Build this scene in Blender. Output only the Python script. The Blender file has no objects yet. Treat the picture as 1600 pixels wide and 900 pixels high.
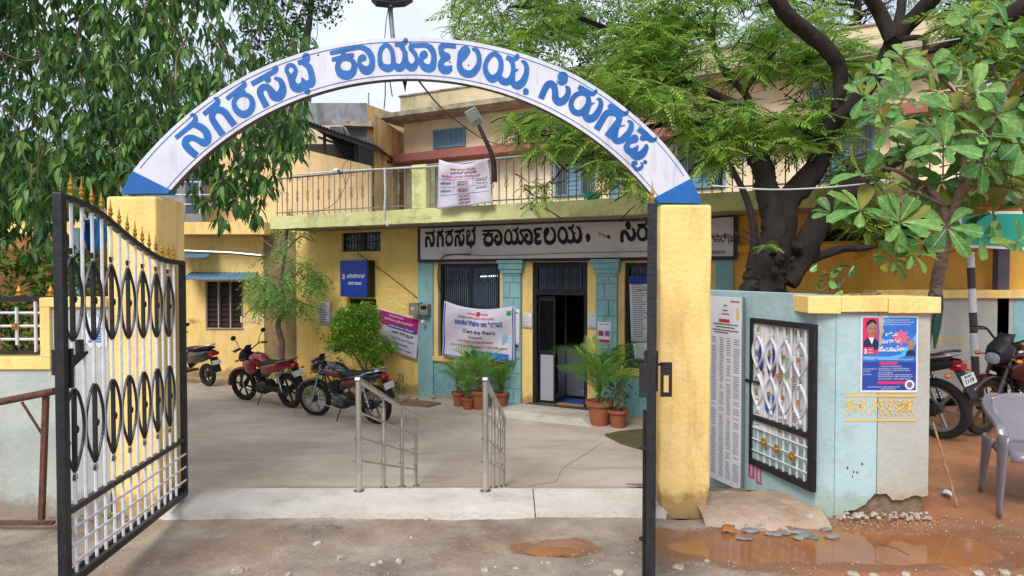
import bpy, math, random
import numpy as np
from mathutils import Vector, Matrix, noise
random.seed(7); RNG = np.random.default_rng(7)
SC = bpy.context.scene; COL = SC.collection
PI = math.pi; R = math.radians

# ------------------------------------------------------------ camera
FPX = 1050.0; PITCH = math.atan(25 / FPX); EYE = 1.65
cam = bpy.data.cameras.new('camera'); cam.sensor_width = 36; cam.lens = 36 * FPX / 1600
cam.clip_start = 0.05; cam.clip_end = 2000
camo = bpy.data.objects.new('camera', cam); COL.objects.link(camo)
camo.location = (0, 0, EYE); camo.rotation_euler = (PI / 2 - PITCH, 0, 0)
SC.camera = camo

# ------------------------------------------------------------ sky, sun, exposure
SUN_EL, SUN_AZ = R(44), R(202)          # azimuth measured clockwise from +Y
world = bpy.data.worlds.new("World"); SC.world = world; world.use_nodes = True
wt = world.node_tree; wt.nodes.clear()
wo = wt.nodes.new('ShaderNodeOutputWorld')
sky = wt.nodes.new('ShaderNodeTexSky'); sky.sky_type = 'NISHITA'; sky.sun_disc = False
sky.sun_elevation = SUN_EL; sky.sun_rotation = SUN_AZ
bgs = wt.nodes.new('ShaderNodeBackground'); bgs.inputs[1].default_value = 0.10
wt.links.new(sky.outputs[0], bgs.inputs[0])
tc = wt.nodes.new('ShaderNodeTexCoord')
mp = wt.nodes.new('ShaderNodeMapping'); mp.inputs['Scale'].default_value = (1, 1, 2.2)
n1 = wt.nodes.new('ShaderNodeTexNoise'); n1.inputs['Scale'].default_value = 2.6
n1.inputs['Detail'].default_value = 6; n1.inputs['Roughness'].default_value = .5
r1 = wt.nodes.new('ShaderNodeValToRGB')
r1.color_ramp.elements[0].position = .36; r1.color_ramp.elements[0].color = (.46, .52, .66, 1)
r1.color_ramp.elements[1].position = .62; r1.color_ramp.elements[1].color = (.74, .77, .86, 1)
bgc = wt.nodes.new('ShaderNodeBackground'); bgc.inputs[1].default_value = 1.0
wm = wt.nodes.new('ShaderNodeMixShader'); wm.inputs[0].default_value = .88
wt.links.new(tc.outputs['Generated'], mp.inputs[0]); wt.links.new(mp.outputs[0], n1.inputs['Vector'])
wt.links.new(n1.outputs[0], r1.inputs[0]); wt.links.new(r1.outputs[0], bgc.inputs[0])
wt.links.new(bgs.outputs[0], wm.inputs[1]); wt.links.new(bgc.outputs[0], wm.inputs[2])
wt.links.new(wm.outputs[0], wo.inputs[0])
sun = bpy.data.lights.new('sun', 'SUN'); sun.energy = 2.0; sun.angle = R(26); sun.color = (1, .96, .90)
suno = bpy.data.objects.new('sun', sun); COL.objects.link(suno)
suno.rotation_euler = Vector((-math.sin(SUN_AZ) * math.cos(SUN_EL), -math.cos(SUN_AZ) * math.cos(SUN_EL), -math.sin(SUN_EL))).to_track_quat('-Z', 'Y').to_euler()
SC.view_settings.view_transform = 'Standard'; SC.view_settings.look = 'None'
SC.view_settings.exposure = 0.70; SC.view_settings.gamma = 1
SC.view_settings.use_curve_mapping = False
SC.cycles.max_bounces = 6; SC.cycles.transparent_max_bounces = 6

# ------------------------------------------------------------ picture rays -> real points
_c, _s = math.cos(PITCH), math.sin(PITCH)
def ray(px, py):
    x = (px - 800) / FPX; u = (450 - py) / FPX
    return Vector((x, _c + u * _s, -_s + u * _c))
def at(px, py, Y):
    r = ray(px, py); return Vector((0, 0, EYE)) + r * (Y / r.y)
def atz(px, py, z):
    r = ray(px, py); return Vector((0, 0, EYE)) + r * ((z - EYE) / r.z)
def proj(p):
    d = Vector(p) - Vector((0, 0, EYE)); fz = d.y * _c - d.z * _s; uz = d.y * _s + d.z * _c
    if fz < .05: return (-9999, -9999)
    return (800 + FPX * d.x / fz, 450 - FPX * uz / fz)
YARD = -0.70
FM = Matrix.Translation((0.8, 11.4, YARD)) @ Matrix.Rotation(R(-28), 4, 'Z')   # frame of the office front: x right, y inwards, z up
FMi = FM.inverted(); ID = Matrix.Identity(4)
def g(px, py, d=0.0):
    o = FMi @ Vector((0, 0, EYE)); r = FMi.to_3x3() @ ray(px, py)
    return o + r * ((d - o.y) / r.y)

# ------------------------------------------------------------ materials
def L(h):
    h = h.lstrip('#'); v = [int(h[i:i + 2], 16) / 255 for i in (0, 2, 4)]
    return tuple(x / 12.92 if x <= .04045 else ((x + .055) / 1.055) ** 2.4 for x in v) + (1,)
def M(name, c1, c2=None, rough=.65, metal=0, scale=4, detail=6, bump=0, bscale=20, dirt=None, dirt_amt=.5, dirt_scale=(3, 3, .8), spec=.4, stretch=(1, 1, 1), coat=0, ramp=(.35, .65), base=None):
    m = bpy.data.materials.new(name); m.use_nodes = True; t = m.node_tree; b = t.nodes['Principled BSDF']
    b.inputs['Roughness'].default_value = rough; b.inputs['Metallic'].default_value = metal
    b.inputs['Specular IOR Level'].default_value = spec; b.inputs['Coat Weight'].default_value = coat
    b.inputs['Base Color'].default_value = L(c1)
    co = t.nodes.new('ShaderNodeTexCoord')
    mpn = t.nodes.new('ShaderNodeMapping'); mpn.inputs['Scale'].default_value = stretch
    t.links.new(co.outputs['Object'], mpn.inputs[0])
    last = None
    if c2:
        n = t.nodes.new('ShaderNodeTexNoise'); n.inputs['Scale'].default_value = scale; n.inputs['Detail'].default_value = detail
        n.inputs['Roughness'].default_value = .62
        t.links.new(mpn.outputs[0], n.inputs['Vector'])
        r = t.nodes.new('ShaderNodeValToRGB'); r.color_ramp.elements[0].position = ramp[0]; r.color_ramp.elements[1].position = ramp[1]
        r.color_ramp.elements[0].color = L(c1); r.color_ramp.elements[1].color = L(c2)
        t.links.new(n.outputs[0], r.inputs[0]); last = r.outputs[0]
    if dirt:
        m2 = t.nodes.new('ShaderNodeMapping'); m2.inputs['Scale'].default_value = dirt_scale
        t.links.new(co.outputs['Object'], m2.inputs[0])
        n = t.nodes.new('ShaderNodeTexNoise'); n.inputs['Scale'].default_value = 1.6; n.inputs['Detail'].default_value = 8; n.inputs['Roughness'].default_value = .7
        t.links.new(m2.outputs[0], n.inputs['Vector'])
        r = t.nodes.new('ShaderNodeValToRGB'); r.color_ramp.elements[0].position = .50; r.color_ramp.elements[1].position = .74
        r.color_ramp.elements[0].color = (0, 0, 0, 1); r.color_ramp.elements[1].color = (dirt_amt,) * 3 + (1,)
        t.links.new(n.outputs[0], r.inputs[0])
        mx = t.nodes.new('ShaderNodeMix'); mx.data_type = 'RGBA'
        t.links.new(r.outputs[0], mx.inputs[0]); mx.inputs[7].default_value = L(dirt)
        if last: t.links.new(last, mx.inputs[6])
        else: mx.inputs[6].default_value = L(c1)
        last = mx.outputs[2]
    if base:   # splashed soil near the ground, on the real surface height of the thing
        sx = t.nodes.new('ShaderNodeSeparateXYZ'); t.links.new(co.outputs['Object'], sx.inputs[0])
        n = t.nodes.new('ShaderNodeTexNoise'); n.inputs['Scale'].default_value = 5; n.inputs['Detail'].default_value = 9; n.inputs['Roughness'].default_value = .7; t.links.new(co.outputs['Object'], n.inputs['Vector'])
        q = t.nodes.new('ShaderNodeMath'); q.operation = 'MULTIPLY_ADD'; q.inputs[1].default_value = -2.2; q.inputs[2].default_value = .78; t.links.new(sx.outputs[2], q.inputs[0])
        q2 = t.nodes.new('ShaderNodeMath'); q2.operation = 'ADD'; t.links.new(q.outputs[0], q2.inputs[0]); t.links.new(n.outputs[0], q2.inputs[1])
        r = t.nodes.new('ShaderNodeValToRGB'); r.color_ramp.elements[0].position = .80; r.color_ramp.elements[1].position = 1.0; r.color_ramp.elements[0].color = (0, 0, 0, 1); r.color_ramp.elements[1].color = (.62, .62, .62, 1); t.links.new(q2.outputs[0], r.inputs[0])
        mx = t.nodes.new('ShaderNodeMix'); mx.data_type = 'RGBA'; t.links.new(r.outputs[0], mx.inputs[0]); mx.inputs[7].default_value = L(base)
        if last: t.links.new(last, mx.inputs[6])
        else: mx.inputs[6].default_value = L(c1)
        last = mx.outputs[2]
    if last: t.links.new(last, b.inputs['Base Color'])
    if bump:
        n = t.nodes.new('ShaderNodeTexNoise'); n.inputs['Scale'].default_value = bscale; n.inputs['Detail'].default_value = 6
        t.links.new(mpn.outputs[0], n.inputs['Vector'])
        bp = t.nodes.new('ShaderNodeBump'); bp.inputs['Strength'].default_value = bump; bp.inputs['Distance'].default_value = .02
        t.links.new(n.outputs[0], bp.inputs['Height']); t.links.new(bp.outputs[0], b.inputs['Normal'])
    return m
def leafmat(name, cols, trans=.3, rough=.45, back=None, vein=None):
    m = bpy.data.materials.new(name); m.use_nodes = True; t = m.node_tree; b = t.nodes['Principled BSDF']
    out = t.nodes['Material Output']; b.inputs['Roughness'].default_value = rough; b.inputs['Specular IOR Level'].default_value = .28
    a = t.nodes.new('ShaderNodeAttribute'); a.attribute_name = 'tint'
    oi = t.nodes.new('ShaderNodeObjectInfo')
    ad = t.nodes.new('ShaderNodeMath'); ad.operation = 'ADD'; t.links.new(a.outputs['Fac'], ad.inputs[0]); t.links.new(oi.outputs['Random'], ad.inputs[1])
    fr = t.nodes.new('ShaderNodeMath'); fr.operation = 'FRACT'; t.links.new(ad.outputs[0], fr.inputs[0])
    r = t.nodes.new('ShaderNodeValToRGB'); el = r.color_ramp.elements
    for i, c in enumerate(cols):
        p = i / (len(cols) - 1)
        e = el[0] if i == 0 else (el[-1] if i == len(cols) - 1 else el.new(p))
        e.position = p; e.color = L(c)
    t.links.new(fr.outputs[0], r.inputs[0]); last = r.outputs[0]
    if vein:
        oc = t.nodes.new('ShaderNodeTexCoord'); sx = t.nodes.new('ShaderNodeSeparateXYZ'); t.links.new(oc.outputs['Object'], sx.inputs[0])
        def mt(op, a_, b_=None, c_=None):
            n = t.nodes.new('ShaderNodeMath'); n.operation = op
            for i, x in enumerate((a_, b_, c_)):
                if x is None: continue
                if isinstance(x, (int, float)): n.inputs[i].default_value = x
                else: t.links.new(x, n.inputs[i])
            return n.outputs[0]
        ay = mt('ABSOLUTE', sx.outputs[1]); mid = mt('LESS_THAN', ay, .011)
        w_ = mt('SINE', mt('MULTIPLY', mt('SUBTRACT', sx.outputs[0], mt('MULTIPLY', ay, .8)), 62.0)); side = mt('MULTIPLY', mt('GREATER_THAN', w_, .93), .55)
        mxv = t.nodes.new('ShaderNodeMix'); mxv.data_type = 'RGBA'; t.links.new(mt('MULTIPLY', mt('MAXIMUM', mid, side), .6), mxv.inputs[0]); t.links.new(last, mxv.inputs[6]); mxv.inputs[7].default_value = L(vein)
        nz = t.nodes.new('ShaderNodeTexNoise'); nz.inputs['Scale'].default_value = 6; t.links.new(oc.outputs['Object'], nz.inputs['Vector'])
        mx2 = t.nodes.new('ShaderNodeMix'); mx2.data_type = 'RGBA'; mx2.blend_type = 'MULTIPLY'; mx2.inputs[0].default_value = 1; rr_ = t.nodes.new('ShaderNodeValToRGB'); rr_.color_ramp.elements[0].position = .35; rr_.color_ramp.elements[0].color = (.68, .72, .66, 1); rr_.color_ramp.elements[1].position = .6; t.links.new(nz.outputs[0], rr_.inputs[0])
        t.links.new(mxv.outputs[2], mx2.inputs[6]); t.links.new(rr_.outputs[0], mx2.inputs[7]); last = mx2.outputs[2]
    if back:
        ge = t.nodes.new('ShaderNodeNewGeometry'); mx = t.nodes.new('ShaderNodeMix'); mx.data_type = 'RGBA'
        t.links.new(ge.outputs['Backfacing'], mx.inputs[0]); t.links.new(last, mx.inputs[6]); mx.inputs[7].default_value = L(back); last = mx.outputs[2]
    t.links.new(last, b.inputs['Base Color'])
    tr = t.nodes.new('ShaderNodeBsdfTranslucent'); t.links.new(last, tr.inputs[0])
    ms = t.nodes.new('ShaderNodeMixShader'); ms.inputs[0].default_value = trans
    t.links.new(b.outputs[0], ms.inputs[1]); t.links.new(tr.outputs[0], ms.inputs[2]); t.links.new(ms.outputs[0], out.inputs[0])
    return m

# ------------------------------------------------------------ mesh builder
WMX = {}
def wmx(o):
    return WMX.get(o.name, ID) if o else ID
def smooth_pts(pts, k=6, closed=False):
    P = [np.array(p, float) for p in pts]; n = len(P); out = []
    if n < 3 and not closed: return P
    for i in range(n if closed else n - 1):
        if closed: p0, p1, p2, p3 = P[(i - 1) % n], P[i], P[(i + 1) % n], P[(i + 2) % n]
        else: p0, p1, p2, p3 = P[max(i - 1, 0)], P[i], P[i + 1], P[min(i + 2, n - 1)]
        for j in range(k):
            t = j / k
            out.append(.5 * ((2 * p1) + (-p0 + p2) * t + (2 * p0 - 5 * p1 + 4 * p2 - p3) * t * t + (-p0 + 3 * p1 - 3 * p2 + p3) * t ** 3))
    if not closed: out.append(P[-1])
    return out
class MB:
    def __init__(s, frame=ID): s.v = []; s.f = []; s.m = []; s.fr = frame
    def add(s, vs, fs, mi=0):
        b = len(s.v); s.v.extend([Vector(p) for p in vs]); s.f.extend([tuple(b + i for i in f) for f in fs]); s.m.extend([mi] * len(fs)); return s
    def box(s, x0, x1, y0, y1, z0, z1, mi=0, mat=None):
        vs = [Vector((x, y, z)) for z in (z0, z1) for x, y in ((x0, y0), (x1, y0), (x1, y1), (x0, y1))]
        if mat is not None: vs = [mat @ v for v in vs]
        return s.add(vs, [(0, 3, 2, 1), (4, 5, 6, 7), (0, 1, 5, 4), (1, 2, 6, 5), (2, 3, 7, 6), (3, 0, 4, 7)], mi)
    def prism(s, poly, z0, z1, mat=None, mi=0):
        n = len(poly); vs = [Vector((p[0], p[1], z)) for z in (z0, z1) for p in poly]
        if mat is not None: vs = [mat @ v for v in vs]
        return s.add(vs, [tuple(range(n - 1, -1, -1)), tuple(range(n, 2 * n))] + [(i, (i + 1) % n, n + (i + 1) % n, n + i) for i in range(n)], mi)
    def tube(s, pts, r, n=8, mi=0, flat=None, cap=True, jit=0):
        pts = [Vector(p) for p in pts]; m = len(pts)
        rs = list(r) if hasattr(r, '__len__') else [r] * m
        if len(rs) != m: rs = list(np.interp(np.linspace(0, 1, m), np.linspace(0, 1, len(rs)), rs))
        up = Vector((0, 0, 1)); vs = []; prev = None
        for i, p in enumerate(pts):
            d = (pts[min(i + 1, m - 1)] - pts[max(i - 1, 0)])
            d = d.normalized() if d.length > 1e-9 else Vector((0, 0, 1))
            if prev is None:
                a = d.cross(up); a = a.normalized() if a.length > .05 else d.cross(Vector((0, 1, 0))).normalized()
            else:
                a = prev - d * prev.dot(d); a = a.normalized() if a.length > 1e-6 else d.cross(up).normalized()
            prev = a; b = d.cross(a)
            for k in range(n):
                w = 2 * PI * k / n; rr = rs[i] * (1 + (random.uniform(-jit, jit) if jit else 0))
                vs.append(p + (a * math.cos(w) + b * math.sin(w) * (flat or 1)) * rr)
        fs = [(i * n + k, i * n + (k + 1) % n, (i + 1) * n + (k + 1) % n, (i + 1) * n + k) for i in range(m - 1) for k in range(n)]
        if cap: fs += [tuple(range(n - 1, -1, -1)), tuple((m - 1) * n + k for k in range(n))]
        return s.add(vs, fs, mi)
    def bar(s, a, b, w, h=None, mi=0):
        a, b = Vector(a), Vector(b); d = (b - a); ln = d.length; d.normalize(); h = h or w
        x = d.cross(Vector((0, 0, 1))); x = x.normalized() if x.length > 1e-4 else Vector((1, 0, 0)); y = x.cross(d)
        Mx = Matrix((x, d, y)).transposed().to_4x4(); Mx.translation = a
        return s.box(-w / 2, w / 2, 0, ln, -h / 2, h / 2, mi, Mx)
    def lathe(s, prof, mat=ID, n=16, mi=0):
        vs = []; m = len(prof)
        for r, z in prof:
            for k in range(n):
                w = 2 * PI * k / n; vs.append(mat @ Vector((r * math.cos(w), r * math.sin(w), z)))
        fs = [(i * n + k, i * n + (k + 1) % n, (i + 1) * n + (k + 1) % n, (i + 1) * n + k) for i in range(m - 1) for k in range(n)]
        fs += [tuple(range(n - 1, -1, -1)), tuple((m - 1) * n + k for k in range(n))]
        return s.add(vs, fs, mi)
    def ball(s, c, r, n=10, m=7, mi=0, rot=None, jit=0):
        r = r if hasattr(r, '__len__') else (r, r, r); c = Vector(c); vs = []
        for i in range(m + 1):
            a = -PI / 2 + PI * i / m
            for k in range(n):
                w = 2 * PI * k / n; q = 1 + (random.uniform(-jit, jit) if jit else 0)
                p = Vector((r[0] * math.cos(a) * math.cos(w) * q, r[1] * math.cos(a) * math.sin(w) * q, r[2] * math.sin(a) * q))
                if rot is not None: p = rot @ p
                vs.append(c + p)
        return s.add(vs, [(i * n + k, i * n + (k + 1) % n, (i + 1) * n + (k + 1) % n, (i + 1) * n + k) for i in range(m) for k in range(n)], mi)
    def grid(s, fn, nu, nv, mi=0):
        vs = [fn(i / nu, j / nv) for j in range(nv + 1) for i in range(nu + 1)]
        return s.add(vs, [(j * (nu + 1) + i, j * (nu + 1) + i + 1, (j + 1) * (nu + 1) + i + 1, (j + 1) * (nu + 1) + i) for j in range(nv) for i in range(nu)], mi)
    def loft(s, secs, n=14, p=2.6, mi=0):
        # secs: (x, zc, half width, half height[, y])
        vs = []
        for q in secs:
            x, zc, w, h = q[:4]; yc = q[4] if len(q) > 4 else 0
            for k in range(n):
                a = 2 * PI * k / n; ca, sa = math.cos(a), math.sin(a)
                vs.append(Vector((x, yc + w * math.copysign(abs(ca) ** (2 / p), ca), zc + h * math.copysign(abs(sa) ** (2 / p), sa))))
        m = len(secs)
        fs = [(i * n + k, i * n + (k + 1) % n, (i + 1) * n + (k + 1) % n, (i + 1) * n + k) for i in range(m - 1) for k in range(n)]
        fs += [tuple(range(n - 1, -1, -1)), tuple((m - 1) * n + k for k in range(n))]
        return s.add(vs, fs, mi)
    def ribbon(s, pts, w, t=.004, nrm=(0, -1, 0), mi=0):
        # flat bar bent in the plane whose normal is nrm; w across the normal, t in plane
        pts = [Vector(p) for p in pts]; N_ = Vector(nrm); vs = []; m = len(pts)
        for i, p in enumerate(pts):
            d = (pts[min(i + 1, m - 1)] - pts[max(i - 1, 0)]).normalized(); a = d.cross(N_).normalized()
            for u, v in ((-1, -1), (1, -1), (1, 1), (-1, 1)): vs.append(p + a * (u * t / 2) + N_ * (v * w / 2))
        fs = [(i * 4 + k, i * 4 + (k + 1) % 4, (i + 1) * 4 + (k + 1) % 4, (i + 1) * 4 + k) for i in range(m - 1) for k in range(4)]
        fs += [(3, 2, 1, 0), tuple((m - 1) * 4 + k for k in range(4))]
        return s.add(vs, fs, mi)
    def build(s, name, mat, parent=None, smooth=False, bevel=0, label=None, cat=None, group=None, kind=None, solid=0, orgmesh=False):
        X = wmx(parent).inverted() @ s.fr if parent else s.fr
        me = bpy.data.meshes.new(name); me.from_pydata([tuple(X @ v) for v in s.v], [], s.f)
        for q in (mat if isinstance(mat, (list, tuple)) else [mat]): me.materials.append(q)
        if isinstance(mat, (list, tuple)): me.polygons.foreach_set('material_index', s.m)
        if smooth:
            me.polygons.foreach_set('use_smooth', [True] * len(me.polygons))
            try: me.set_sharp_from_angle(angle=R(38))
            except Exception: pass
        me.update()
        o = bpy.data.objects.new(name, me); COL.objects.link(o)
        if parent: o.parent = parent; WMX[o.name] = wmx(parent)
        if bevel:
            b = o.modifiers.new('bevel', 'BEVEL'); b.width = bevel; b.segments = 2; b.limit_method = 'ANGLE'; b.angle_limit = R(40)
        if solid:
            q = o.modifiers.new('solid', 'SOLIDIFY'); q.thickness = solid; q.offset = 0
        tag(o, label, cat, group, kind)
        return o
def tag(o, label=None, cat=None, group=None, kind=None):
    if label: o['label'] = label
    if cat: o['category'] = cat
    if group: o['group'] = group
    if kind: o['kind'] = kind
    return o
def thing(name, label, cat, loc=(0, 0, 0), rotz=0, group=None, frame=ID, rot=None):
    o = bpy.data.objects.new(name, None); COL.objects.link(o); o.empty_display_size = .2
    X = frame @ Matrix.Translation(loc) @ (rot.to_matrix().to_4x4() if rot is not None else Matrix.Rotation(rotz, 4, 'Z'))
    o.matrix_basis = X; WMX[o.name] = X.copy()
    return tag(o, label, cat, group)
def inst(mesh, name, parent, X):
    """another object on shared mesh data; X is its matrix in world space"""
    o = bpy.data.objects.new(name, mesh); COL.objects.link(o)
    if parent: o.parent = parent
    o.matrix_basis = wmx(parent).inverted() @ X if parent else X
    WMX[o.name] = X.copy()
    return o
def copy_tree(root, X, label=None):
    c = root.copy(); COL.objects.link(c); c.matrix_basis = X; WMX[c.name] = X.copy()
    if label: c['label'] = label
    def rec(a, b):
        for ch in a.children:
            d = ch.copy(); COL.objects.link(d); d.parent = b; rec(ch, d)
    rec(root, c); return c

# ------------------------------------------------------------ leaves
def T_lance(n=5, w=.13, droop=.25, fold=.04):
    vs, fs = [], []
    prof = [0, .75, 1.0, .8, 0.35, 0.0]; ts = [0, .2, .45, .7, .88, 1]
    for t, q in zip(ts, prof):
        z = -droop * t * t
        for k, sgn in ((0, -1), (1, 0), (2, 1)): vs.append((t, sgn * w * q, z + (fold * q if k != 1 else 0)))
    for i in range(5):
        a = i * 3; fs += [(a, a + 1, a + 4, a + 3), (a + 1, a + 2, a + 5, a + 4)]
    return np.array(vs), fs
def T_obov(w=.27, droop=.12, wave=.03, seed=0):
    r = random.Random(seed); vs, fs = [], []
    prof = [.06, .30, .62, .92, 1.0, .78, .0]; ts = [0, .15, .36, .6, .78, .93, 1]
    for i, (t, q) in enumerate(zip(ts, prof)):
        z = -droop * t * t + .02
        for k, sg in enumerate((-1, -.55, 0, .55, 1)):
            vs.append((t, sg * w * q, z + (.10 * abs(sg) * q) * .8 + r.uniform(-wave, wave) * abs(sg)))
    for i in range(6):
        for k in range(4):
            a = i * 5 + k; fs.append((a, a + 5, a + 6, a + 1))
    return np.array(vs), fs
def T_small(w=.26, fold=.05):
    return np.array([(0, 0, 0), (.5, -w, fold), (1, 0, -.08), (.5, w, fold)]), [(0, 1, 2, 3)]
def T_frond(pairs=7, ll=.34, wl=.055, droop=.35, seed=0, start=.12, taper=.5, sweep=.5):
    """compound leaf: rachis with paired curved leaflets"""
    r = random.Random(seed); vs, fs = [], []
    def rc(t): return np.array((t * (1 - .1 * t), 0, -droop * t * t))
    for i in range(5):
        a = i / 5; b = (i + 1) / 5
    rw = .006
    b0 = len(vs)
    for i in range(6):
        p = rc(i / 5); vs += [tuple(p + (0, -rw, 0)), tuple(p + (0, rw, 0))]
    fs += [(b0 + 2 * i, b0 + 2 * i + 2, b0 + 2 * i + 3, b0 + 2 * i + 1) for i in range(5)]
    for i in range(pairs):
        t = start + (1 - start) * i / (pairs - 1)
        for sg in (-1, 1):
            p = rc(t); l = ll * (1 - taper * abs(t - .45)) * r.uniform(.85, 1.1); an = sweep + .7 * t * t + r.uniform(-.12, .12)
            d = np.array((math.sin(an), sg * math.cos(an), -.25 + r.uniform(-.15, .1))); d /= np.linalg.norm(d)
            q = np.array((math.cos(an), -sg * math.sin(an), .1))
            b0 = len(vs)
            vs += [tuple(p), tuple(p + d * l * .45 + q * wl), tuple(p + d * l + q * wl * .9 + (0, 0, -.05 * l)), tuple(p + d * l * .5 - q * wl * .35)]
            fs.append((b0, b0 + 1, b0 + 2, b0 + 3))
    return np.array(vs), fs
def T_palm(n=18, ll=.42, wl=.018, droop=.55, seed=0):
    r = random.Random(seed); vs, fs = [], []
    def rc(t): return np.array((t - .18 * t * t, 0, .35 * t - (droop + .35) * t * t))
    rw = .008
    for i in range(9):
        p = rc(i / 8); w = rw * (1.2 - i / 8); vs += [tuple(p + (0, -w, 0)), tuple(p + (0, 0, w)), tuple(p + (0, w, 0))]
    for i in range(8): fs += [(3 * i, 3 * i + 3, 3 * i + 4, 3 * i + 1), (3 * i + 1, 3 * i + 4, 3 * i + 5, 3 * i + 2)]
    for i in range(n):
        t = .28 + .72 * i / (n - 1)
        for sg in (-1, 1):
            p = rc(t); l = ll * (.55 + .9 * math.sin(PI * min(1, (t - .2) / .85)) * .6) * r.uniform(.85, 1.05)
            an = .55 + .55 * t; d = np.array((math.sin(an), sg * math.cos(an), .15)); d /= np.linalg.norm(d)
            e = d + np.array((.1, 0, -.75)); e /= np.linalg.norm(e); q = np.array((d[1] * -sg, 0, 0)) + np.array((sg * 0, 0, 0)); q = np.array((math.cos(an), -sg * math.sin(an), 0))
            m_ = p + d * l * .5; tip = m_ + e * l * .5; b0 = len(vs)
            vs += [tuple(p), tuple(m_ + q * wl), tuple(tip), tuple(m_ - q * wl)]
            fs.append((b0, b0 + 1, b0 + 2, b0 + 3))
    return np.array(vs), fs
def nframe(d, nrm, size):
    x = Vector(d).normalized(); z = Vector(nrm); z = (z - x * z.dot(x)).normalized(); y = z.cross(x)
    return np.array([[x[i] * size, y[i] * size, z[i] * size] for i in range(3)])
def frames(dirs, roll, size):
    """rotation*scale matrices whose +x follows dirs and +z is as upward as it can be, rolled"""
    d = dirs / np.linalg.norm(dirs, axis=1)[:, None]
    up = np.tile((0., 0., 1.), (len(d), 1)); y = np.cross(up, d); ln = np.linalg.norm(y, axis=1)[:, None]
    y = np.where(ln < 1e-3, np.array((0., 1., 0.)), y / np.maximum(ln, 1e-6)); z = np.cross(d, y)
    c, s = np.cos(roll)[:, None], np.sin(roll)[:, None]
    y2 = y * c + z * s; z2 = -y * s + z * c
    return np.stack((d, y2, z2), axis=2) * size[:, None, None]
def joined(name, temps, pick, RS, P, mat, parent=None, tint=None, kind='stuff', **kw):
    X = wmx(parent).inverted(); A = np.array(X.to_3x3()); T = np.array(X.translation)
    tint = RNG.random(len(P)) if tint is None else tint
    vall, idx, tot, tints, off = [], [], [], [], 0
    for ti, (tv, tf) in enumerate(temps):
        sel = np.where(pick == ti)[0]
        if not len(sel): continue
        v = np.einsum('nij,kj->nki', RS[sel], tv) + P[sel][:, None, :]
        v = v @ A.T + T; k = len(tv); vall.append(v.reshape(-1, 3)); tints.append(np.repeat(tint[sel], k))
        base = off + np.arange(len(sel)) * k
        f = np.array([list(q) for q in tf], dtype=np.int64)
        idx.append((f[None] + base[:, None, None]).reshape(-1)); tot.append(len(sel) * len(tf)); off += len(sel) * k
    if not vall: return None
    v = np.concatenate(vall); ix = np.concatenate(idx); nf = sum(tot)
    me = bpy.data.meshes.new(name); me.vertices.add(len(v)); me.vertices.foreach_set('co', v.astype(np.float32).ravel())
    me.loops.add(len(ix)); me.loops.foreach_set('vertex_index', ix.astype(np.int32))
    me.polygons.add(nf); me.polygons.foreach_set('loop_start', (np.arange(nf) * 4).astype(np.int32)); me.polygons.foreach_set('loop_total', np.full(nf, 4, np.int32))
    me.polygons.foreach_set('use_smooth', np.ones(nf, bool))
    me.update(calc_edges=True); me.validate()
    a = me.attributes.new('tint', 'FLOAT', 'POINT'); a.data.foreach_set('value', np.concatenate(tints).astype(np.float32))
    me.materials.append(mat); o = bpy.data.objects.new(name, me); COL.objects.link(o)
    if parent: o.parent = parent; WMX[o.name] = wmx(parent)
    return tag(o, kind=kind, **kw)
def foliage(temps, pick, RS, P, mat, parent, single='leaf', bulk='foliage', nsingle=290, minpx=10):
    """the leaves that show largest are objects of their own, the rest one part"""
    d = np.linalg.norm(P - np.array((0, 0, EYE)), axis=1)
    pr = np.array([proj(p) for p in P]); vis = (pr[:, 0] > 0) & (pr[:, 0] < 1600) & (pr[:, 1] > 0) & (pr[:, 1] < 900)
    order = np.argsort(np.where(vis, d, 1e6)); n = min(nsingle, int(vis.sum())); near = order[:n]
    ms = []
    for ti, (tv, tf) in enumerate(temps):
        me = bpy.data.meshes.new(single); me.from_pydata([tuple(q) for q in tv], [], tf); me.polygons.foreach_set('use_smooth', [True] * len(me.polygons))
        me.materials.append(mat); ms.append(me)
    for i in near:
        X = Matrix(RS[i].tolist()).to_4x4(); X.translation = P[i].tolist()
        inst(ms[pick[i]], single, parent, X)
    rest = order[n:]
    if len(rest): joined(bulk, temps, pick[rest], RS[rest], P[rest], mat, parent)
def inpoly(x, y, poly):
    c = False; n = len(poly); j = n - 1
    for i in range(n):
        xi, yi = poly[i]; xj, yj = poly[j]
        if (yi > y) != (yj > y) and x < (xj - xi) * (y - yi) / (yj - yi) + xi: c = not c
        j = i
    return c

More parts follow.
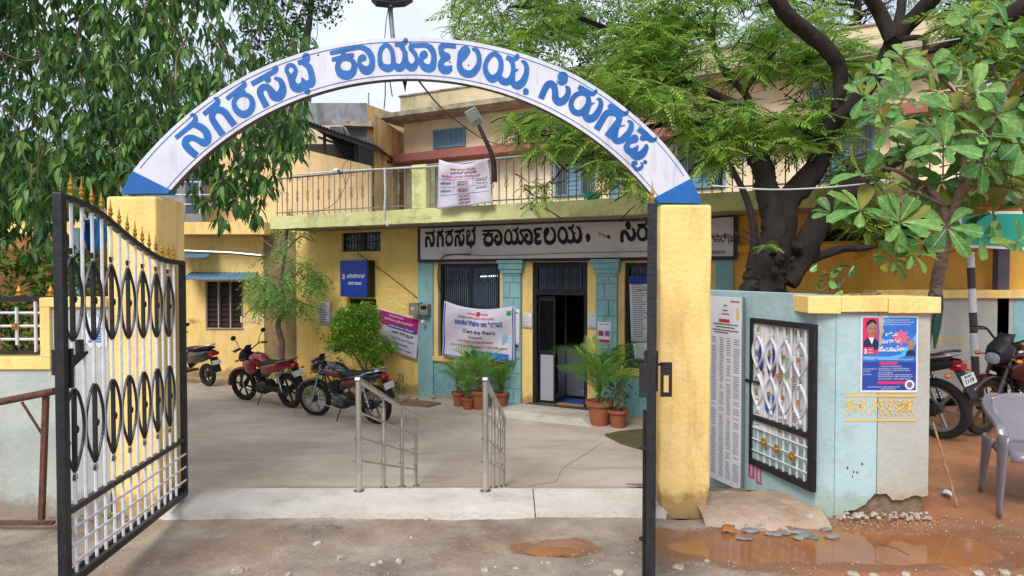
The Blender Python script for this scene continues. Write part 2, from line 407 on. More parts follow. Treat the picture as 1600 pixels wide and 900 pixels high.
# ------------------------------------------------------------ printed writing
FACE = {}
def text(s, size, mat, parent, X, name='lettering', align='CENTER', wide=1.0, bold=0, label=None, fit=None):
    c = bpy.data.curves.new('t', 'FONT'); c.body = s; c.size = size; c.align_x = align; c.resolution_u = 2; c.offset = bold
    o = bpy.data.objects.new('t', c); COL.objects.link(o)
    dg = bpy.context.evaluated_depsgraph_get(); me = bpy.data.meshes.new_from_object(o.evaluated_get(dg)); COL.objects.unlink(o); bpy.data.objects.remove(o)
    xs = [v.co.x for v in me.vertices]
    if not xs: return None
    w = max(xs) - min(xs); k = (fit / w if fit else wide)
    cx = (max(xs) + min(xs)) / 2 if fit and align == 'CENTER' else 0
    # bent sheets: FACE['fn'] maps (x, y) on the sheet to a local point
    fn = X if callable(X) else None
    for v in me.vertices:
        p = Vector(((v.co.x - cx) * k, v.co.y, 0))
        v.co = (wmx(parent).inverted() @ fn(p.x, p.y)) if fn else (wmx(parent).inverted() @ X @ p)
    me.name = name; me.materials.clear(); me.materials.append(mat)
    o = bpy.data.objects.new(name, me); COL.objects.link(o); o.parent = parent; WMX[o.name] = wmx(parent)
    if label: o['label'] = label
    return o
def glyph(strokes, step=7.0, box=None):
    """hand-painted letter: union of round brush strokes -> clean flat polygon (verts2d, faces) by marching squares.
    stroke = (points[(x,y,r)...], closed, flatstart, flatend)"""
    allp = [p for st in strokes for p in st[0]]
    x0 = min(p[0] - p[2] for p in allp) - step * 2; x1 = max(p[0] + p[2] for p in allp) + step * 2
    y0 = min(p[1] - p[2] for p in allp) - step * 2; y1 = max(p[1] + p[2] for p in allp) + step * 2
    nx = int((x1 - x0) / step) + 1; ny = int((y1 - y0) / step) + 1
    gx, gy = np.meshgrid(x0 + np.arange(nx) * step, y0 + np.arange(ny) * step)
    D = np.full(gx.shape, 1e9)
    for pts, closed, fs_, fe_ in strokes:
        S = smooth_pts(pts, 9, closed) if len(pts) > 1 else [np.array(pts[0], float)]
        S = np.array(S)
        if closed: S = np.vstack([S, S[:1]])
        # densify
        Q = [S[0]]
        for a, b in zip(S[:-1], S[1:]):
            k = max(1, int(np.hypot(*(b - a)[:2]) / 5))
            for j in range(1, k + 1): Q.append(a + (b - a) * j / k)
        Q = np.array(Q)
        grp = np.zeros(len(Q), int)
        ends = []
        if fs_: ends.append((Q[0], Q[0] - Q[min(6, len(Q) - 1)], 1))
        if fe_: ends.append((Q[-1], Q[-1] - Q[-min(7, len(Q))], 2))
        for e, dirv, k in ends: grp[np.hypot(Q[:, 0] - e[0], Q[:, 1] - e[1]) < e[2] * 1.05] = k
        for k in (0, 1, 2):
            q = Q[grp == k]
            if not len(q): continue
            d = np.full(gx.shape, 1e9)
            for x, y, r in q: d = np.minimum(d, np.hypot(gx - x, gy - y) - max(r, 3))
            for e, dirv, kk in ends:
                if kk == k:
                    u = dirv[:2] / (np.hypot(*dirv[:2]) + 1e-9); d = np.maximum(d, (gx - e[0]) * u[0] + (gy - e[1]) * u[1])
            D = np.minimum(D, d)
    V, F, key = [], [], {}
    def vid(k, p):
        if k not in key: key[k] = len(V); V.append(p)
        return key[k]
    for j in range(ny - 1):
        row = D[j:j + 2]
        for i in range(nx - 1):
            cs = ((j, i), (j, i + 1), (j + 1, i + 1), (j + 1, i)); vals = [D[c] for c in cs]
            if min(vals) >= 0: continue
            poly = []
            for a in range(4):
                ca, cb = cs[a], cs[(a + 1) % 4]; va, vb = vals[a], vals[(a + 1) % 4]
                if va < 0: poly.append(vid(ca, (x0 + ca[1] * step, y0 + ca[0] * step)))
                if (va < 0) != (vb < 0):
                    t = va / (va - vb); kk = (min(ca, cb), max(ca, cb))
                    poly.append(vid(kk, (x0 + (ca[1] + (cb[1] - ca[1]) * t) * step, y0 + (ca[0] + (cb[0] - ca[0]) * t) * step)))
            if len(poly) >= 3: F.append(tuple(poly))
    return V, F
# ============================================================ shared materials
m_yel = M('yellow_paint', '#f4d48c', '#edc878', .7, scale=2.5, bump=.35, bscale=30, dirt='#9a7a48', dirt_amt=.5, dirt_scale=(4, 4, .9), base='#7d5c40')
m_yel2 = M('facade_yellow', '#f2d282', '#ebc66c', .75, scale=2, bump=1.0, bscale=9, dirt='#a07c42', dirt_amt=.35, stretch=(1, 1, 1.6), base='#8a6a48')
m_grey = M('grey_paint', '#b4bab2', '#a6ada6', .75, scale=2, bump=.3, bscale=25, dirt='#8a7a62', dirt_amt=.5, base='#7d5c40')
m_teal = M('teal_paint', '#a2bdc0', '#95b1b6', .75, scale=2.2, bump=.3, bscale=22, dirt='#6f7f72', dirt_amt=.45)
m_teal2 = M('teal_facade', '#8db8bc', '#7faab0', .75, scale=3, bump=.4, bscale=18, dirt='#4a6a6c', dirt_amt=.4)
m_tealr = M('teal_rough_plaster', '#8ab6bc', '#6fa0a8', .85, scale=14, bump=1.0, bscale=28)
m_black = M('black_iron', '#15161a', '#23252b', .42, scale=18, bump=.15, bscale=60, dirt='#4a4038', dirt_amt=.3)
m_white = M('white_enamel', '#d8d8dc', '#c6c6cc', .45, scale=10, dirt='#8a7d70', dirt_amt=.45, dirt_scale=(9, 9, 9))
m_gold = M('gold_paint', '#c9973c', '#9a6a24', .35, .55, scale=30)
m_blue = M('blue_enamel', '#1664ad', '#12569b', .5, scale=5, bump=.1)
m_archw = M('white_sign_paint', '#d3d4de', '#c4c5d2', .55, scale=2.2, dirt='#85807c', dirt_amt=.5, dirt_scale=(11, 11, 1.6))
m_arche = M('arch_edge_cement', '#77716a', '#4c453f', .9, scale=9, bump=.6)
m_conc = M('pale_concrete', '#d0c8bf', '#bfb6ac', .85, scale=2.5, bump=.4, bscale=40, dirt='#80756a', dirt_amt=.45, dirt_scale=(2, 2, 2))
m_concd = M('yard_concrete', '#ab9c8c', '#cfc1b2', .82, scale=.7, detail=12, bump=.6, bscale=30, dirt='#9a8874', dirt_amt=.75, dirt_scale=(.45, 1.6, 1))
m_crack = M('crack_dark', '#5c5349', None, .95)  # one even dark tone for cracks, joints and chipped spots
m_rust = M('rusty_iron', '#6b4230', '#4a3027', .8, scale=20, bump=.5)
m_steel = M('stainless_steel', '#cfcac4', '#b9b3ad', .25, .8, scale=6)
m_steeld = M('steel_base', '#8d8781', None, .35, .9)
m_stone = M('broken_stone', '#bdb3a4', '#96897a', .9, scale=12, bump=.6)
m_water = M('muddy_water', '#9c6a45', '#8a5b3b', .05, scale=3, spec=.5)
m_paper = M('paper_white', '#dcdce2', '#cfcfd8', .7, scale=3)
m_ink = M('ink_black', '#20222c', None, .7)
m_inkg = M('ink_grey', '#6d727a', None, .7)
m_inkr = M('ink_red', '#b3302f', None, .7)
m_inkb = M('ink_blue', '#2a4fa5', None, .7)
m_pink = M('print_pink', '#c92f63', None, .6)
m_navy = M('print_navy', '#1f2f7e', '#24489f', .55, scale=3)
m_sky = M('print_sky_blue', '#2f7fcf', '#1d56b0', .55, scale=6)
m_skin = M('print_skin', '#a77f66', '#8a6450', .6, scale=9)
m_hair = M('print_hair', '#22201f', None, .6)
m_green = M('green_board', '#1f9a86', '#1a8c7c', .5, scale=2)
m_bark = M('bark_dark', '#1e1a18', '#342c28', .95, scale=7, bump=1.0, bscale=16, stretch=(1, 1, .35))
m_barkl = M('bark_pale', '#6a5a4e', '#8a7a6a', .9, scale=12, bump=.8, bscale=22, stretch=(1, 1, .4))
m_twig = M('twig', '#7a6a50', '#5a4c3c', .85, scale=10)
m_terra = M('terracotta', '#a5603f', '#8f5034', .8, scale=6, bump=.2, dirt='#b09a88', dirt_amt=.4, dirt_scale=(4, 4, 4))
m_soil = M('soil', '#3c2c20', '#2a2018', .95, scale=20, bump=.8)
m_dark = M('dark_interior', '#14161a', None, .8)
m_cable = M('black_cable', '#1d1c1d', None, .6)
m_cablew = M('pale_cable', '#c9c9c6', None, .6)

# ------------------------------------------------------------ street / dirt (one sheet), earth below, courtyard
def ground_mat():
    m = bpy.data.materials.new('street_ground'); m.use_nodes = True; t = m.node_tree; b = t.nodes['Principled BSDF']
    N = t.nodes.new; K = t.links.new
    co = N('ShaderNodeTexCoord'); sp = N('ShaderNodeSeparateXYZ'); K(co.outputs['Object'], sp.inputs[0])
    def noise(sc, det=8, ro=.6, vec=None):
        n = N('ShaderNodeTexNoise'); n.inputs['Scale'].default_value = sc; n.inputs['Detail'].default_value = det; n.inputs['Roughness'].default_value = ro
        K(vec or co.outputs['Object'], n.inputs['Vector']); return n.outputs[0]
    def mth(op, a, b_=None):
        n = N('ShaderNodeMath'); n.operation = op
        for i, x in enumerate((a, b_)):
            if x is None: continue
            if isinstance(x, (int, float)): n.inputs[i].default_value = x
            else: K(x, n.inputs[i])
        return n.outputs[0]
    def ramp(x, a, bb, c1, c2):
        r = N('ShaderNodeValToRGB'); r.color_ramp.elements[0].position = a; r.color_ramp.elements[1].position = bb
        r.color_ramp.elements[0].color = c1; r.color_ramp.elements[1].color = c2; K(x, r.inputs[0]); return r.outputs[0]
    def mix(f, a, bb):
        n = N('ShaderNodeMix'); n.data_type = 'RGBA'; K(f, n.inputs[0]); K(a, n.inputs[6]); K(bb, n.inputs[7]); return n.outputs[2]
    W, B = (1, 1, 1, 1), (0, 0, 0, 1)
    conc = ramp(noise(1.9, 14, .74), .36, .62, L('#75675a'), L('#b0a08e')); conc = mix(ramp(noise(.9, 6, .6), .50, .62, B, (.7, .7, .7, 1)), conc, ramp(noise(6, 10, .7), .3, .7, L('#806450'), L('#a08468')))
    spk = ramp(noise(70, 3, .6), .60, .70, B, (.5, .5, .5, 1)); conc = mix(spk, conc, ramp(noise(9), .3, .7, L('#b0a596'), L('#c0b6a8')))
    dirt = ramp(noise(2.4, 12, .72), .30, .68, L('#8f5a3b'), L('#b47c54'))
    spk2 = ramp(noise(40, 6, .7), .56, .72, B, (.6, .6, .6, 1)); dirt = mix(spk2, dirt, ramp(noise(12), .3, .7, L('#7a4c30'), L('#c69468')))
    f = mth('ADD', mth('MULTIPLY', mth('SUBTRACT', sp.outputs[0], .95), 1.1), mth('MULTIPLY', mth('SUBTRACT', noise(1.3, 8, .65), .5), 5.5))
    fy = mth('MULTIPLY', mth('SUBTRACT', 4.6, sp.outputs[1]), .55)   # the strip by the kerb collects soil
    f = mth('SUBTRACT', f, mth('MULTIPLY', mth('GREATER_THAN', 0.9, sp.outputs[0]), 0.2))
    f = ramp(f, .05, .95, B, W)
    col = mix(f, conc, dirt)
    st = ramp(noise(1.1, 10, .7), .50, .70, B, (.85, .85, .85, 1)); col = mix(st, col, ramp(noise(5), .3, .7, L('#5c4a3c'), L('#7c6450')))
    K(col, b.inputs['Base Color'])
    wet = ramp(noise(1.7, 6, .6), .42, .62, (.92,) * 3 + (1,), (.45,) * 3 + (1,)); K(wet, b.inputs['Roughness'])
    bp = N('ShaderNodeBump'); bp.inputs['Strength'].default_value = .7; bp.inputs['Distance'].default_value = .012
    def ell(cx, cy, rx, ry):
        a = mth('DIVIDE', mth('SUBTRACT', sp.outputs[0], cx), rx); c = mth('DIVIDE', mth('SUBTRACT', sp.outputs[1], cy), ry)
        return mth('ADD', mth('MULTIPLY', a, a), mth('MULTIPLY', c, c))
    near = mth('MINIMUM', ell(2.05, 4.15, 1.35, .40), ell(.27, 4.10, .30, .14)); near = mth('ADD', near, mth('MULTIPLY', mth('SUBTRACT', noise(3.5, 8, .65), .5), 2.4))
    wm_ = ramp(near, .75, 1.25, W, B)      # soaked soil round the puddles
    wetc = N('ShaderNodeMix'); wetc.data_type = 'RGBA'; K(mth('MULTIPLY', wm_, .85), wetc.inputs[0]); K(col, wetc.inputs[6]); wetc.inputs[7].default_value = L('#8a5d40'); K(wetc.outputs[2], b.inputs['Base Color'])
    K(mth('SUBTRACT', wet, mth('MULTIPLY', wm_, .55)), b.inputs['Roughness'])
    K(mth('ADD', noise(26, 10, .7), mth('MULTIPLY', noise(90, 4, .6), .7)), bp.inputs['Height']); bp.inputs['Distance'].default_value = .02; K(bp.outputs[0], b.inputs['Normal'])
    return m
m_ground = ground_mat()
def puddle_dip(x, y):
    d = 0
    for cx, cy, rx, ry, dep in ((2.0, 4.17, .80, .24, .065), (.27, 4.10, .18, .08, .05), (1.5, 4.22, .35, .14, .045), (2.7, 4.08, .3, .10, .02)):
        q = ((x - cx) / rx) ** 2 + ((y - cy) / ry) ** 2
        d += dep * math.exp(-q * .9)
    return d
def ground_h(x, y):
    n = noise.noise(Vector((x * 1.1, y * 1.1, 0))) * .02 + noise.noise(Vector((x * 4, y * 4, 3))) * .009 + noise.noise(Vector((x * 13, y * 13, 7))) * .004
    h = -.042 + n - puddle_dip(x, y) * (1 if x > -5 else 0)
    if x > 2.95: h += noise.noise(Vector((x * 2.2, y * 2.6, 5))) * .02 + .02
    if y > 4.5 and x < 1.1: h = min(h, -.035)
    return h
def axis(segs):
    out = []
    for a, b, s in segs: out += list(np.arange(a, b - 1e-6, s))
    return out + [segs[-1][1]]
gx = axis([(-60, -12, 8), (-12, -4.6, .6), (-4.6, 5.6, .05), (5.6, 12, .5), (12, 60, 8)])
gy = axis([(-40, -4, 6), (-4, 2.6, .6), (2.6, 5.0, .045), (5.0, 9.2, .12), (9.2, 12, .5)])
vs = [(x, y, ground_h(x, y)) for y in gy for x in gx]; fs = []
for j in range(len(gy) - 1):
    for i in range(len(gx) - 1):
        xm, ym = (gx[i] + gx[i + 1]) / 2, (gy[j] + gy[j + 1]) / 2
        if ym > 4.60 and -2.62 < xm < 2.0: continue
        if ym > 5.0 and xm < 2.45 and xm > -2.62: continue
        if ym > 4.9 and xm < 0 and xm > -.62 * ym: continue
        if ym > 9.1 and xm < 3: continue
        a = j * len(gx) + i; fs.append((a, a + 1, a + 1 + len(gx), a + len(gx)))
b = MB(); b.add(vs, fs); b.build('street', m_ground, smooth=True, kind='structure')
b = MB(); b.box(-160, 160, -160, 260, -1.6, -.78)
b.build('ground', M('earth', '#7a5a40', '#6a5038', .95, scale=.6), kind='structure')
def blob_sheet(cx, cy, rx, ry, z, n=40, seed=0):
    r = random.Random(seed); ph = [r.uniform(0, 6) for _ in range(4)]
    vs = [(cx, cy, z)]
    for k in range(n):
        a = 2 * PI * k / n; q = 1 + .12 * math.sin(2 * a + ph[0]) + .08 * math.sin(5 * a + ph[1]); vs.append((cx + rx * q * math.cos(a), cy + ry * q * math.sin(a), z))
    return vs, [(0, 1 + k, 1 + (k + 1) % n) for k in range(n)]
for i, (cx, cy, rx, ry, z) in enumerate(((2.05, 4.15, 1.15, .36, -.066), (.27, 4.10, .17, .085, -.070))):
    b = MB(); b.add(*blob_sheet(cx, cy, rx, ry, z, seed=i)); b.build('puddle', m_water, kind='structure')
# threshold strip in two pours with a joint, ramp, courtyard
b = MB()
def slab(b, x0, x1, y0, y1, z0, z1, nx, ny, rough=.006, seed=0, edge=.02):
    top = lambda u, v: Vector((x0 + (x1 - x0) * u, y0 + (y1 - y0) * v + (edge * noise.noise(Vector((u * 40, seed, 0))) if v == 0 else 0), z1 + rough * noise.noise(Vector((u * 20, v * 8, seed))) - (edge * .8 * max(0, noise.noise(Vector((u * 30, seed + 4, 0)))) if v == 0 else 0)))
    b.grid(top, nx, ny)
    b.grid(lambda u, v: Vector((top(u, 0).x, top(u, 0).y, z0 + (top(u, 0).z - z0) * v)), nx, 1)
    b.grid(lambda u, v: Vector((x0 + (x1 - x0) * u, y1, z1 + (z0 - z1) * v)), nx, 1)
    for xx in (x0, x1):
        b.add([(xx, y0, z0), (xx, y1, z0), (xx, y1, z1), (xx, y0, z1)], [(0, 1, 2, 3)])
slab(b, -2.46, .155, 4.57, 5.09, -.3, 0.0, 60, 5, seed=1); slab(b, .163, 1.06, 4.58, 5.09, -.3, -.002, 24, 5, seed=2)
b.build('threshold', m_conc, kind='structure', smooth=True)
b = MB()
b.grid(lambda u, v: Vector((-2.9 + 4.2 * u, 5.09 + 2.25 * v, -.01 - .695 * v)), 6, 10)
b.grid(lambda u, v: Vector((-2.9 + 4.2 * u, 5.088, -.9 + .88 * v)), 6, 1)
b.build('ramp', m_concd, kind='structure')
b = MB(); b.grid(lambda u, v: Vector((-13 + 19 * u, 7.2 + 10.5 * v, YARD + .006 * noise.noise(Vector((u * 9, v * 7, 0))))), 60, 40)
yard = b.build('courtyard', m_concd, kind='structure', smooth=True)
def crack(pts, w, z, parent, mat=m_crack):
    P_ = [Vector((p[0], p[1], z)) for p in smooth_pts([(q.x, q.y, 0) for q in pts], 5)]; b = MB()
    for i, p in enumerate(P_): P_[i] = p + Vector((random.uniform(-.012, .012), random.uniform(-.02, .02), 0))
    b.tube(P_, [w * .3, w, w * .7, w, w * .3], 4, flat=.3); return b.build('crack', mat, parent)
crack([atz(800, 768, YARD), atz(835, 758, YARD), atz(866, 752, YARD), atz(885, 728, YARD), atz(915, 710, YARD), atz(945, 690, YARD)], .004, YARD + .004, yard)
crack([atz(600, 716, YARD), atz(700, 706, YARD), atz(800, 712, YARD)], .003, YARD + .004, yard)
b = MB(); P_ = [atz(x, y, YARD) for x, y in ((945, 681), (970, 676), (1010, 672), (1040, 676), (1040, 708), (1000, 703), (970, 694))]
b.prism([(p.x, p.y) for p in P_], YARD + .004, YARD + .03); b.build('soil_patch', M('mossy_soil', '#4a4a30', '#6a5c40', .95, scale=14, bump=1), yard)
# pinkish apron in front of the side gate
slab_b = MB(); slab_b.grid(lambda u, v: Vector((1.30 + .84 * u, 4.44 + .56 * v + .06 * noise.noise(Vector((u * 5, 0, 2))), -.075 + .085 * min(1, v * 2.6) ** .55 + .012 * noise.noise(Vector((u * 9, v * 7, 6))))), 24, 18)
slab_b.box(1.39, 2.15, 4.98, 5.0, -.4, .005)
slab_b.build('apron', M('pink_concrete', '#b5a18f', '#97806c', .9, scale=3, bump=.8, dirt='#8a5d40', dirt_amt=.6, dirt_scale=(2, 2, 2)), kind='structure', smooth=True)
b = MB(); b.grid(lambda u, v: Vector((1.1 + 1.0 * u, 5.0 + 1.6 * v, 0.01 - .45 * v + .02 * noise.noise(Vector((u * 8, v * 8, 9))))), 10, 12)
b.build('side_path', M('path_rubble', '#8f8272', '#6f6455', .95, scale=18, bump=1), kind='structure', smooth=True)

# ------------------------------------------------------------ gate pillars
def pillar(x0, x1, y0, y1, z1, label):
    t = thing('gate_pillar', label, 'pillar', ((x0 + x1) / 2, (y0 + y1) / 2, -.08)); b = MB()
    n = 14; ring = lambda z, k: [(x0 + k, y0 + k, z), (x1 - k, y0 + k, z), (x1 - k, y1 - k, z), (x0 + k, y1 - k, z)]
    vs = []; zs = [-.08, .02] + [.02 + (z1 - .02) * i / n for i in range(1, n)] + [z1]
    for i, z in enumerate(zs):
        vs += [(p[0] + random.uniform(-.003, .003), p[1], p[2]) for p in ring(z, random.uniform(.008, .02) if i < 2 else 0)]
    fs = [(i * 4 + k, i * 4 + (k + 1) % 4, i * 4 + 4 + (k + 1) % 4, i * 4 + 4 + k) for i in range(len(zs) - 1) for k in range(4)] + [tuple((len(zs) - 1) * 4 + k for k in range(4))]
    b.add(vs, fs); b.build('shaft', m_yel, t, bevel=.018)
    b = MB()
    for i in range(3):
        x = x0 + .04 if i else x1 - .03; b.ball((x, y0 + random.uniform(-.02, .02), -.035), (random.uniform(.008, .03), .02, .02), 7, 5, jit=.3)
    b.build('broken_footing', m_stone, t)
    return t
pillar(-2.773, -2.43, 4.60, 5.01, 2.167, 'yellow square gate pillar on the left, behind the open gate leaf')
pillar(1.03, 1.385, 4.66, 5.05, 2.116, 'yellow square gate pillar on the right, beside the edge-on gate leaf')

# ------------------------------------------------------------ arch with painted letters
AY0, AY1 = 4.70, 4.765
def apx(ph, r): return (640 + r * math.sin(R(ph)), 610 - r * math.cos(R(ph)))
def rout(ph): return float(np.interp(ph, [-56, -51.6, -26, 0, 28, 46, 53, 57.4], [545, 552, 555, 551, 557, 554, 550, 542]))
arch = thing('entrance_arch', 'white arched name sign with blue ends spanning the two yellow gate pillars', 'arch', at(640, 310, AY0 + .07))
def band(b, po, pi, ro=None, ri=None, y0=AY0, y1=AY1, mi=(0, 1)):
    n = len(po); vs = []
    for a, c in zip(po, pi):
        o = at(*apx(a, rout(a) if ro is None else ro(a)), AY0); i = at(*apx(c, 487 if ri is None else ri(c)), AY0)
        vs += [(o.x, y0, o.z), (i.x, y0, i.z), (i.x, y1, i.z), (o.x, y1, o.z)]
    for k in range(n - 1):
        q = k * 4
        b.add([vs[q], vs[q + 1], vs[q + 5], vs[q + 4]], [(0, 1, 2, 3)], mi[0])
        for a in (1, 2, 3):
            b.add([vs[q + a], vs[q + (a + 1) % 4], vs[q + 4 + (a + 1) % 4], vs[q + 4 + a]], [(0, 1, 2, 3)], mi[1])
    b.add(vs[:4], [(3, 2, 1, 0)], mi[1]); b.add(vs[-4:], [(0, 1, 2, 3)], mi[1])
lin = lambda a, b_, n: [a + (b_ - a) * i / n for i in range(n + 1)]
b = MB(); band(b, lin(-51.6, 53, 72), lin(-50.0, 51.8, 72)); b.build('arch_band', [m_archw, m_arche], arch)
for (o0, o1, i0, i1, lab) in ((-55.7, -51.6, -50.9, -50.0, 'left'), (53, 57.4, 51.8, 53.0, 'right')):
    b = MB(); band(b, lin(o0, o1, 4), lin(i0, i1, 4), y0=AY0 - .008, y1=AY1 + .03, mi=(0, 0)); b.build('blue_end', m_blue, arch)
for ro, ri in ((lambda a: rout(a) - 6, lambda a: rout(a) - 6.9), (lambda a: 493.4, lambda a: 492.5)):
    b = MB(); band(b, lin(-50.5, 52, 72), lin(-50.5, 52, 72), ro, ri, AY0 - .003, AY0 - .001, (0, 0)); b.build('border_line', m_blue, arch)
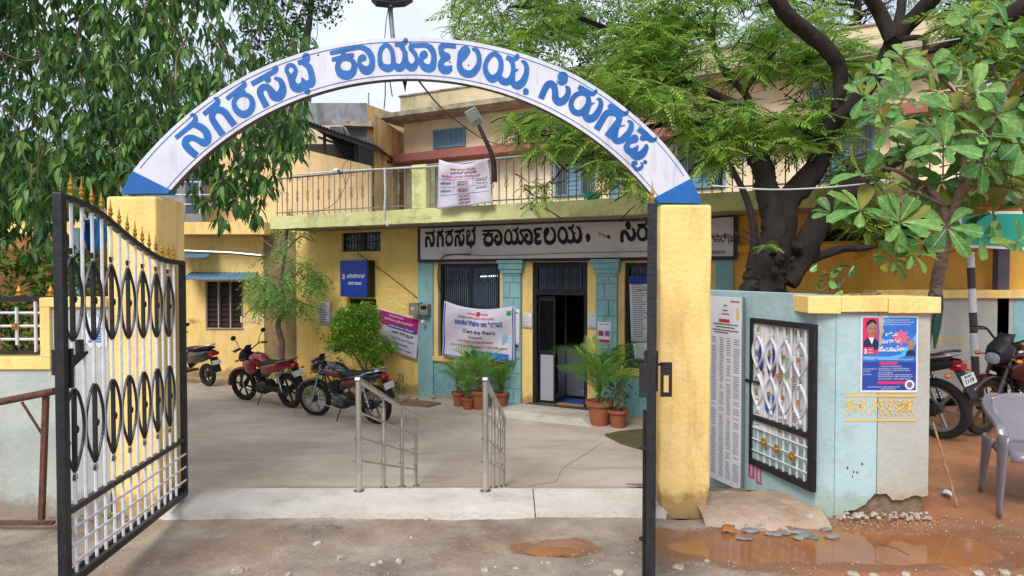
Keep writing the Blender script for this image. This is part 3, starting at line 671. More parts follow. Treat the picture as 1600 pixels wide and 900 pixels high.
# letters traced as brush strokes, nine units to a picture pixel, with the corner of each tracing sheet
GLY = {
 'na': ((260, 150), [([(128, 590, 33), (250, 490, 33), (360, 398, 38), (403, 345, 38), (402, 290, 30), (370, 262, 22), (338, 275, 10)], 0, 1, 0),
        ([(375, 405, 34), (470, 428, 50), (555, 505, 52), (580, 600, 54), (535, 655, 56), (450, 622, 42), (370, 588, 42), (295, 600, 50), (266, 670, 52), (330, 760, 52), (425, 838, 50)], 0, 0, 1)]),
 'ga': ((260, 150), [([(522, 258, 33), (620, 175, 36), (700, 118, 42), (722, 68, 36), (704, 32, 20), (670, 28, 11)], 0, 1, 0),
        ([(792, 542, 50), (690, 400, 47), (640, 300, 45), (662, 220, 46), (740, 192, 48), (820, 230, 50), (880, 310, 48), (955, 410, 48)], 0, 1, 1)]),
 'ra': ((260, 150), [([(948, 90, 33), (985, 200, 42), (1085, 258, 52), (1180, 205, 46), (1209, 110, 41), (1180, 20, 36), (1090, -22, 30), (1000, 5, 32)], 1, 0, 0),
        ([(845, 42, 32), (960, -50, 33), (1050, -112, 40), (1095, -160, 34), (1090, -195, 20), (1062, -205, 9)], 0, 1, 0), ([(960, -40, 32), (1060, -60, 44), (1100, -20, 32)], 0, 0, 0)]),
 'sa': ((380, 70), [([(115, 552, 36), (250, 478, 38), (380, 402, 37), (450, 358, 38), (462, 315, 24), (418, 325, 12)], 0, 1, 0), ([(325, 455, 52), (345, 490, 44)], 0, 0, 0),
        ([(330, 872, 48), (270, 760, 46), (235, 670, 46), (262, 605, 46), (330, 592, 46), (390, 650, 52), (430, 712, 66), (500, 725, 68), (545, 660, 60), (552, 580, 46), (520, 502, 36), (455, 470, 24)], 0, 1, 0)]),
 'bhe': ((380, 70), [([(768, 252, 34), (850, 235, 42)], 0, 1, 0), ([(885, 165, 54), (900, 200, 42)], 0, 0, 0), ([(900, 200, 40), (850, 238, 42), (925, 315, 44), (960, 420, 46), (968, 520, 50), (935, 565, 42)], 0, 0, 0),
        ([(700, 450, 44), (738, 360, 30), (700, 295, 30), (640, 290, 30), (608, 350, 30), (640, 420, 32), (680, 500, 48), (720, 590, 58), (790, 605, 64), (850, 562, 52), (842, 500, 28), (822, 468, 9)], 0, 0, 0),
        ([(840, 575, 56), (945, 545, 58)], 0, 0, 0), ([(897, 598, 10), (900, 655, 43)], 0, 0, 0)]),
 'kaa': ((500, 50), [([(138, 298, 30), (350, 252, 32), (560, 215, 32), (660, 255, 42), (720, 340, 44), (735, 430, 40), (715, 505, 52), (655, 540, 62), (600, 515, 50), (556, 450, 34), (562, 370, 30), (600, 345, 36), (612, 365, 42)], 0, 1, 0), ([(603, 358, 46), (600, 400, 14)], 0, 0, 0),
         ([(165, 390, 30), (300, 358, 34), (400, 335, 34), (478, 320, 28)], 0, 1, 1), ([(328, 290, 30), (330, 360, 50)], 0, 0, 0),
         ([(248, 480, 38), (280, 570, 52), (365, 606, 65), (450, 575, 52), (482, 480, 40), (450, 400, 35), (365, 372, 32), (285, 395, 34)], 1, 0, 0)]),
 'yaa': ((580, 50), [([(120, 350, 32), (142, 465, 42), (235, 510, 54), (305, 460, 38), (305, 340, 32), (280, 240, 32), (212, 182, 32), (142, 240, 32)], 1, 0, 0),
         ([(330, 460, 36), (390, 505, 54), (448, 465, 46), (466, 370, 30), (462, 270, 30), (415, 200, 30)], 0, 0, 0), ([(332, 175, 30), (420, 172, 33), (482, 138, 34), (485, 102, 20), (465, 98, 10)], 0, 1, 0), ([(440, 200, 34), (455, 240, 30)], 0, 0, 0),
         ([(492, 278, 18), (492, 380, 28), (512, 460, 44), (570, 500, 54), (628, 450, 40), (642, 380, 30), (610, 300, 32), (562, 240, 34), (565, 195, 34), (630, 188, 34), (770, 188, 34), (838, 230, 44), (878, 310, 40), (878, 420, 42), (848, 498, 55), (790, 508, 58), (725, 470, 46), (704, 380, 28), (712, 320, 32), (745, 300, 42), (752, 328, 42), (742, 362, 18)], 0, 0, 0)]),
 'rep': ((580, 50), [([(1192, 200, 34), (1060, 190, 34), (990, 205, 42), (984, 262, 38), (1010, 320, 50), (1055, 350, 62)], 0, 1, 0),
         ([(1020, 380, 44), (978, 440, 40), (1005, 520, 56), (1075, 530, 56), (1125, 480, 14)], 0, 0, 0)]),
 'la': ((690, 60), [([(332, 175, 72), (300, 240, 62), (252, 330, 38), (265, 430, 46), (330, 490, 52), (420, 495, 52), (490, 430, 46), (528, 330, 36), (520, 230, 34), (490, 165, 34), (448, 150, 24)], 0, 0, 0), ([(300, 220, 75), (260, 290, 42)], 0, 0, 0)]),
 'ya': ((690, 60), [([(612, 400, 33), (640, 505, 42), (715, 568, 55), (798, 510, 44), (835, 400, 36), (818, 280, 36), (740, 215, 36), (655, 280, 34)], 1, 0, 0),
        ([(812, 540, 38), (850, 590, 50), (915, 612, 50), (980, 560, 46), (1006, 460, 33), (1000, 360, 33), (965, 300, 30)], 0, 0, 0), ([(908, 265, 36), (1000, 290, 34), (1060, 270, 32), (1065, 235, 24)], 0, 1, 0),
        ([(990, 560, 44), (1005, 630, 42), (1070, 660, 57), (1140, 612, 52), (1188, 500, 38), (1194, 400, 34), (1162, 335, 28), (1122, 318, 10)], 0, 0, 0), ([(1040, 450, 20), (1082, 432, 5)], 0, 0, 0)]),
 'comma': ((690, 60), [([(1182, 738, 41), (1196, 765, 26), (1148, 780, 7)], 0, 0, 0)]),
 'si': ((820, 100), [([(535, 182, 75), (548, 245, 46), (500, 270, 24), (452, 235, 7)], 0, 0, 0),
        ([(226, 488, 44), (290, 335, 46), (350, 278, 50), (408, 310, 48), (428, 400, 44), (432, 480, 52), (480, 532, 56), (550, 508, 52), (603, 430, 40), (610, 350, 34), (578, 318, 14)], 0, 1, 0)]),
 'ru': ((820, 100), [([(752, 318, 36), (850, 370, 36), (950, 418, 32), (1000, 382, 18), (1000, 358, 10)], 0, 1, 0), ([(850, 375, 40), (895, 440, 34)], 0, 0, 0),
        ([(650, 560, 36), (680, 655, 42), (762, 690, 44), (845, 640, 44), (888, 540, 32), (880, 440, 34), (790, 405, 36), (692, 460, 36)], 1, 0, 0),
        ([(893, 480, 34), (905, 560, 34), (868, 650, 44), (852, 715, 48), (900, 768, 56), (980, 740, 52), (1048, 640, 42), (1070, 560, 34), (1055, 500, 26), (1012, 492, 9)], 0, 0, 0), ([(935, 562, 18), (982, 544, 5)], 0, 0, 0)]),
 'gu': ((900, 160), [([(458, 35, 35), (560, 102, 40), (650, 158, 38), (712, 150, 26), (726, 115, 12)], 0, 1, 0), ([(560, 110, 40), (600, 180, 44)], 0, 0, 0),
        ([(287, 382, 48), (370, 240, 46), (430, 155, 46), (510, 135, 50), (590, 170, 48), (604, 250, 44), (545, 350, 55), (440, 485, 52)], 0, 1, 1),
        ([(585, 320, 36), (540, 420, 56), (545, 505, 50), (595, 545, 42), (680, 498, 50), (758, 400, 42), (780, 312, 34), (758, 268, 20), (722, 262, 8)], 0, 0, 0), ([(625, 332, 14), (688, 320, 5)], 0, 0, 0)]),
 'ppa': ((900, 160), [([(872, 372, 36), (960, 432, 40), (1045, 520, 40), (1108, 522, 26), (1130, 490, 11)], 0, 1, 0), ([(940, 500, 42), (985, 490, 40)], 0, 0, 0),
         ([(822, 510, 60), (745, 560, 36), (712, 635, 44), (760, 690, 48), (825, 672, 40), (868, 615, 14)], 0, 0, 0), ([(770, 690, 50), (850, 752, 60), (930, 722, 55), (982, 645, 38), (988, 612, 28)], 0, 0, 0),
         ([(972, 838, 29)], 0, 0, 0), ([(800, 855, 24), (812, 832, 14), (850, 835, 12)], 0, 0, 0), ([(800, 880, 20), (850, 940, 26), (905, 925, 26), (935, 880, 16), (915, 850, 12)], 0, 0, 0), ([(810, 870, 20), (860, 862, 12)], 0, 0, 0)]),
}
GM = {k: glyph(v[1], 7.0) for k, v in GLY.items()}
for k, (org, _) in GLY.items():
    V, F = GM[k]; b = MB()
    b.add([at(org[0] + x / 9, org[1] + y / 9, AY0 - .003) for x, y in V], F); b.build('letter', m_blue, arch)
# small holes and drips on the arch
b = MB()
for x, y in ((497, 86), (703, 97), (732, 102), (706, 110), (870, 131), (1000, 262), (641, 67)): b.ball(at(x, y, AY0 - .001), (.006, .002, .007), 6, 4, jit=.3)
b.build('rust_hole', m_rust, arch)
b = MB()
for a, c, d in (((602, 126), (602, 148), (600, 170)), ((609, 126), (611, 138), (613, 151))):
    b.tube([at(*a, AY0 + .1), at(*c, AY0 + .1), at(*d, AY0 + .1)], .004, 5)
b.tube([at(632, 122, AY0 + .1), at(633, 132, AY0 + .1), at(633, 144, AY0 + .1)], [.02, .012, .002], 6, jit=.3)
b.build('hanging_cord', m_cable, arch)

# ------------------------------------------------------------ wrought iron gate leaves
def rosette(b, c, r=.018, mi=0):
    b.ball(c, (r * .5, r * .6, r * .5), 6, 4, mi)
    for k in range(6):
        a = 2 * PI * k / 6; b.ball(Vector(c) + Vector((r * .75 * math.cos(a), 0, r * .75 * math.sin(a))), (r * .42, r * .4, r * .42), 5, 3, mi)
FIN = [(r_ * .75, z_) for r_, z_ in [(.004, 0), (.014, .004), (.014, .012), (.007, .02), (.013, .03), (.018, .04), (.010, .052), (.015, .062), (.008, .074), (.006, .085), (.003, .105), (.0008, .125)]]
def gate_leaf(root_loc, free_loc, label, flip=1, top=((0, 1.715), (.25, 1.735), (.5, 1.83), (.75, 1.956), (.9, 2.0), (1, 2.01)), lift=.094):
    a, c = Vector(root_loc), Vector(free_loc); d = c - a; LN = d.length; ang = math.atan2(d.y, d.x)
    t = thing('iron_gate_leaf', label, 'gate', (a.x, a.y, 0), ang, 'tall wrought iron gate leaves standing open')
    F = WMX[t.name]
    zt = lambda q: float(np.interp(q, [p[0] for p in top], [p[1] for p in top])); zb = lambda q: .05 + lift * q; zm = lambda q: .44 + .047 * q
    def B(): return MB(F)
    b = B(); b.box(-.02, .02, -.02, .02, .03, zt(0) + .01); b.build('hinge_post', m_black, t, bevel=.004)
    b = B(); b.box(LN - .024, LN + .024, -.022, .022, .10, zt(1) + .015); b.build('free_post', m_black, t, bevel=.004)
    P_ = smooth_pts([(LN * q, 0, z) for q, z in top], 5)
    b = B(); b.ribbon([Vector(p) for p in P_], .035, .03); b.build('top_rail', m_black, t)
    b = B(); b.bar((0.02, 0, zm(0)), (LN - .03, 0, zm(1)), .03, .03); b.build('mid_rail', m_black, t)
    b = B(); b.bar((0.02, 0, zb(0)), (LN - .03, 0, zb(1)), .05, .04)
    for i in range(28):
        q = (i + .5) / 28; b.ball((LN * q, -.02, zb(q) + .028), (.03, .01, .012), 6, 4, jit=.3)
    b.build('bottom_rail', m_black, t)
    for k in range(3):
        z0, z1 = .05 + .095 * (k + 1), .144 + .085 * (k + 1)
        b = B(); b.tube([(0.02, .016, z0), (LN - .03, .016, z1)], .007, 6); b.build('lattice_rod', m_white, t)
    n = 14
    for i in range(n):
        q = .935 - .0642 * i; x = LN * q
        b = B(); b.tube([(x, 0, zb(q) + .02), (x, 0, zt(q) - .015)], .0085, 6); b.build('bar', m_white, t)
        b = B(); b.lathe(FIN, Matrix.Translation((x, 0, zt(q) + .015)), 7); b.build('finial', m_gold, t, smooth=True)
        if i % 2 == 0:
            for row, zc in ((0, 1.395 + .13 * q), (1, .79 + .085 * q)):
                hh = .205; sg = 1 if row == 0 else -1
                for sd in (-1, 1):
                    pts = [(x - sd * .012, 0, zc + sg * (hh + .045)), (x, 0, zc + sg * (hh + .01)), (x + sd * .035, 0, zc + sg * hh * .82), (x + sd * .080, 0, zc + sg * hh * .42), (x + sd * .098, 0, zc), (x + sd * .082, 0, zc - sg * hh * .45), (x + sd * .045, 0, zc - sg * hh * .82), (x + sd * .004, 0, zc - sg * hh)]
                    b = B(); b.ribbon([Vector(p) + Vector((0, 0, 0)) for p in smooth_pts(pts, 4)], .012, .010); b.build('scroll', m_black, t, smooth=False)
                b = B(); b.box(x - .0092, x + .0092, -.0092, .0092, zc - hh, zc + hh); b.build('scroll_core', m_black, t)
                b = B(); rosette(b, (x, .012, zc), .018); b.build('rosette', m_black, t)
    # latch gear
    b = B(); b.box(LN - .05, LN - .026, -.03, .03, 1.09, 1.28); b.box(LN - .02, LN + .02, -.036, -.024, 1.16, 1.28); b.build('latch_plate', m_black, t)
    b = B()
    b.prism([(LN - .05, 1.17), (LN - .05, 1.235), (LN - .24, 1.235)], -.012, .012, Matrix(((1, 0, 0, 0), (0, 0, 1, 0), (0, 1, 0, 0), (0, 0, 0, 1))))
    b.bar((LN - .02, 0, 1.235), (LN - .24, 0, 1.24), .02, .012); b.box(LN - .19, LN - .15, -.012, .012, 1.245, 1.31)
    b.build('latch_bolt', m_black, t)
    b = B(); b.tube([(LN - .075, -.03, .12), (LN - .075, -.03, .98), (LN - .075, -.03, .99)], .011, 6)
    for z in (.36, .80): b.lathe([(.012, 0), (.026, .004), (.026, .012), (.012, .016)], Matrix.Translation((LN - .075, -.03, z)), 10)
    b.tube([(LN - .12, -.03, .80), (LN - .075, -.03, .815), (LN - .02, -.03, .82)], .01, 6)
    b.build('drop_bolt', m_black, t)
    return t, F, LN
gate_leaf((-2.38, 4.85), (-2.15, 3.20), 'black and white wrought iron gate leaf with gold spikes swung open at the left')
gr, GF, GL = gate_leaf((.985, 4.78), (.650, 3.12), 'black wrought iron gate leaf seen edge-on before the right pillar',
                       top=((0, 1.66), (.25, 1.69), (.5, 1.78), (.75, 1.90), (.9, 1.945), (1, 1.955)))
b = MB(); X = Matrix.Translation(at(1041, 593, 3.1))
for bx in ((-.026, -.013), (.013, .026)): b.box(bx[0], bx[1], -.006, .006, -.08, .08, mat=X)
b.box(-.013, .013, -.006, .006, .02, .08, mat=X); b.box(-.013, .013, -.006, .006, -.08, -.06, mat=X); b.bar(X @ Vector((-.06, 0, .07)), X @ Vector((-.02, 0, .07)), .012)
b.build('slotted_plate', m_black, gr)
b = MB(); X = Matrix.Translation(at(1007, 594, 3.1)); b.box(-.024, .03, -.006, .006, -.08, .08, mat=X); b.build('lock_plate', m_black, gr)

# ------------------------------------------------------------ left boundary wall with grille
LW = 4.62
def lx(px): return at(px, 500, LW).x
def lz(py): return at(60, py, LW).z
t = thing('boundary_wall', 'grey boundary wall with yellow bands beside the left gate pillar', 'wall', (-4.2, LW + .1, -.08))
b = MB(); b.box(-7.5, -2.78, LW, LW + .2, -.08, lz(577)); b.box(lx(80), -2.78, LW, LW + .2, lz(577), lz(480)); b.build('wall_face', m_grey, t)
b = MB(); b.box(-7.5, lx(80), LW - .02, LW + .22, lz(577), lz(558)); b.box(lx(65), lx(80) + .003, LW - .022, LW + .222, lz(558), lz(480)); b.box(lx(65), -2.78, LW - .024, LW + .224, lz(480), lz(465)); b.build('yellow_band', m_yel, t, bevel=.006)
# poster
b = MB(); X0, X1 = lx(132), -2.785
b.grid(lambda u, v: Vector((X0 + (X1 - X0) * u, LW - .004 - .004 * abs(math.sin(9 * u + 5 * v)), lz(540) + (lz(492) - lz(540)) * v + (.02 * math.sin(17 * u) if v in (0, 1) else 0))), 14, 8)
pst = thing('torn_poster', 'torn white and blue poster pasted on the grey wall behind the open gate leaf', 'poster', (lx(150), LW, lz(515)))
b.build('sheet', m_paper, pst)
b = MB()
for k in range(6): b.box(X0 + .03 + .01 * k, X1 - .02, LW - .012, LW - .011, lz(534 - k * 4), lz(532 - k * 4))
b.build('blue_print', m_sky, pst)
t = thing('fence_grille', 'white and black iron grille with gold spearheads set into the left wall', 'fence', (lx(20), LW + .1, lz(558)))
yy = LW + .09
for z0, z1 in ((lz(472), lz(464)), (lz(556), lz(550))):
    b = MB(); b.box(-7.5, lx(65), yy - .015, yy + .015, z0, z1); b.build('rail', m_black, t)
for z in (490, 511, 532):
    b = MB(); b.tube([(-7.5, yy, lz(z)), (lx(65), yy, lz(z))], .010, 6); b.build('cross_bar', m_white, t)
for i in range(16):
    x = lx(43) - i * .132
    b = MB(); b.tube([(x, yy - .012, lz(552) if i % 2 == 0 else lz(541)), (x, yy - .012, lz(472) if i % 2 == 0 else lz(481))], .011, 6); b.build('upright', m_white, t)
    if i % 2:
        b = MB(); rosette(b, (x, yy - .03, lz(511)), .022); b.build('rosette', m_gold, t)
    if i % 2 == 0 or 1:
        xx = lx(66) - i * .222 + .0
        b = MB(); b.lathe([(.026, 0), (.03, .006), (.012, .02), (.02, .035), (.012, .05), (.002, .075)], Matrix.Translation((xx, yy, lz(463))), 8); b.build('finial', m_gold, t, smooth=True)
# rusty rail and angle iron on the pavement
t = thing('rusty_railing', 'rusty pipe handrail leaning along the grey wall at the far left', 'railing', (lx(60), 4.3, -.04))
b = MB(); b.tube([at(-120, 650, 4.3), at(0, 628, 4.3), at(86, 611, 4.3)], .024, 10); b.build('pipe', m_rust, t, smooth=True)
b = MB(); b.bar(at(72, 612, 4.32), at(65, 812, 4.32), .03); b.build('post', m_rust, t)
b = MB(); b.bar(at(34, 628, 4.3), at(70, 685, 4.32), .012); b.build('brace', m_rust, t)
b = MB(); b.bar(at(-80, 817, 4.36), at(84, 817, 4.36), .04, .02); b.build('foot_rail', m_rust, t)

# ------------------------------------------------------------ steel railings down the ramp
def railing(xa, xb, label):
    t = thing('steel_railing', label, 'railing', (xa, 5.03, 0), group='stainless steel handrails beside the ramp')
    ys = (5.03, 5.82, 6.58, 7.3); f = lambda y: (y - 5.03) / 2.27
    px = lambda y: xa + (xb - xa) * f(y); rz = lambda y: .83 - .775 * f(y); gz = lambda y: -.70 * max(0, (y - 5.09) / 2.25) - .005
    for i, y in enumerate(ys):
        r = (.0225, .018, .018, .018)[i]; top = rz(y) - (.0 if i == 0 else .10)
        b = MB(); b.tube([(px(y), y, gz(y)), (px(y), y, top)], r, 12); b.build('post', m_steel, t, smooth=True)
        b = MB(); b.lathe([(r + .02, 0), (r + .018, .008), (r, .012)], Matrix.Translation((px(y), y, gz(y))), 14); b.build('base_ring', m_steeld, t, smooth=True)
        if i:
            b = MB(); b.tube([(px(y), y, top - .02), (px(y), y, rz(y))], .009, 8); b.build('pin', m_steel, t)
        b = MB()
        for z in (.6, .404, .23): b.ball((px(y) - r, y - .01, gz(y) * .98 + z - .0), .010, 8, 6)
        b.build('rod_knob', m_steeld, t)
    b = MB(); X = [(px(5.0), 5.0, rz(5.0) + .012), (px(7.34), 7.34, rz(7.34) + .012)]; b.bar(X[0], X[1], .045, .03); b.build('handrail', m_steel, t, bevel=.008)
    b = MB(); b.tube([(px(7.34), 7.34, rz(7.34)), (px(7.36), 7.36, rz(7.34) - .08)], .02, 8); b.build('rail_end', m_steel, t)
    for z in (.6, .404, .23):
        b = MB(); b.tube([(px(5.03), 5.03, z), (px(7.32), 7.32, z - .745)], .0085, 8); b.build('rod', m_steel, t, smooth=True)
railing(-1.155, -1.05, 'stainless steel handrail on the left side of the ramp, nearer the parked black motorcycle')
railing(-.200, -.09, 'stainless steel handrail on the right side of the ramp, nearly end-on')

# ------------------------------------------------------------ right side: teal inner wall, list board, side gate, poster pier
WA, WB, WC = Vector((2.12, 4.66, 0)), Vector((1.72, 5.8, 0)), Vector((1.32, 6.94, 0))
t = thing('side_wall', 'pale teal boundary wall behind the small side gate', 'wall', WA)
wd = (WB - WA).normalized(); wn = Vector((wd.y, -wd.x, 0))  # wn points to the right, away from the passage
if wn.x < 0: wn = -wn
b = MB(); A2, C2 = WA, WA + wd * 2.2
b.prism([(A2.x, A2.y), (A2.x + wn.x * .2, A2.y + wn.y * .2), (C2.x + wn.x * .2, C2.y + wn.y * .2), (C2.x, C2.y)], -.75, 1.49); b.build('wall_face', m_teal, t)
# local frame of that wall: x runs from far to near (rightwards in the picture), -y faces the passage
def wf(q, z, o=.0): return WA + wd * q - wn * o + Vector((0, 0, z))
q_of = lambda px: (lambda r: ((WA.x * r.y - WA.y * r.x) / (wd.y * r.x - wd.x * r.y)))(ray(px, 500))
qa, qb = q_of(1118), q_of(1168)
t = thing('name_list_board', 'tall white printed list board standing against the teal wall', 'board', wf((qa + qb) / 2, -.1, .06))
b = MB(); zz0, zz1 = -.10, 1.445
vs = [wf(q, z, o) for z in (zz0, zz1) for q, o in ((qb, .03), (qb, .055), (qa, .055), (qa, .03))]
b.add(vs, [(0, 1, 2, 3), (4, 7, 6, 5), (0, 4, 5, 1), (1, 5, 6, 2), (2, 6, 7, 3), (3, 7, 4, 0)]); b.build('panel', m_paper, t)
b = MB(); b.add([wf(qb, zz0, .056), wf(qb, zz1, .056), wf(qb + .0, zz1, .02), wf(qb, zz0, .02)], [(0, 1, 2, 3)]); b.bar(wf(qb - .004, zz0, .044), wf(qb - .004, zz1 + .004, .044), .012, .03); b.build('edge_strip', M('grey_edge', '#5f6a72', None, .6), t)
wl = qa - qb
def bq(b, u0, u1, z0, z1, o=.0575): # quad on the board, u from left (far) to right (near)
    a0, a1 = qa - wl * u0, qa - wl * u1
    b.add([wf(a0, z0, o), wf(a1, z0, o), wf(a1, z1, o), wf(a0, z1, o)], [(0, 1, 2, 3)])
b = MB(); rr = random.Random(3)
for i in range(62):
    z = 1.10 - i * .0188
    for u0, u1 in ((.06, .22), (.32, .46), (.54, .68), (.76, .95)):
        x = u0 + rr.uniform(0, .02)
        if rr.random() < .12: continue
        while x < u1 - .02:
            l = rr.uniform(.015, .05); bq(b, x, min(x + l, u1), z, z + .0065); x += l + .008
b.build('list_print', m_inkg, t, kind='stuff')
b = MB()
for z, u0, u1 in ((1.37, .45, .55), (1.33, .42, .58), (1.30, .38, .62), (1.215, .12, .9), (1.19, .2, .8), (1.165, .1, .92), (1.145, .15, .6)):
    x = u0
    while x < u1: l = rr.uniform(.02, .05); bq(b, x, min(x + l, u1), z, z + .009); x += l + .008
b.build('heading_print', m_ink, t, kind='stuff')
b = MB(); bq(b, .3, .64, 1.235, 1.262); bq(b, .66, .94, 1.405, 1.415); b.build('red_heading', m_inkr, t)
b = MB(); bq(b, .84, .93, 1.27, 1.36); b.build('emblem', M('emblem_gold', '#d8b45a', '#c9d07a', .6, scale=30), t)
# posters on the teal wall behind the gate
pst = thing('portrait_poster', 'faded notice with a row of portraits on the teal wall behind the side gate', 'poster', wf(.35, .9, .01))
def wq(b, pa, pb, z0, z1, o=.004):
    a0, a1 = q_of(pa), q_of(pb); b.add([wf(a0, z0, o), wf(a1, z0, o), wf(a1, z1, o), wf(a0, z1, o)], [(0, 1, 2, 3)])
b = MB(); wq(b, 1181, 1260, .42, 1.28); b.build('sheet', m_paper, pst)
for i, (pa, pb) in enumerate(((1184, 1190), (1203, 1212), (1225, 1232), (1234, 1242), (1244, 1253))):
    b = MB(); wq(b, pa, pb, 1.13, 1.24, .006); b.build('portrait_card', M('card', '#9cc0c4', '#b9a890', .6, scale=20), pst)
    c0 = wf(q_of((pa + pb) / 2), 1.195, .009); b = MB(); b.ball(c0, (.014, .003, .022), 8, 6); b.build('face', m_skin, pst)
    b = MB(); b.ball(c0 + Vector((0, .002, .014)), (.015, .003, .014), 8, 6); b.build('hair', m_hair, pst)
for c_, za, zb, pa, pb in ((m_navy, .88, 1.10, 1186, 1196), (m_navy, .84, 1.08, 1200, 1215), (m_sky, .56, .74, 1196, 1214), (M('print_green', '#8fc29a', None, .6), .86, 1.02, 1224, 1238), (M('print_rose', '#c99aa8', None, .6), .80, .98, 1210, 1224)):
    b = MB()
    a0, a1 = q_of(pa), q_of(pb); c0 = wf((a0 + a1) / 2, (za + zb) / 2, .006); n = 20
    b.add([c0] + [wf((a0 + a1) / 2 + (a1 - a0) / 2 * math.cos(2 * PI * k / n), (za + zb) / 2 + (zb - za) / 2 * math.sin(2 * PI * k / n), .006) for k in range(n)], [(0, 1 + k, 1 + (k + 1) % n) for k in range(n)]); b.build('print_panel', c_, pst)
b = MB()
for i in range(34):
    z = 1.05 - i * .018
    for pa, pb in ((1182, 1190), (1218, 1230), (1240, 1256)):
        if rr.random() < .8: wq(b, pa, pb - rr.uniform(0, 4), z, z + .006, .0075)
b.build('fine_print', m_inkg, pst, kind='stuff')
b = MB()
for z, pa, pb in ((.02, 1172, 1175), (.02, 1178, 1181), (.0, 1184, 1186), (.02, 1190, 1192)):
    wq(b, pa, pb, z, z + .14, .003)
wq(b, 1172, 1181, .02, .035, .004); wq(b, 1184, 1193, .0, .015, .004); tag(b.build('red_chalk_scrawl', m_pink), 'pink chalk letters scrawled low on the teal wall beside the side gate', 'graffiti')

# side gate leaf
def side_gate():
    a, c = Vector((2.075, 4.62, 0)), Vector((1.905, 5.30, 0)); d = c - a; LN = d.length
    t = thing('side_gate_leaf', 'small black framed iron gate leaf with white ovals, open against the teal wall', 'gate', (a.x, a.y, .13), math.atan2(d.y, d.x)); F = WMX[t.name]
    B = lambda: MB(F); H = 1.16
    for x, w, nm in ((0, .05, 'hinge_stile'), (LN, .035, 'lock_stile')):
        b = B(); b.box(x - w / 2, x + w / 2, -.02, .02, 0, H); b.build(nm, m_black, t, bevel=.003)
    for z, h, nm in ((0, .05, 'bottom_rail'), (H - .04, .04, 'top_rail'), (.36, .04, 'mid_rail')):
        b = B(); b.box(.025, LN - .018, -.018, .018, z, z + h); b.build(nm, m_black, t)
    xs = [LN * (i + 1) / 9 for i in range(8)]
    for x in xs:
        b = B(); b.box(x - .006, x + .006, -.006, .006, .05, H - .04); b.build('bar', m_white, t)
    for k in range(3):
        b = B(); b.tube([(.02, .012, .12 + k * .09), (LN - .02, .012, .12 + k * .09)], .006, 6); b.build('lattice_rod', m_white, t)
    for r, zc in enumerate((.90, .60)):
        for i in range(4):
            x = LN * (2 * i + 1.4) / 8.4
            for sd in (-1, 1):
                sg = 1 if r == 0 else -1; hh = .125
                pts = [(x - sd * .01, .012, zc + sg * (hh + .03)), (x, .012, zc + sg * hh), (x + sd * .05, .012, zc + sg * .06), (x + sd * .066, .012, zc), (x + sd * .05, .012, zc - sg * .06), (x, .012, zc - sg * hh)]
                b = B(); b.ribbon([Vector(p) for p in smooth_pts(pts, 4)], .02, .006); b.build('scroll', m_white, t)
            b = B(); rosette(b, (x, .026, zc), .017); b.build('rosette', m_gold, t)
    for i in range(3):
        b = B(); rosette(b, (LN * (.25 + .25 * i), .026, .75), .017); b.build('rosette', m_gold, t)
    for x, z in ((LN * .25, .2), (LN * .5, .21), (LN * .72, .22)):
        b = B(); rosette(b, (x, .03, z), .032); b.build('flower', m_gold, t)
    for z in (.22, .80):
        b = B(); b.tube([(-.035, .01, z), (-.035, .01, z + .16)], .016, 8); b.build('hinge', m_black, t)
    b = B(); b.tube([(LN + .06, .02, .66), (LN - .12, .02, .66)], .01, 6); b.build('bolt', m_black, t)
side_gate()

# pier with cracked corner, cap, poster and folk painting
PY = 4.60
def pxx(px, Y=PY): return at(px, 500, Y).x
def pz(py, Y=PY): return at(1380, py, Y).z
m_pierg = M('pier_grey', '#b3b4ab', '#a7a8a0', .75, scale=2.4, bump=.3, bscale=22, dirt='#a8875c', dirt_amt=.5, dirt_scale=(2, 2, 1.2), base='#b08a5c')
m_pierb = M('pier_blue', '#abc6c9', '#9fbbc0', .75, scale=2.4, bump=.3, bscale=20, dirt='#8d9a86', dirt_amt=.55, dirt_scale=(2.5, 2.5, 2), base='#8f9a80')
t = thing('wall_pier', 'broad wall pier, half pale blue and half grey, with a crumbling foot', 'wall', (2.5, 4.75, -.06))
def eroded(b, x0, x1, y0, y1, z0fn, z1, n=16, wav=.0, wz=.8):
    """front with a broken lower edge, as a thick wall skin"""
    xs = [x0 + (x1 - x0) * i / n for i in range(n + 1)]; lo = [z0fn(i / n) for i in range(n + 1)]
    vs = []
    for y in (y0, y1):
        vs += [(x, y, z) for x, z in zip(xs, lo)] + [(x, y, z1) for x in xs]
    m = n + 1; fs = []
    for i in range(n):
        fs += [(i, i + 1, m + i + 1, m + i), (2 * m + i + 1, 2 * m + i, 3 * m + i, 3 * m + i + 1), (i + 1, i, 2 * m + i, 2 * m + i + 1), (m + i, m + i + 1, 3 * m + i + 1, 3 * m + i)]
    fs += [(0, m, 3 * m, 2 * m), (n, 2 * m + n, 3 * m + n, m + n)]
    b.add(vs, fs)
zc = pz(487)
b = MB(); b.prism([(pxx(1306), PY), (2.125, 4.665), (2.14, 4.93), (pxx(1306) + .02, 4.93)], -.08, zc); b.build('blue_side_face', m_pierb, t)
b = MB(); eroded(b, pxx(1306) + .003, pxx(1371.6), PY - .004, 4.93, lambda u: float(np.interp(u, [0, .1, .25, .5, .75, .9, 1], [-.08, -.08, 0.0, .01, .05, .10, .13])) + .01 * noise.noise(Vector((u * 14, 0, 0))), zc); b.build('blue_face', m_pierb, t)
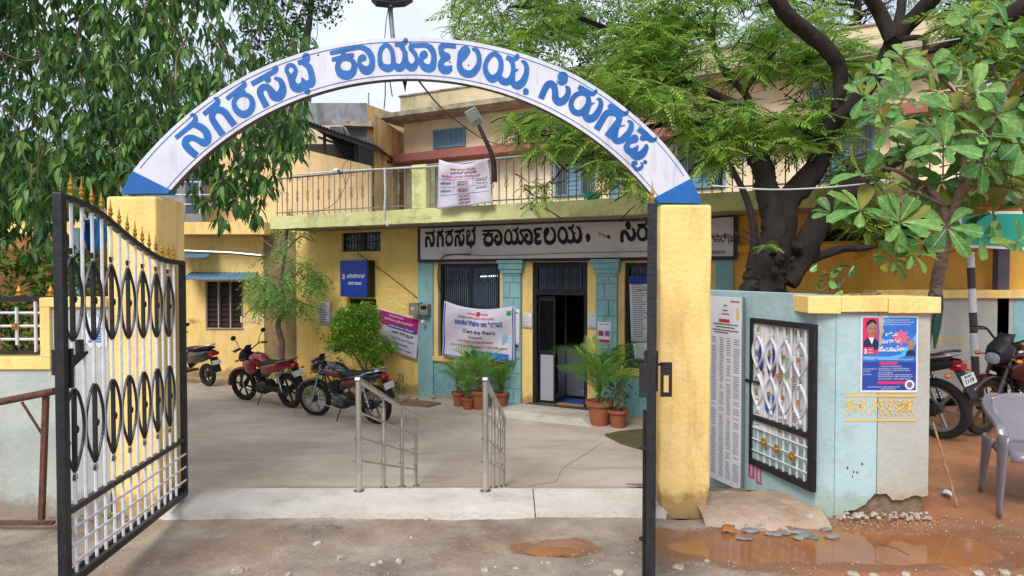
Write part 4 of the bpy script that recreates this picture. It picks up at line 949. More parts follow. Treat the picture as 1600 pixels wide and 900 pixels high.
b = MB(); eroded(b, pxx(1373.4), 2.868, PY - .001, 4.95, lambda u: float(np.interp(u, [0, .2, .3, .5, .7, .9, 1], [.12, .12, .08, .075, .11, .10, .11])) + .012 * noise.noise(Vector((u * 17, 3, 0))), zc); b.build('grey_face', m_pierg, t)
b = MB(); b.box(pxx(1310), 2.85, PY + .04, 4.92, -.08, zc - .02); b.build('pier_core', M('rubble_core', '#6e5c4c', '#8a735c', .95, scale=16, bump=1), t)
z0, z1 = pz(487), pz(463)
b = MB(); b.prism([(pxx(1310) - .002, PY - .045), (2.03, 4.60), (2.05, 5.0), (pxx(1310), 5.0)], z0 - .012, z1 - .0); b.build('cap_side', m_yel, t, bevel=.005)
for a, c, dz in ((pxx(1310), pxx(1381.5), 0), (pxx(1383), pxx(1464), -.004)):
    b = MB(); b.box(a, c, PY - .045, 5.0, z0 + dz * 2, z1 + dz); b.build('cap_stone', m_yel, t, bevel=.005)
b = MB()
for i in range(60): b.ball((2.2 + random.random() * .66, PY + random.uniform(-.10, .03), -.015), (random.uniform(.004, .022), .014, random.uniform(.004, .016)), 6, 4, jit=.3)
b.build('crumbled_plaster', m_stone, t)
b = MB(); P_ = [at(x, y, PY - .006) for x, y in ((1310, 488), (1330, 490), (1352, 489), (1368, 489), (1376, 485), (1382, 478), (1382, 465))]
b.tube(P_, [.002, .003, .004, .004, .003], 4, flat=.3); b.build('crack', m_crack, t); b = MB(); b.box(pxx(1371.6), pxx(1373.4), PY + .012, PY + .03, .1, zc); b.build('joint', m_crack, t)
b = MB()
for x, y in ((1339, 738), (1332, 744), (1334, 737), (1324, 731), (1347, 725)): b.ball(at(x, y, PY - .004), (.007, .003, .009), 6, 4, jit=.4)
b.build('chipped_spot', m_crack, t)
# poster
PP = Matrix.Translation(at(1389.5, 553.5, PY - .008)) @ Matrix.Rotation(PI / 2, 4, 'X')
pw, ph = .392, .525
pst = thing('rally_poster', 'blue and pink printed rally poster with two portraits pasted on the pier', 'poster', at(1389.5, 553.5, PY))
def pq(nm, x0, x1, y0, y1, mat, dz=0.001, pts=None):
    b = MB(); q = pts or [(x0, y0), (x1, y0), (x1, y1), (x0, y1)]
    b.add([PP @ Vector((x * pw - pw / 2, ph / 2 - y * ph, dz)) for x, y in q], [tuple(range(len(q) - 1, -1, -1))]); return b.build(nm, mat, pst)
def circ(cx, cy, rx, ry, n=22, a0=0): return [(cx + rx * math.cos(2 * PI * k / n + a0), cy + ry * math.sin(2 * PI * k / n + a0)) for k in range(n)]
pq('sheet', 0, 1, 0, 1, m_paper, 0)
pq('blue_panel', .03, .97, .02, .97, m_sky); pq('navy_panel', .03, .97, .60, .97, m_navy, .0014)
pq('pink_panel', .03, .30, .02, .50, m_pink, .0018)
m_suit = M('print_suit', '#1c2a48', None, .6); m_lsky = M('print_light_blue', '#58a7e6', None, .6)
pq('suit', 0, 0, 0, 0, m_suit, .0022, [(.04, .44), (.05, .33), (.12, .28), (.24, .28), (.31, .34), (.31, .44)])
pq('collar', 0, 0, 0, 0, m_paper, .0025, [(.13, .28), (.23, .28), (.19, .37)])
pq('face', 0, 0, 0, 0, m_skin, .0028, circ(.19, .17, .085, .105)); pq('hair', 0, 0, 0, 0, m_hair, .0031, [(.09, .16), (.09, .09), (.14, .045), (.22, .04), (.28, .09), (.27, .11), (.19, .08), (.12, .12)])
pq('left_brow', 0, 0, 0, 0, m_hair, .0031, [(.14, .155), (.18, .15), (.18, .16), (.14, .165)]); pq('brow', 0, 0, 0, 0, m_hair, .0031, [(.21, .15), (.25, .155), (.25, .165), (.21, .16)]); pq('mouth', 0, 0, 0, 0, m_inkr, .0031, [(.165, .225), (.22, .225), (.21, .235), (.175, .235)])  # printed pair of brows and the mouth
pq('suit', 0, 0, 0, 0, m_suit, .0022, [(.78, .52), (.80, .46), (.88, .43), (.94, .46), (.96, .52)])
pq('face', 0, 0, 0, 0, m_skin, .0028, circ(.87, .375, .06, .07)); pq('hair', 0, 0, 0, 0, m_inkg, .0031, [(.80, .36), (.82, .31), (.87, .29), (.92, .31), (.94, .36), (.90, .32), (.84, .32)])
pq('burst', 0, 0, 0, 0, M('print_rose2', '#c7607f', None, .6), .0024, [(.70 + (.10 if k % 2 else .16) * math.cos(k * PI / 8), .28 + (.07 if k % 2 else .115) * math.sin(k * PI / 8)) for k in range(16)])
pq('swoosh', 0, 0, 0, 0, m_lsky, .0016, [(.70, .50), (.97, .22), (.97, .34), (.86, .50), (.60, .57), (.04, .56), (.04, .53), (.5, .53)])
pq('pink_tag', .03, .22, .405, .50, m_pink, .0034); pq('pink_strip', .33, .64, .60, .637, m_pink, .002); pq('pink_strip', .30, .80, .855, .89, m_pink, .002)
pq('seal', 0, 0, 0, 0, m_paper, .0026, circ(.86, .90, .085, .064)); pq('seal_core', 0, 0, 0, 0, M('print_seal', '#7c5b84', None, .6), .0029, circ(.86, .90, .05, .04))
pq('peeled_strip', 0, 0, 0, 0, m_pierg, .0045, [(.30, .0), (.36, .0), (.40, .06), (.37, .14), (.40, .19), (.36, .26), (.37, .34), (.31, .42), (.315, .2)])
def ptx(s, x, y, sz, mat, fit=None, al='LEFT', bold=0):
    text(s, sz, mat, pst, PP @ Matrix.Translation((x * pw - pw / 2, ph / 2 - y * ph, .004)), align=al, fit=fit, bold=bold)
ptx('ರತ', .42, .27, .040, m_paper, .09, bold=.001); ptx('ನಾಗ್ರಹ', .33, .355, .036, m_paper, .14, bold=.001); ptx('ಸಮಾವೇಶ', .30, .46, .046, m_paper, .19, bold=.0015)
ptx('3', .05, .49, .045, m_paper, bold=.0015); ptx('ಆಗಸ್ಟ್', .12, .45, .016, m_paper, .035); ptx('ಶನಿವಾರ', .12, .485, .014, m_paper, .035)
for i, (x, y, w) in enumerate(((.38, .06, .18), (.38, .09, .21), (.38, .12, .19), (.30, .575, .24), (.04, .575, .07), (.04, .545, .05), (.35, .665, .14), (.3, .695, .21), (.3, .72, .22), (.04, .70, .09), (.04, .73, .05), (.3, .75, .10), (.3, .775, .23), (.3, .80, .24), (.3, .83, .22), (.12, .935, .22), (.35, .96, .10), (.04, .77, .06))):
    ptx('ಸಂವಿಧಾನ ರಕ್ಷಣೆಗಾಗಿ'[:(18 if w > .12 else 7)], x, y, .012, m_paper, w)
# warli painting
m_warli = M('yellow_wash', '#e0bf62', '#d6b45a', .8, scale=9)
wp = thing('folk_painting', 'yellow folk art frieze of small dancing figures painted under the poster', 'mural', at(1375, 637, PY))
Y_ = PY - .0075
def wpoly(pts, nm='figure', Y=Y_):
    b = MB(); q = [at(x, y, Y) for x, y in pts]; b.add(q, [tuple(range(len(q)))]); return b.build(nm, m_warli, wp)
for y in (617, 655):
    b = MB()
    for i in range(37):
        x = 1321 + i * 3; s = 1 if y == 617 else -1
        b.add([at(x, y, Y_), at(x + 2.9, y, Y_), at(x + 2.9, y + 3, Y_), at(x, y + 3, Y_)], [(0, 1, 2, 3)])
        b.add([at(x + .8, y - (3.5 if s > 0 else -3.5), Y_), at(x + 2, y - (3.5 if s > 0 else -3.5), Y_), at(x + 2, y + (0 if s > 0 else 3), Y_), at(x + .8, y + (0 if s > 0 else 3), Y_)], [(0, 1, 2, 3)])
    b.build('border', m_warli, wp)
def figure(cx, cy, s=1, lean=0, Y=Y_):
    b = MB(); A = lambda x, y: at(cx + (x + lean * (-y) * .15) * s, cy + y * s, Y)
    b.add([A(1.7 * math.cos(k), -8 + 1.9 * math.sin(k)) for k in np.linspace(0, 2 * PI, 11)[:-1]], [tuple(range(10))])
    b.add([A(-3, -5.5), A(3, -5.5), A(0, -1)], [(0, 1, 2)]); b.add([A(0, -1.5), A(2.6, 3), A(-2.6, 3)], [(0, 1, 2)])
    for p in (((-2.5, -5), (-5, -2), (-3, .5)), ((2.5, -5), (5, -7), (4, -10)), ((-1.6, 3), (-3, 6), (-1.5, 9)), ((1.6, 3), (2, 6), (4, 8.5))):
        for (x0, y0), (x1, y1) in zip(p, p[1:]):
            b.add([A(x0 - .6, y0), A(x0 + .6, y0), A(x1 + .6, y1), A(x1 - .6, y1)], [(0, 1, 2, 3)])
    b.build('figure', m_warli, wp)
for cx, ln in ((1325, 1), (1350, -1), (1366, 1), (1378, -1), (1391, 1), (1405, 1), (1422, -1)): figure(cx, 637, 1.35, ln)
for cx, rx in ((1337, 9), (1413, 8)):
    b = MB()
    for r0, r1 in ((1, .72), (.45, .2)):
        n = 24
        for k in range(n):
            a, c = 2 * PI * k / n, 2 * PI * (k + 1) / n
            b.add([at(cx + rx * r0 * math.cos(a), 636 + 7 * r0 * math.sin(a), Y_), at(cx + rx * r0 * math.cos(c), 636 + 7 * r0 * math.sin(c), Y_), at(cx + rx * r1 * math.cos(c), 636 + 7 * r1 * math.sin(c), Y_), at(cx + rx * r1 * math.cos(a), 636 + 7 * r1 * math.sin(a), Y_)], [(0, 1, 2, 3)])
    b.build('drum', m_warli, wp)

# back compound wall at the right
BY = 8.3
t = thing('rear_boundary_wall', 'grey boundary wall with a yellow coping behind the motorcycles on the right', 'wall', (5.5, BY, -.05))
b = MB(); b.box(at(1372, 500, BY).x, at(1583, 500, BY).x, BY, BY + .2, -.05, at(1400, 466, BY).z); b.build('wall_face', m_pierg, t)
b = MB(); b.box(at(1583, 500, BY).x, 9.5, BY - .003, BY + .197, -.05, at(1400, 466, BY).z); b.build('teal_section', m_teal2, t)
b = MB(); b.box(at(1366, 500, BY).x, 9.5, BY - .05, BY + .25, at(1400, 466, BY).z, at(1400, 453, BY).z); b.build('coping', m_yel, t, bevel=.006)
wp = thing('wall_frieze', 'yellow folk art marks on the grey wall behind the motorcycles', 'mural', at(1485, 535, BY))
for cx, s in ((1468, 1.1), (1480, .8), (1490, .8), (1500, .7), (1505, .6)): figure(cx, 534, s, 1, BY - .004)
# ============================================================ the office building (frame FM)
m_cream = M('cream_wall', '#eedcba', '#e6d2ac', .8, scale=1.5, bump=.3, dirt='#8c7a5c', dirt_amt=.4, dirt_scale=(2, 2, .5))
m_olive = M('lime_green_beam', '#dbdca4', '#cfd08c', .8, scale=2, bump=.4, bscale=14, dirt='#6d6c38', dirt_amt=.75, dirt_scale=(1.6, 1.6, 1.6))
m_soffit = M('soffit_grey', '#a39c94', '#8f8a84', .85, scale=2, bump=.3)
m_red = M('red_oxide', '#a3635a', '#94554c', .75, scale=3, bump=.3, dirt='#6a4a44', dirt_amt=.4)
m_roof = M('weathered_parapet', '#d8c8a4', '#c4b48e', .85, scale=1.4, bump=.4, dirt='#5d574c', dirt_amt=.8, dirt_scale=(1.2, 1.2, .5))
m_slabw = M('roof_slab_edge', '#b8ab92', '#8f8674', .9, scale=3, bump=.6, dirt='#3f3b34', dirt_amt=.9, dirt_scale=(3, 3, 3))
m_brown = M('bare_plaster_brick', '#8f7c56', '#7c6b4b', .9, scale=3, bump=1, bscale=12, stretch=(1, 1, 2.2), dirt='#5a4b36', dirt_amt=.5)
m_bluef = M('blue_window_paint', '#6e94ab', '#5f8499', .55, scale=6)
m_glass = M('dark_glass', '#27313d', '#3a4d63', .12, scale=1.2, spec=.8)
m_sign = M('sign_face', '#dedade', '#d5d0d4', .6, scale=1.6, dirt='#7e7677', dirt_amt=.4, dirt_scale=(1, 1, 3))
m_iron = M('grey_balcony_iron', '#8a8784', '#6e6a66', .6, scale=9, dirt='#4e3a2e', dirt_amt=.5, dirt_scale=(9, 9, 9))
m_weath = M('weathered_grey', '#8f9296', '#6d7074', .95, scale=1.6, bump=.6, dirt='#2e3032', dirt_amt=.9, dirt_scale=(1.2, 1.2, .5))
m_ochre = M('weathered_ochre', '#dcba80', '#c8a468', .9, scale=1.2, bump=.5, dirt='#4d3f2c', dirt_amt=.8, dirt_scale=(2.5, 2.5, .35))
m_reflect = bpy.data.materials.new('reflection_glow'); m_reflect.use_nodes = True
m_reflect.node_tree.nodes['Principled BSDF'].inputs['Emission Color'].default_value = (.8, .9, 1, 1); m_reflect.node_tree.nodes['Principled BSDF'].inputs['Emission Strength'].default_value = 1.2  # glow that stands in for bright reflections in the window panes
bl = thing('office_building', 'yellow and teal two storey municipal office with a railed balcony', 'building', FM.translation, R(-28))
BB = lambda: MB(FM)
def wallop(b, s0, s1, z0, z1, d0, d1, ops):
    xs = sorted({s0, s1} | {o[0] for o in ops} | {o[1] for o in ops})
    for a, c in zip(xs, xs[1:]):
        zs = sorted([(o[2], o[3]) for o in ops if o[0] <= a + 1e-6 and o[1] >= c - 1e-6]); z = z0
        for lo, hi in zs:
            if lo > z: b.box(a, c, d0, d1, z, lo)
            z = hi
        if z1 > z: b.box(a, c, d0, d1, z, z1)
W1 = (-2.45, -1.15, .78, 2.505); DR = (-.505, .515, .07, 2.52); W2 = (1.154, 2.50, .80, 2.50); HW = (-4.82, -3.82, 2.76, 3.14); LWn = (-4.644, -3.94, 1.15, 1.81)
b = BB(); wallop(b, -6.093, -2.72, -.3, 3.19, 0, .3, [HW, LWn]); b.build('brick_wall', m_yel2, bl)
b = BB(); wallop(b, -2.72, 2.73, -.3, 3.19, 0, .3, [W1, DR, W2]); b.build('front_wall', m_yel, bl)
m_och_shade = M('ochre_wall', '#e2b050', '#d8a244', .8, scale=1.6, bump=.5, bscale=8, dirt='#7f5f2c', dirt_amt=.45, stretch=(1, 1, 1.6))  # shade mixed into the wall colour: ochre darker than the front yellow
b = BB(); wallop(b, 2.73, 6.075, -.3, 3.19, 0, .3, [(3.9, 5.3, 2.78, 3.12)]); b.box(6.075, 6.37, 0, 4, -.3, 3.19); b.build('ochre_wall', m_och_shade, bl)
b = BB(); b.box(2.87, 6.1, -.10, -.002, 2.64, 2.74); b.build('ledge', m_och_shade, bl)
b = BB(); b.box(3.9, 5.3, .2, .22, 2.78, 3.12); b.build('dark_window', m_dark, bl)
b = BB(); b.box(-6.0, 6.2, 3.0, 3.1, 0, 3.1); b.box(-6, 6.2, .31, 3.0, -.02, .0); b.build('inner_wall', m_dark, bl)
# brown corner and left wing
cB = [Vector((-4.571, 14.262, 0)), Vector((-5.54, 15.0, 0))]
b = MB(); b.prism([(cB[0].x, cB[0].y), (cB[0].x + .3, cB[0].y + .3), (cB[1].x + .2, cB[1].y + .3), (cB[1].x, cB[1].y)], -1, 2.5); b.build('bare_corner', m_brown, bl)
lw = thing('left_wing', 'plain yellow wing of the office with a blue-hooded louvred window', 'building', (-8, 15, YARD))
b = MB(); op = (at(322, 440, 15).x, at(378, 440, 15).x, at(322, 512, 15).z, at(322, 440, 15).z)
xs = [-13, op[0], op[1], -5.55]
b.box(-13, op[0], 15, 15.3, -1, 2.45); b.box(op[1], -5.545, 15, 15.3, -1, 2.45); b.box(op[0], op[1], 15, 15.3, -1, op[2]); b.box(op[0], op[1], 15, 15.3, op[3], 2.45)
b.build('wall', m_yel, lw)
b = MB(); b.box(-13, -5.3, 14.4, 17, 2.46, 2.72); b.build('slab', m_yel, lw)
b = MB(); b.box(-13, -7.0, 15.2, 15.5, 2.73, 4.3); b.build('upper_wall', m_weath, lw)
for k in range(3):
    b = MB(); xa = op[0] + (op[1] - op[0]) * k / 3; xb = op[0] + (op[1] - op[0]) * (k + 1) / 3
    b.box(xa + .01, xb - .01, 15.08, 15.10, op[2], op[3]); f_ = b.build('pane', M('brown_shutter', '#3d2f2c', '#2c2220', .5, scale=4), lw)
    for j in range(9):
        z = op[2] + (op[3] - op[2]) * (j + .5) / 9; b = MB(); b.box(xa + .02, xb - .02, 15.05, 15.08, z - .035, z + .02, mat=None); b.build('louvre', bpy.data.materials['brown_shutter'], f_)
b = MB()
for x in [op[0] + (op[1] - op[0]) * k / 3 for k in range(4)]: b.box(x - .014, x + .014, 15.0, 15.06, op[2], op[3])
b.box(op[0] - .014, op[1] + .014, 14.97, 15.07, op[2] - .03, op[2]); b.build('window_frame', M('pale_frame', '#a89c90', None, .6), lw)
def hood(x0, x1, z, mat, parent):
    b = MB(); n = 40
    b.grid(lambda u, v: Vector((x0 + (x1 - x0) * u, 15 - .55 * v, z + .16 - .16 * v + .012 * math.sin(u * (x1 - x0) * 60))), n * 2, 2); b.build('corrugated_hood', mat, parent, solid=.01)
hood(at(285, 430, 14.6).x, at(392, 430, 14.6).x, at(300, 437, 14.5).z, m_bluef, lw)
hood(at(270, 430, 14.6).x, at(326, 430, 14.6).x, at(300, 403, 14.5).z, m_bluef, lw)
b = MB(); b.tube([at(285, 392, 14.3), at(360, 395, 14.3), at(414, 400, 14.3)], .035, 8); b.ball(at(412, 400, 14.3), .06, 8, 6); b.build('drain_pipe', m_steeld, lw)
b = MB(); b.box(at(286, 300, 14.5).x, at(311, 300, 14.5).x, 14.6, 14.64, at(300, 333, 14.5).z, at(300, 270, 14.5).z); b.build('grey_screen', m_glass, lw)
for y_ in (284, 304, 319):
    b = MB(); b.tube([at(270, y_, 14.4), at(400, y_ + 1, 14.4)], .012, 5); b.build('guard_rail', m_white, lw)
for x_ in (312, 368, 392):
    b = MB(); b.tube([at(x_, 334, 14.4), at(x_, 275, 14.4)], .016, 5); b.build('guard_post', m_white, lw)
t_ = text('2003-11', .13, m_inkr, lw, Matrix.Translation(at(302, 504, 14.97)) @ Matrix.Rotation(PI / 2, 4, 'X'), fit=.24)
b = MB()
for k in range(7): b.box(at(375 + k * 5, 500, 14.97).x, at(378.5 + k * 5, 500, 14.97).x, 14.985, 14.99, at(375, 504, 15).z, at(375, 494, 15).z)
b.build('faded_print', M('faded_white', '#e0cfa8', None, .8), lw)

# pilasters
def pil(s0, s1, blocks):
    p = BB(); p.box(s0, s1, -.055, -.002, 0, 2.30 if blocks else 2.56); pm = p.build('pilaster', m_teal2, bl)
    if not blocks:
        return
    z = .04; row = 0
    while z < 2.22:
        h = min(.265, 2.28 - z); w = s1 - s0; cut = s0 + w * (.42 if row % 2 else .62)
        for a, c in ((s0 - .003, cut - .006), (cut + .006, s1 + .003)):
            q = BB(); q.box(a, c, -.072 - random.uniform(0, .005), -.054, z + .006, z + h - .006); q.build('stone_block', m_teal2, pm, bevel=.003)
        z += h; row += 1
    q = BB()
    for z0, z1, e in ((2.29, 2.33, .0), (2.33, 2.40, .03), (2.40, 2.50, .055), (2.50, 2.56, .075)): q.box(s0 - e, s1 + e, -.075 - e, -.002, z0, z1 - .001)
    q.build('capital', m_teal2, pm, bevel=.004)
pil(-2.896, -2.557, False); pil(-1.06, -.703, True); pil(.69, 1.046, True); pil(2.604, 2.856, False)
# dado and sills
for a, c in ((-2.555, -1.062), (1.048, 2.602)):
    b = BB(); b.box(a, c, -.02, -.002, .03, .68); b.build('dado', m_tealr, bl)
    b = BB(); b.box(a, c, -.035, -.002, 0, .03); b.build('plinth', m_yel, bl)
    b = BB(); b.box(a, c, -.07, -.001, .69, .775); b.build('sill', m_yel, bl, bevel=.006)
b = BB(); b.box(-2.555, -2.452, -.02, -.002, .78, 2.55); b.build('yellow_strip', m_yel, bl)
# windows with grilles
def grille(parent, s0, s1, z0, z1, d, n, scroll=True):
    b = BB()
    for i in range(n + 1):
        s = s0 + (s1 - s0) * i / n; b.box(s - .006, s + .006, d - .006, d + .006, z0, z1)
    if scroll:
        for i in range(0, n - 3, 4):
            for zc in (z0 + (z1 - z0) * .12, z0 + (z1 - z0) * .88, z0 + (z1 - z0) * .5):
                sc = s0 + (s1 - s0) * (i + 2) / n; w = (s1 - s0) / n * 1.9
                b.ribbon([Vector((sc + w * math.cos(a), d - .01, zc + w * 1.3 * math.sin(a))) for a in np.linspace(0, 2 * PI, 13)], .01, .008)
    for z in (z0, z1, (z0 + z1) / 2): b.box(s0, s1, d - .008, d + .008, z - .008, z + .008)
    return b.build('grille', m_black, parent)
def window(op, panes=2, fr=.06, mat=m_black, d=.05, n=12, glass=m_glass):
    s0, s1, z0, z1 = op; b = BB()
    b.box(s0, s1, d, d + .06, z1 - fr, z1); b.box(s0, s1, d, d + .06, z0, z0 + fr); b.box(s0, s0 + fr, d, d + .06, z0 + fr, z1 - fr); b.box(s1 - fr, s1, d, d + .06, z0 + fr, z1 - fr)
    w = b.build('window_frame', mat, bl)
    for k in range(panes):
        a = s0 + fr + (s1 - s0 - 2 * fr) * k / panes; c = s0 + fr + (s1 - s0 - 2 * fr) * (k + 1) / panes
        if k:
            q = BB(); q.box(a - .035, a + .035, d - .003, d + .057, z0 + fr, z1 - fr); q.build('mullion', mat, w)
        q = BB(); q.box(a + .03, c - .03, d + .03, d + .04, z0 + fr, z1 - fr); q.build('pane', glass, w)
        grille(w, a + .035, c - .035, z0 + fr, z1 - fr, d, n)
    return w
m_gl2 = M('bluish_glass', '#5f7c9c', '#3f5670', .3, scale=1.5, spec=.8)
window(W1, 2, glass=m_gl2); window(W2, 2, glass=m_gl2); window(HW, 2, .03, n=5); window(LWn, 2, .05, n=7)
window((DR[0], DR[1], 1.96, DR[3]), 2, .09, n=9, glass=m_gl2, d=.02)
b = BB(); b.box(DR[0], DR[0] + .07, .02, .12, DR[2], 1.957); b.box(DR[1] - .07, DR[1], .02, .12, DR[2], 1.957); b.build('door_frame', m_black, bl)
b = BB(); b.box(W1[0] - .02, W1[0] + .0, -.03, -.004, W1[2], W1[3] + .03); b.box(W1[0], W1[1], -.03, -.004, W1[3], W1[3] + .03); b.build('window_trim', m_conc, bl)
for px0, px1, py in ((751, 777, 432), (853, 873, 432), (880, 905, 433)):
    a, c = g(px0, py, .075), g(px1, py - 1, .075); q = BB(); q.tube([a, c], .012, 8); t = thing('glass_reflection', 'small glowing bar standing in for a reflection behind the %s' % ('left window grille' if px0 < 800 else 'left half of the door transom' if px0 < 870 else 'right half of the door transom'), 'lamp', FM @ a); q.build('tube', m_reflect, t)  # added glowing bars imitate reflections in the glass, no tubes inside
dl = thing('office_door', 'open black barred door leaf with a white lower panel', 'door', FM @ Vector((-.42, .12, .08)), R(-28))
b = BB(); b.box(-.43, -.40, .10, .14, .08, 1.93); b.box(-.15, -.12, .10, .14, .08, 1.93); b.box(-.40, -.15, .10, .14, 1.85, 1.93); b.box(-.40, -.15, .10, .14, .92, .99); b.box(-.40, -.15, .10, .14, .08, .12); b.build('door_stile', m_black, dl)
b = BB(); b.box(-.40, -.15, .11, .13, .12, .92); b.build('lower_panel', M('panel_grey_white', '#a9aab5', None, .5), dl)
b = BB()
for i in range(8): b.box(-.38 + i * .03, -.372 + i * .03, .115, .125, .99, 1.85)
b.build('bars', m_black, dl)
pt = thing('glazed_partition', 'dark glazed partition with grey lower panels inside the doorway', 'partition', FM @ Vector((.2, .9, 0)), R(-28))
b = BB(); b.box(-.45, .5, .95, .97, .08, .95); b.build('lower_panel', M('panel_grey', '#6a6c78', None, .5), pt)
b = BB()
for s in (-.3, .1, .28): b.box(s, s + .03, .93, .98, .08, 2.0)
b.box(-.5, .5, .93, .98, .95, .99); b.build('frame', M('aluminium_dark', '#5c5f66', None, .4, .6), pt)
b = BB(); b.box(-.0, .1, 1.2, 1.21, 1.3, 1.6); b.build('wall_notice', m_inkg, pt)
b = BB(); b.box(-.41, .48, .16, .9, .02, .035); tag(b.build('door_mat', M('blue_mat', '#2c4fa8', None, .9)), 'blue mat on the floor just inside the office door', 'mat')
b = BB(); b.box(-.56, .57, -.16, .02, -.01, .085); b.build('door_sill', M('dark_stone', '#4a4440', '#5c554e', .6, scale=9), bl)
st = thing('entrance_step', 'low pale concrete step with sloping sides below the office door', 'step', FM @ Vector((0, -.5, 0)), R(-28))
b = BB(); b.add([(-.95, -.95, 0), (.95, -.95, 0), (.8, 0, 0), (-.8, 0, 0), (-.72, -.75, .075), (.72, -.75, .075), (.66, -.165, .08), (-.66, -.165, .08)], [(0, 1, 5, 4), (1, 2, 6, 5), (3, 0, 4, 7), (4, 5, 6, 7), (2, 3, 7, 6)]); b.build('step', m_conc, st)

# ---- balcony
b = BB(); b.box(-5.75, 6.3, -.86, 4.2, 3.195, 3.38); b.build('balcony_slab', m_soffit, bl)
n = 120
b = BB(); S0, S1 = -5.75, 6.3
fz = lambda u, k: .012 * noise.noise(Vector((u * 60, k, 0))) - (.03 * max(0, noise.noise(Vector((u * 26, k + 3, 0))) - .25) if u > .5 and k == 0 else 0)
b.grid(lambda u, v: Vector((S0 + (S1 - S0) * u, -1.0 + .006 * noise.noise(Vector((u * 50, v * 3, 9))), 3.19 + fz(u, 0) * (1 - v) + (.245 + fz(u, 5)) * v)), n, 4)
b.grid(lambda u, v: Vector((S0 + (S1 - S0) * u, -1.0 + .14 * v, 3.435 + fz(u, 5))), n, 1)
b.grid(lambda u, v: Vector((S0 + (S1 - S0) * u, -.86 - .14 * v, 3.19 + fz(u, 0))), n, 1)
b.box(S0, S1, -.86, -.84, 3.19, 3.43); b.build('balcony_beam', m_olive, bl)
for s in (-2.19, 1.58, 5.0):
    b = BB(); b.box(s - .15, s + .15, -.99, -.72, 3.436, 4.19); b.build('balcony_post', m_olive, bl, bevel=.008)
br = thing('balcony_railing', 'grey wrought iron balcony railing with small scrolls above the name board', 'railing', FM @ Vector((0, -.9, 3.44)), R(-28))
b = BB(); b.tube([(-5.7, -.9, 4.18), (-2.34, -.9, 4.18)], .02, 6); b.tube([(-2.03, -.9, 4.18), (1.43, -.9, 4.18)], .02, 6); b.tube([(1.73, -.9, 4.18), (6.3, -.9, 4.18)], .02, 6); b.build('top_rail', m_iron, br)
b = BB(); b.box(-5.7, 6.3, -.91, -.89, 3.50, 3.52); b.build('bottom_rail', m_iron, br)
mb = BB(); q = MB(); q.tube([(0, 0, 0), (0, 0, .74)], .0095, 5); me_bar = q.build('bar', m_iron); me_bar_mesh = me_bar.data; bpy.data.objects.remove(me_bar)
q = MB()
for sg in (1, -1):
    q.ribbon([Vector((sg * .03 * math.sin(a) * (1 - .0 * a), 0, .37 + sg * (.05 - .05 * math.cos(a)))) for a in np.linspace(0, 5.2, 12)], .008, .008)
q.ball((0, 0, .37), (.022, .012, .03), 6, 5)
me_orn = q.build('scroll', m_iron); me_orn_mesh = me_orn.data; bpy.data.objects.remove(me_orn)
q = MB(); q.ribbon([Vector((.04 + .03 * math.cos(a), 0, .70 + .025 * math.sin(a))) for a in np.linspace(0, 2 * PI, 10)], .008, .007)
me_rng = q.build('ring', m_iron); me_ring_mesh = me_rng.data; bpy.data.objects.remove(me_rng)
s = -5.66; i = 0
while s < 6.3:
    if min(abs(s - c) for c in (-2.19, 1.58, 5.0)) > .16:
        inst(me_bar_mesh, 'bar', br, FM @ Matrix.Translation((s, -.9, 3.44)))
        if i % 2 == 0:
            inst(me_orn_mesh, 'scroll', br, FM @ Matrix.Translation((s, -.9, 3.44))); inst(me_ring_mesh, 'ring', br, FM @ Matrix.Translation((s, -.9, 3.44)))
    s += .135; i += 1
# ---- upper storey
b = BB(); b.box(-6.43, 6.3, 4.2, 4.5, 3.38, 6.32); b.box(-6.43, -6.13, 4.5, 9, 3.3, 6.32); b.box(6.0, 6.3, 4.5, 9, 3.3, 6.32); b.build('upper_wall', m_cream, bl)
b = BB(); b.box(-6.6, 6.45, 3.62, 4.198, 5.2, 5.4); b.build('sun_shade', m_red, bl)
b = BB(); b.box(-6.75, 6.5, 3.4, 9, 6.325, 6.44); b.build('roof_slab', m_slabw, bl)
b = BB(); b.box(-6.05, 6.45, 3.56, 3.72, 6.442, 6.84); b.box(-6.05, -5.9, 3.72, 8.8, 6.442, 6.84); b.build('parapet', m_roof, bl)
b = BB(); b.box(-6.1, 6.5, 3.52, 3.76, 6.842, 6.875); b.build('coping', m_slabw, bl)
def upwin(s0, s1, z0, z1, louvre=(1,), panes=3, nm='upper_window'):
    q = BB(); f_ = .05
    q.box(s0, s1, 4.14, 4.198, z1 - f_, z1); q.box(s0, s1, 4.14, 4.198, z0, z0 + f_)
    for k in range(panes + 1):
        x = s0 + (s1 - s0 - f_) * k / panes; q.box(x, x + f_, 4.14, 4.197, z0 + f_, z1 - f_)
    w = q.build(nm, m_bluef, bl)
    for k in range(panes):
        a = s0 + (s1 - s0 - f_) * k / panes + f_; c = s0 + (s1 - s0 - f_) * (k + 1) / panes
        if k in louvre:
            m = 9
            for j in range(m):
                z = z0 + f_ + (z1 - z0 - 2 * f_) * j / m; q = BB(); q.box(a, c, 4.155, 4.17, z + .005, z + (z1 - z0) / m - .02); q.build('slat', m_bluef, w)
            q = BB(); q.box(a, c, 4.175, 4.195, z0 + f_, z1 - f_); q.build('backing', m_bluef, w)
        else:
            q = BB(); q.box(a, c, 4.175, 4.195, z0 + f_, z1 - f_); q.build('pane', m_glass, w)
            q = BB()
            for j in range(4): q.box(a + (c - a) * (j + .5) / 4 - .006, a + (c - a) * (j + .5) / 4 + .006, 4.13, 4.142, z0, z1)
            q.build('guard_bars', m_iron, w)
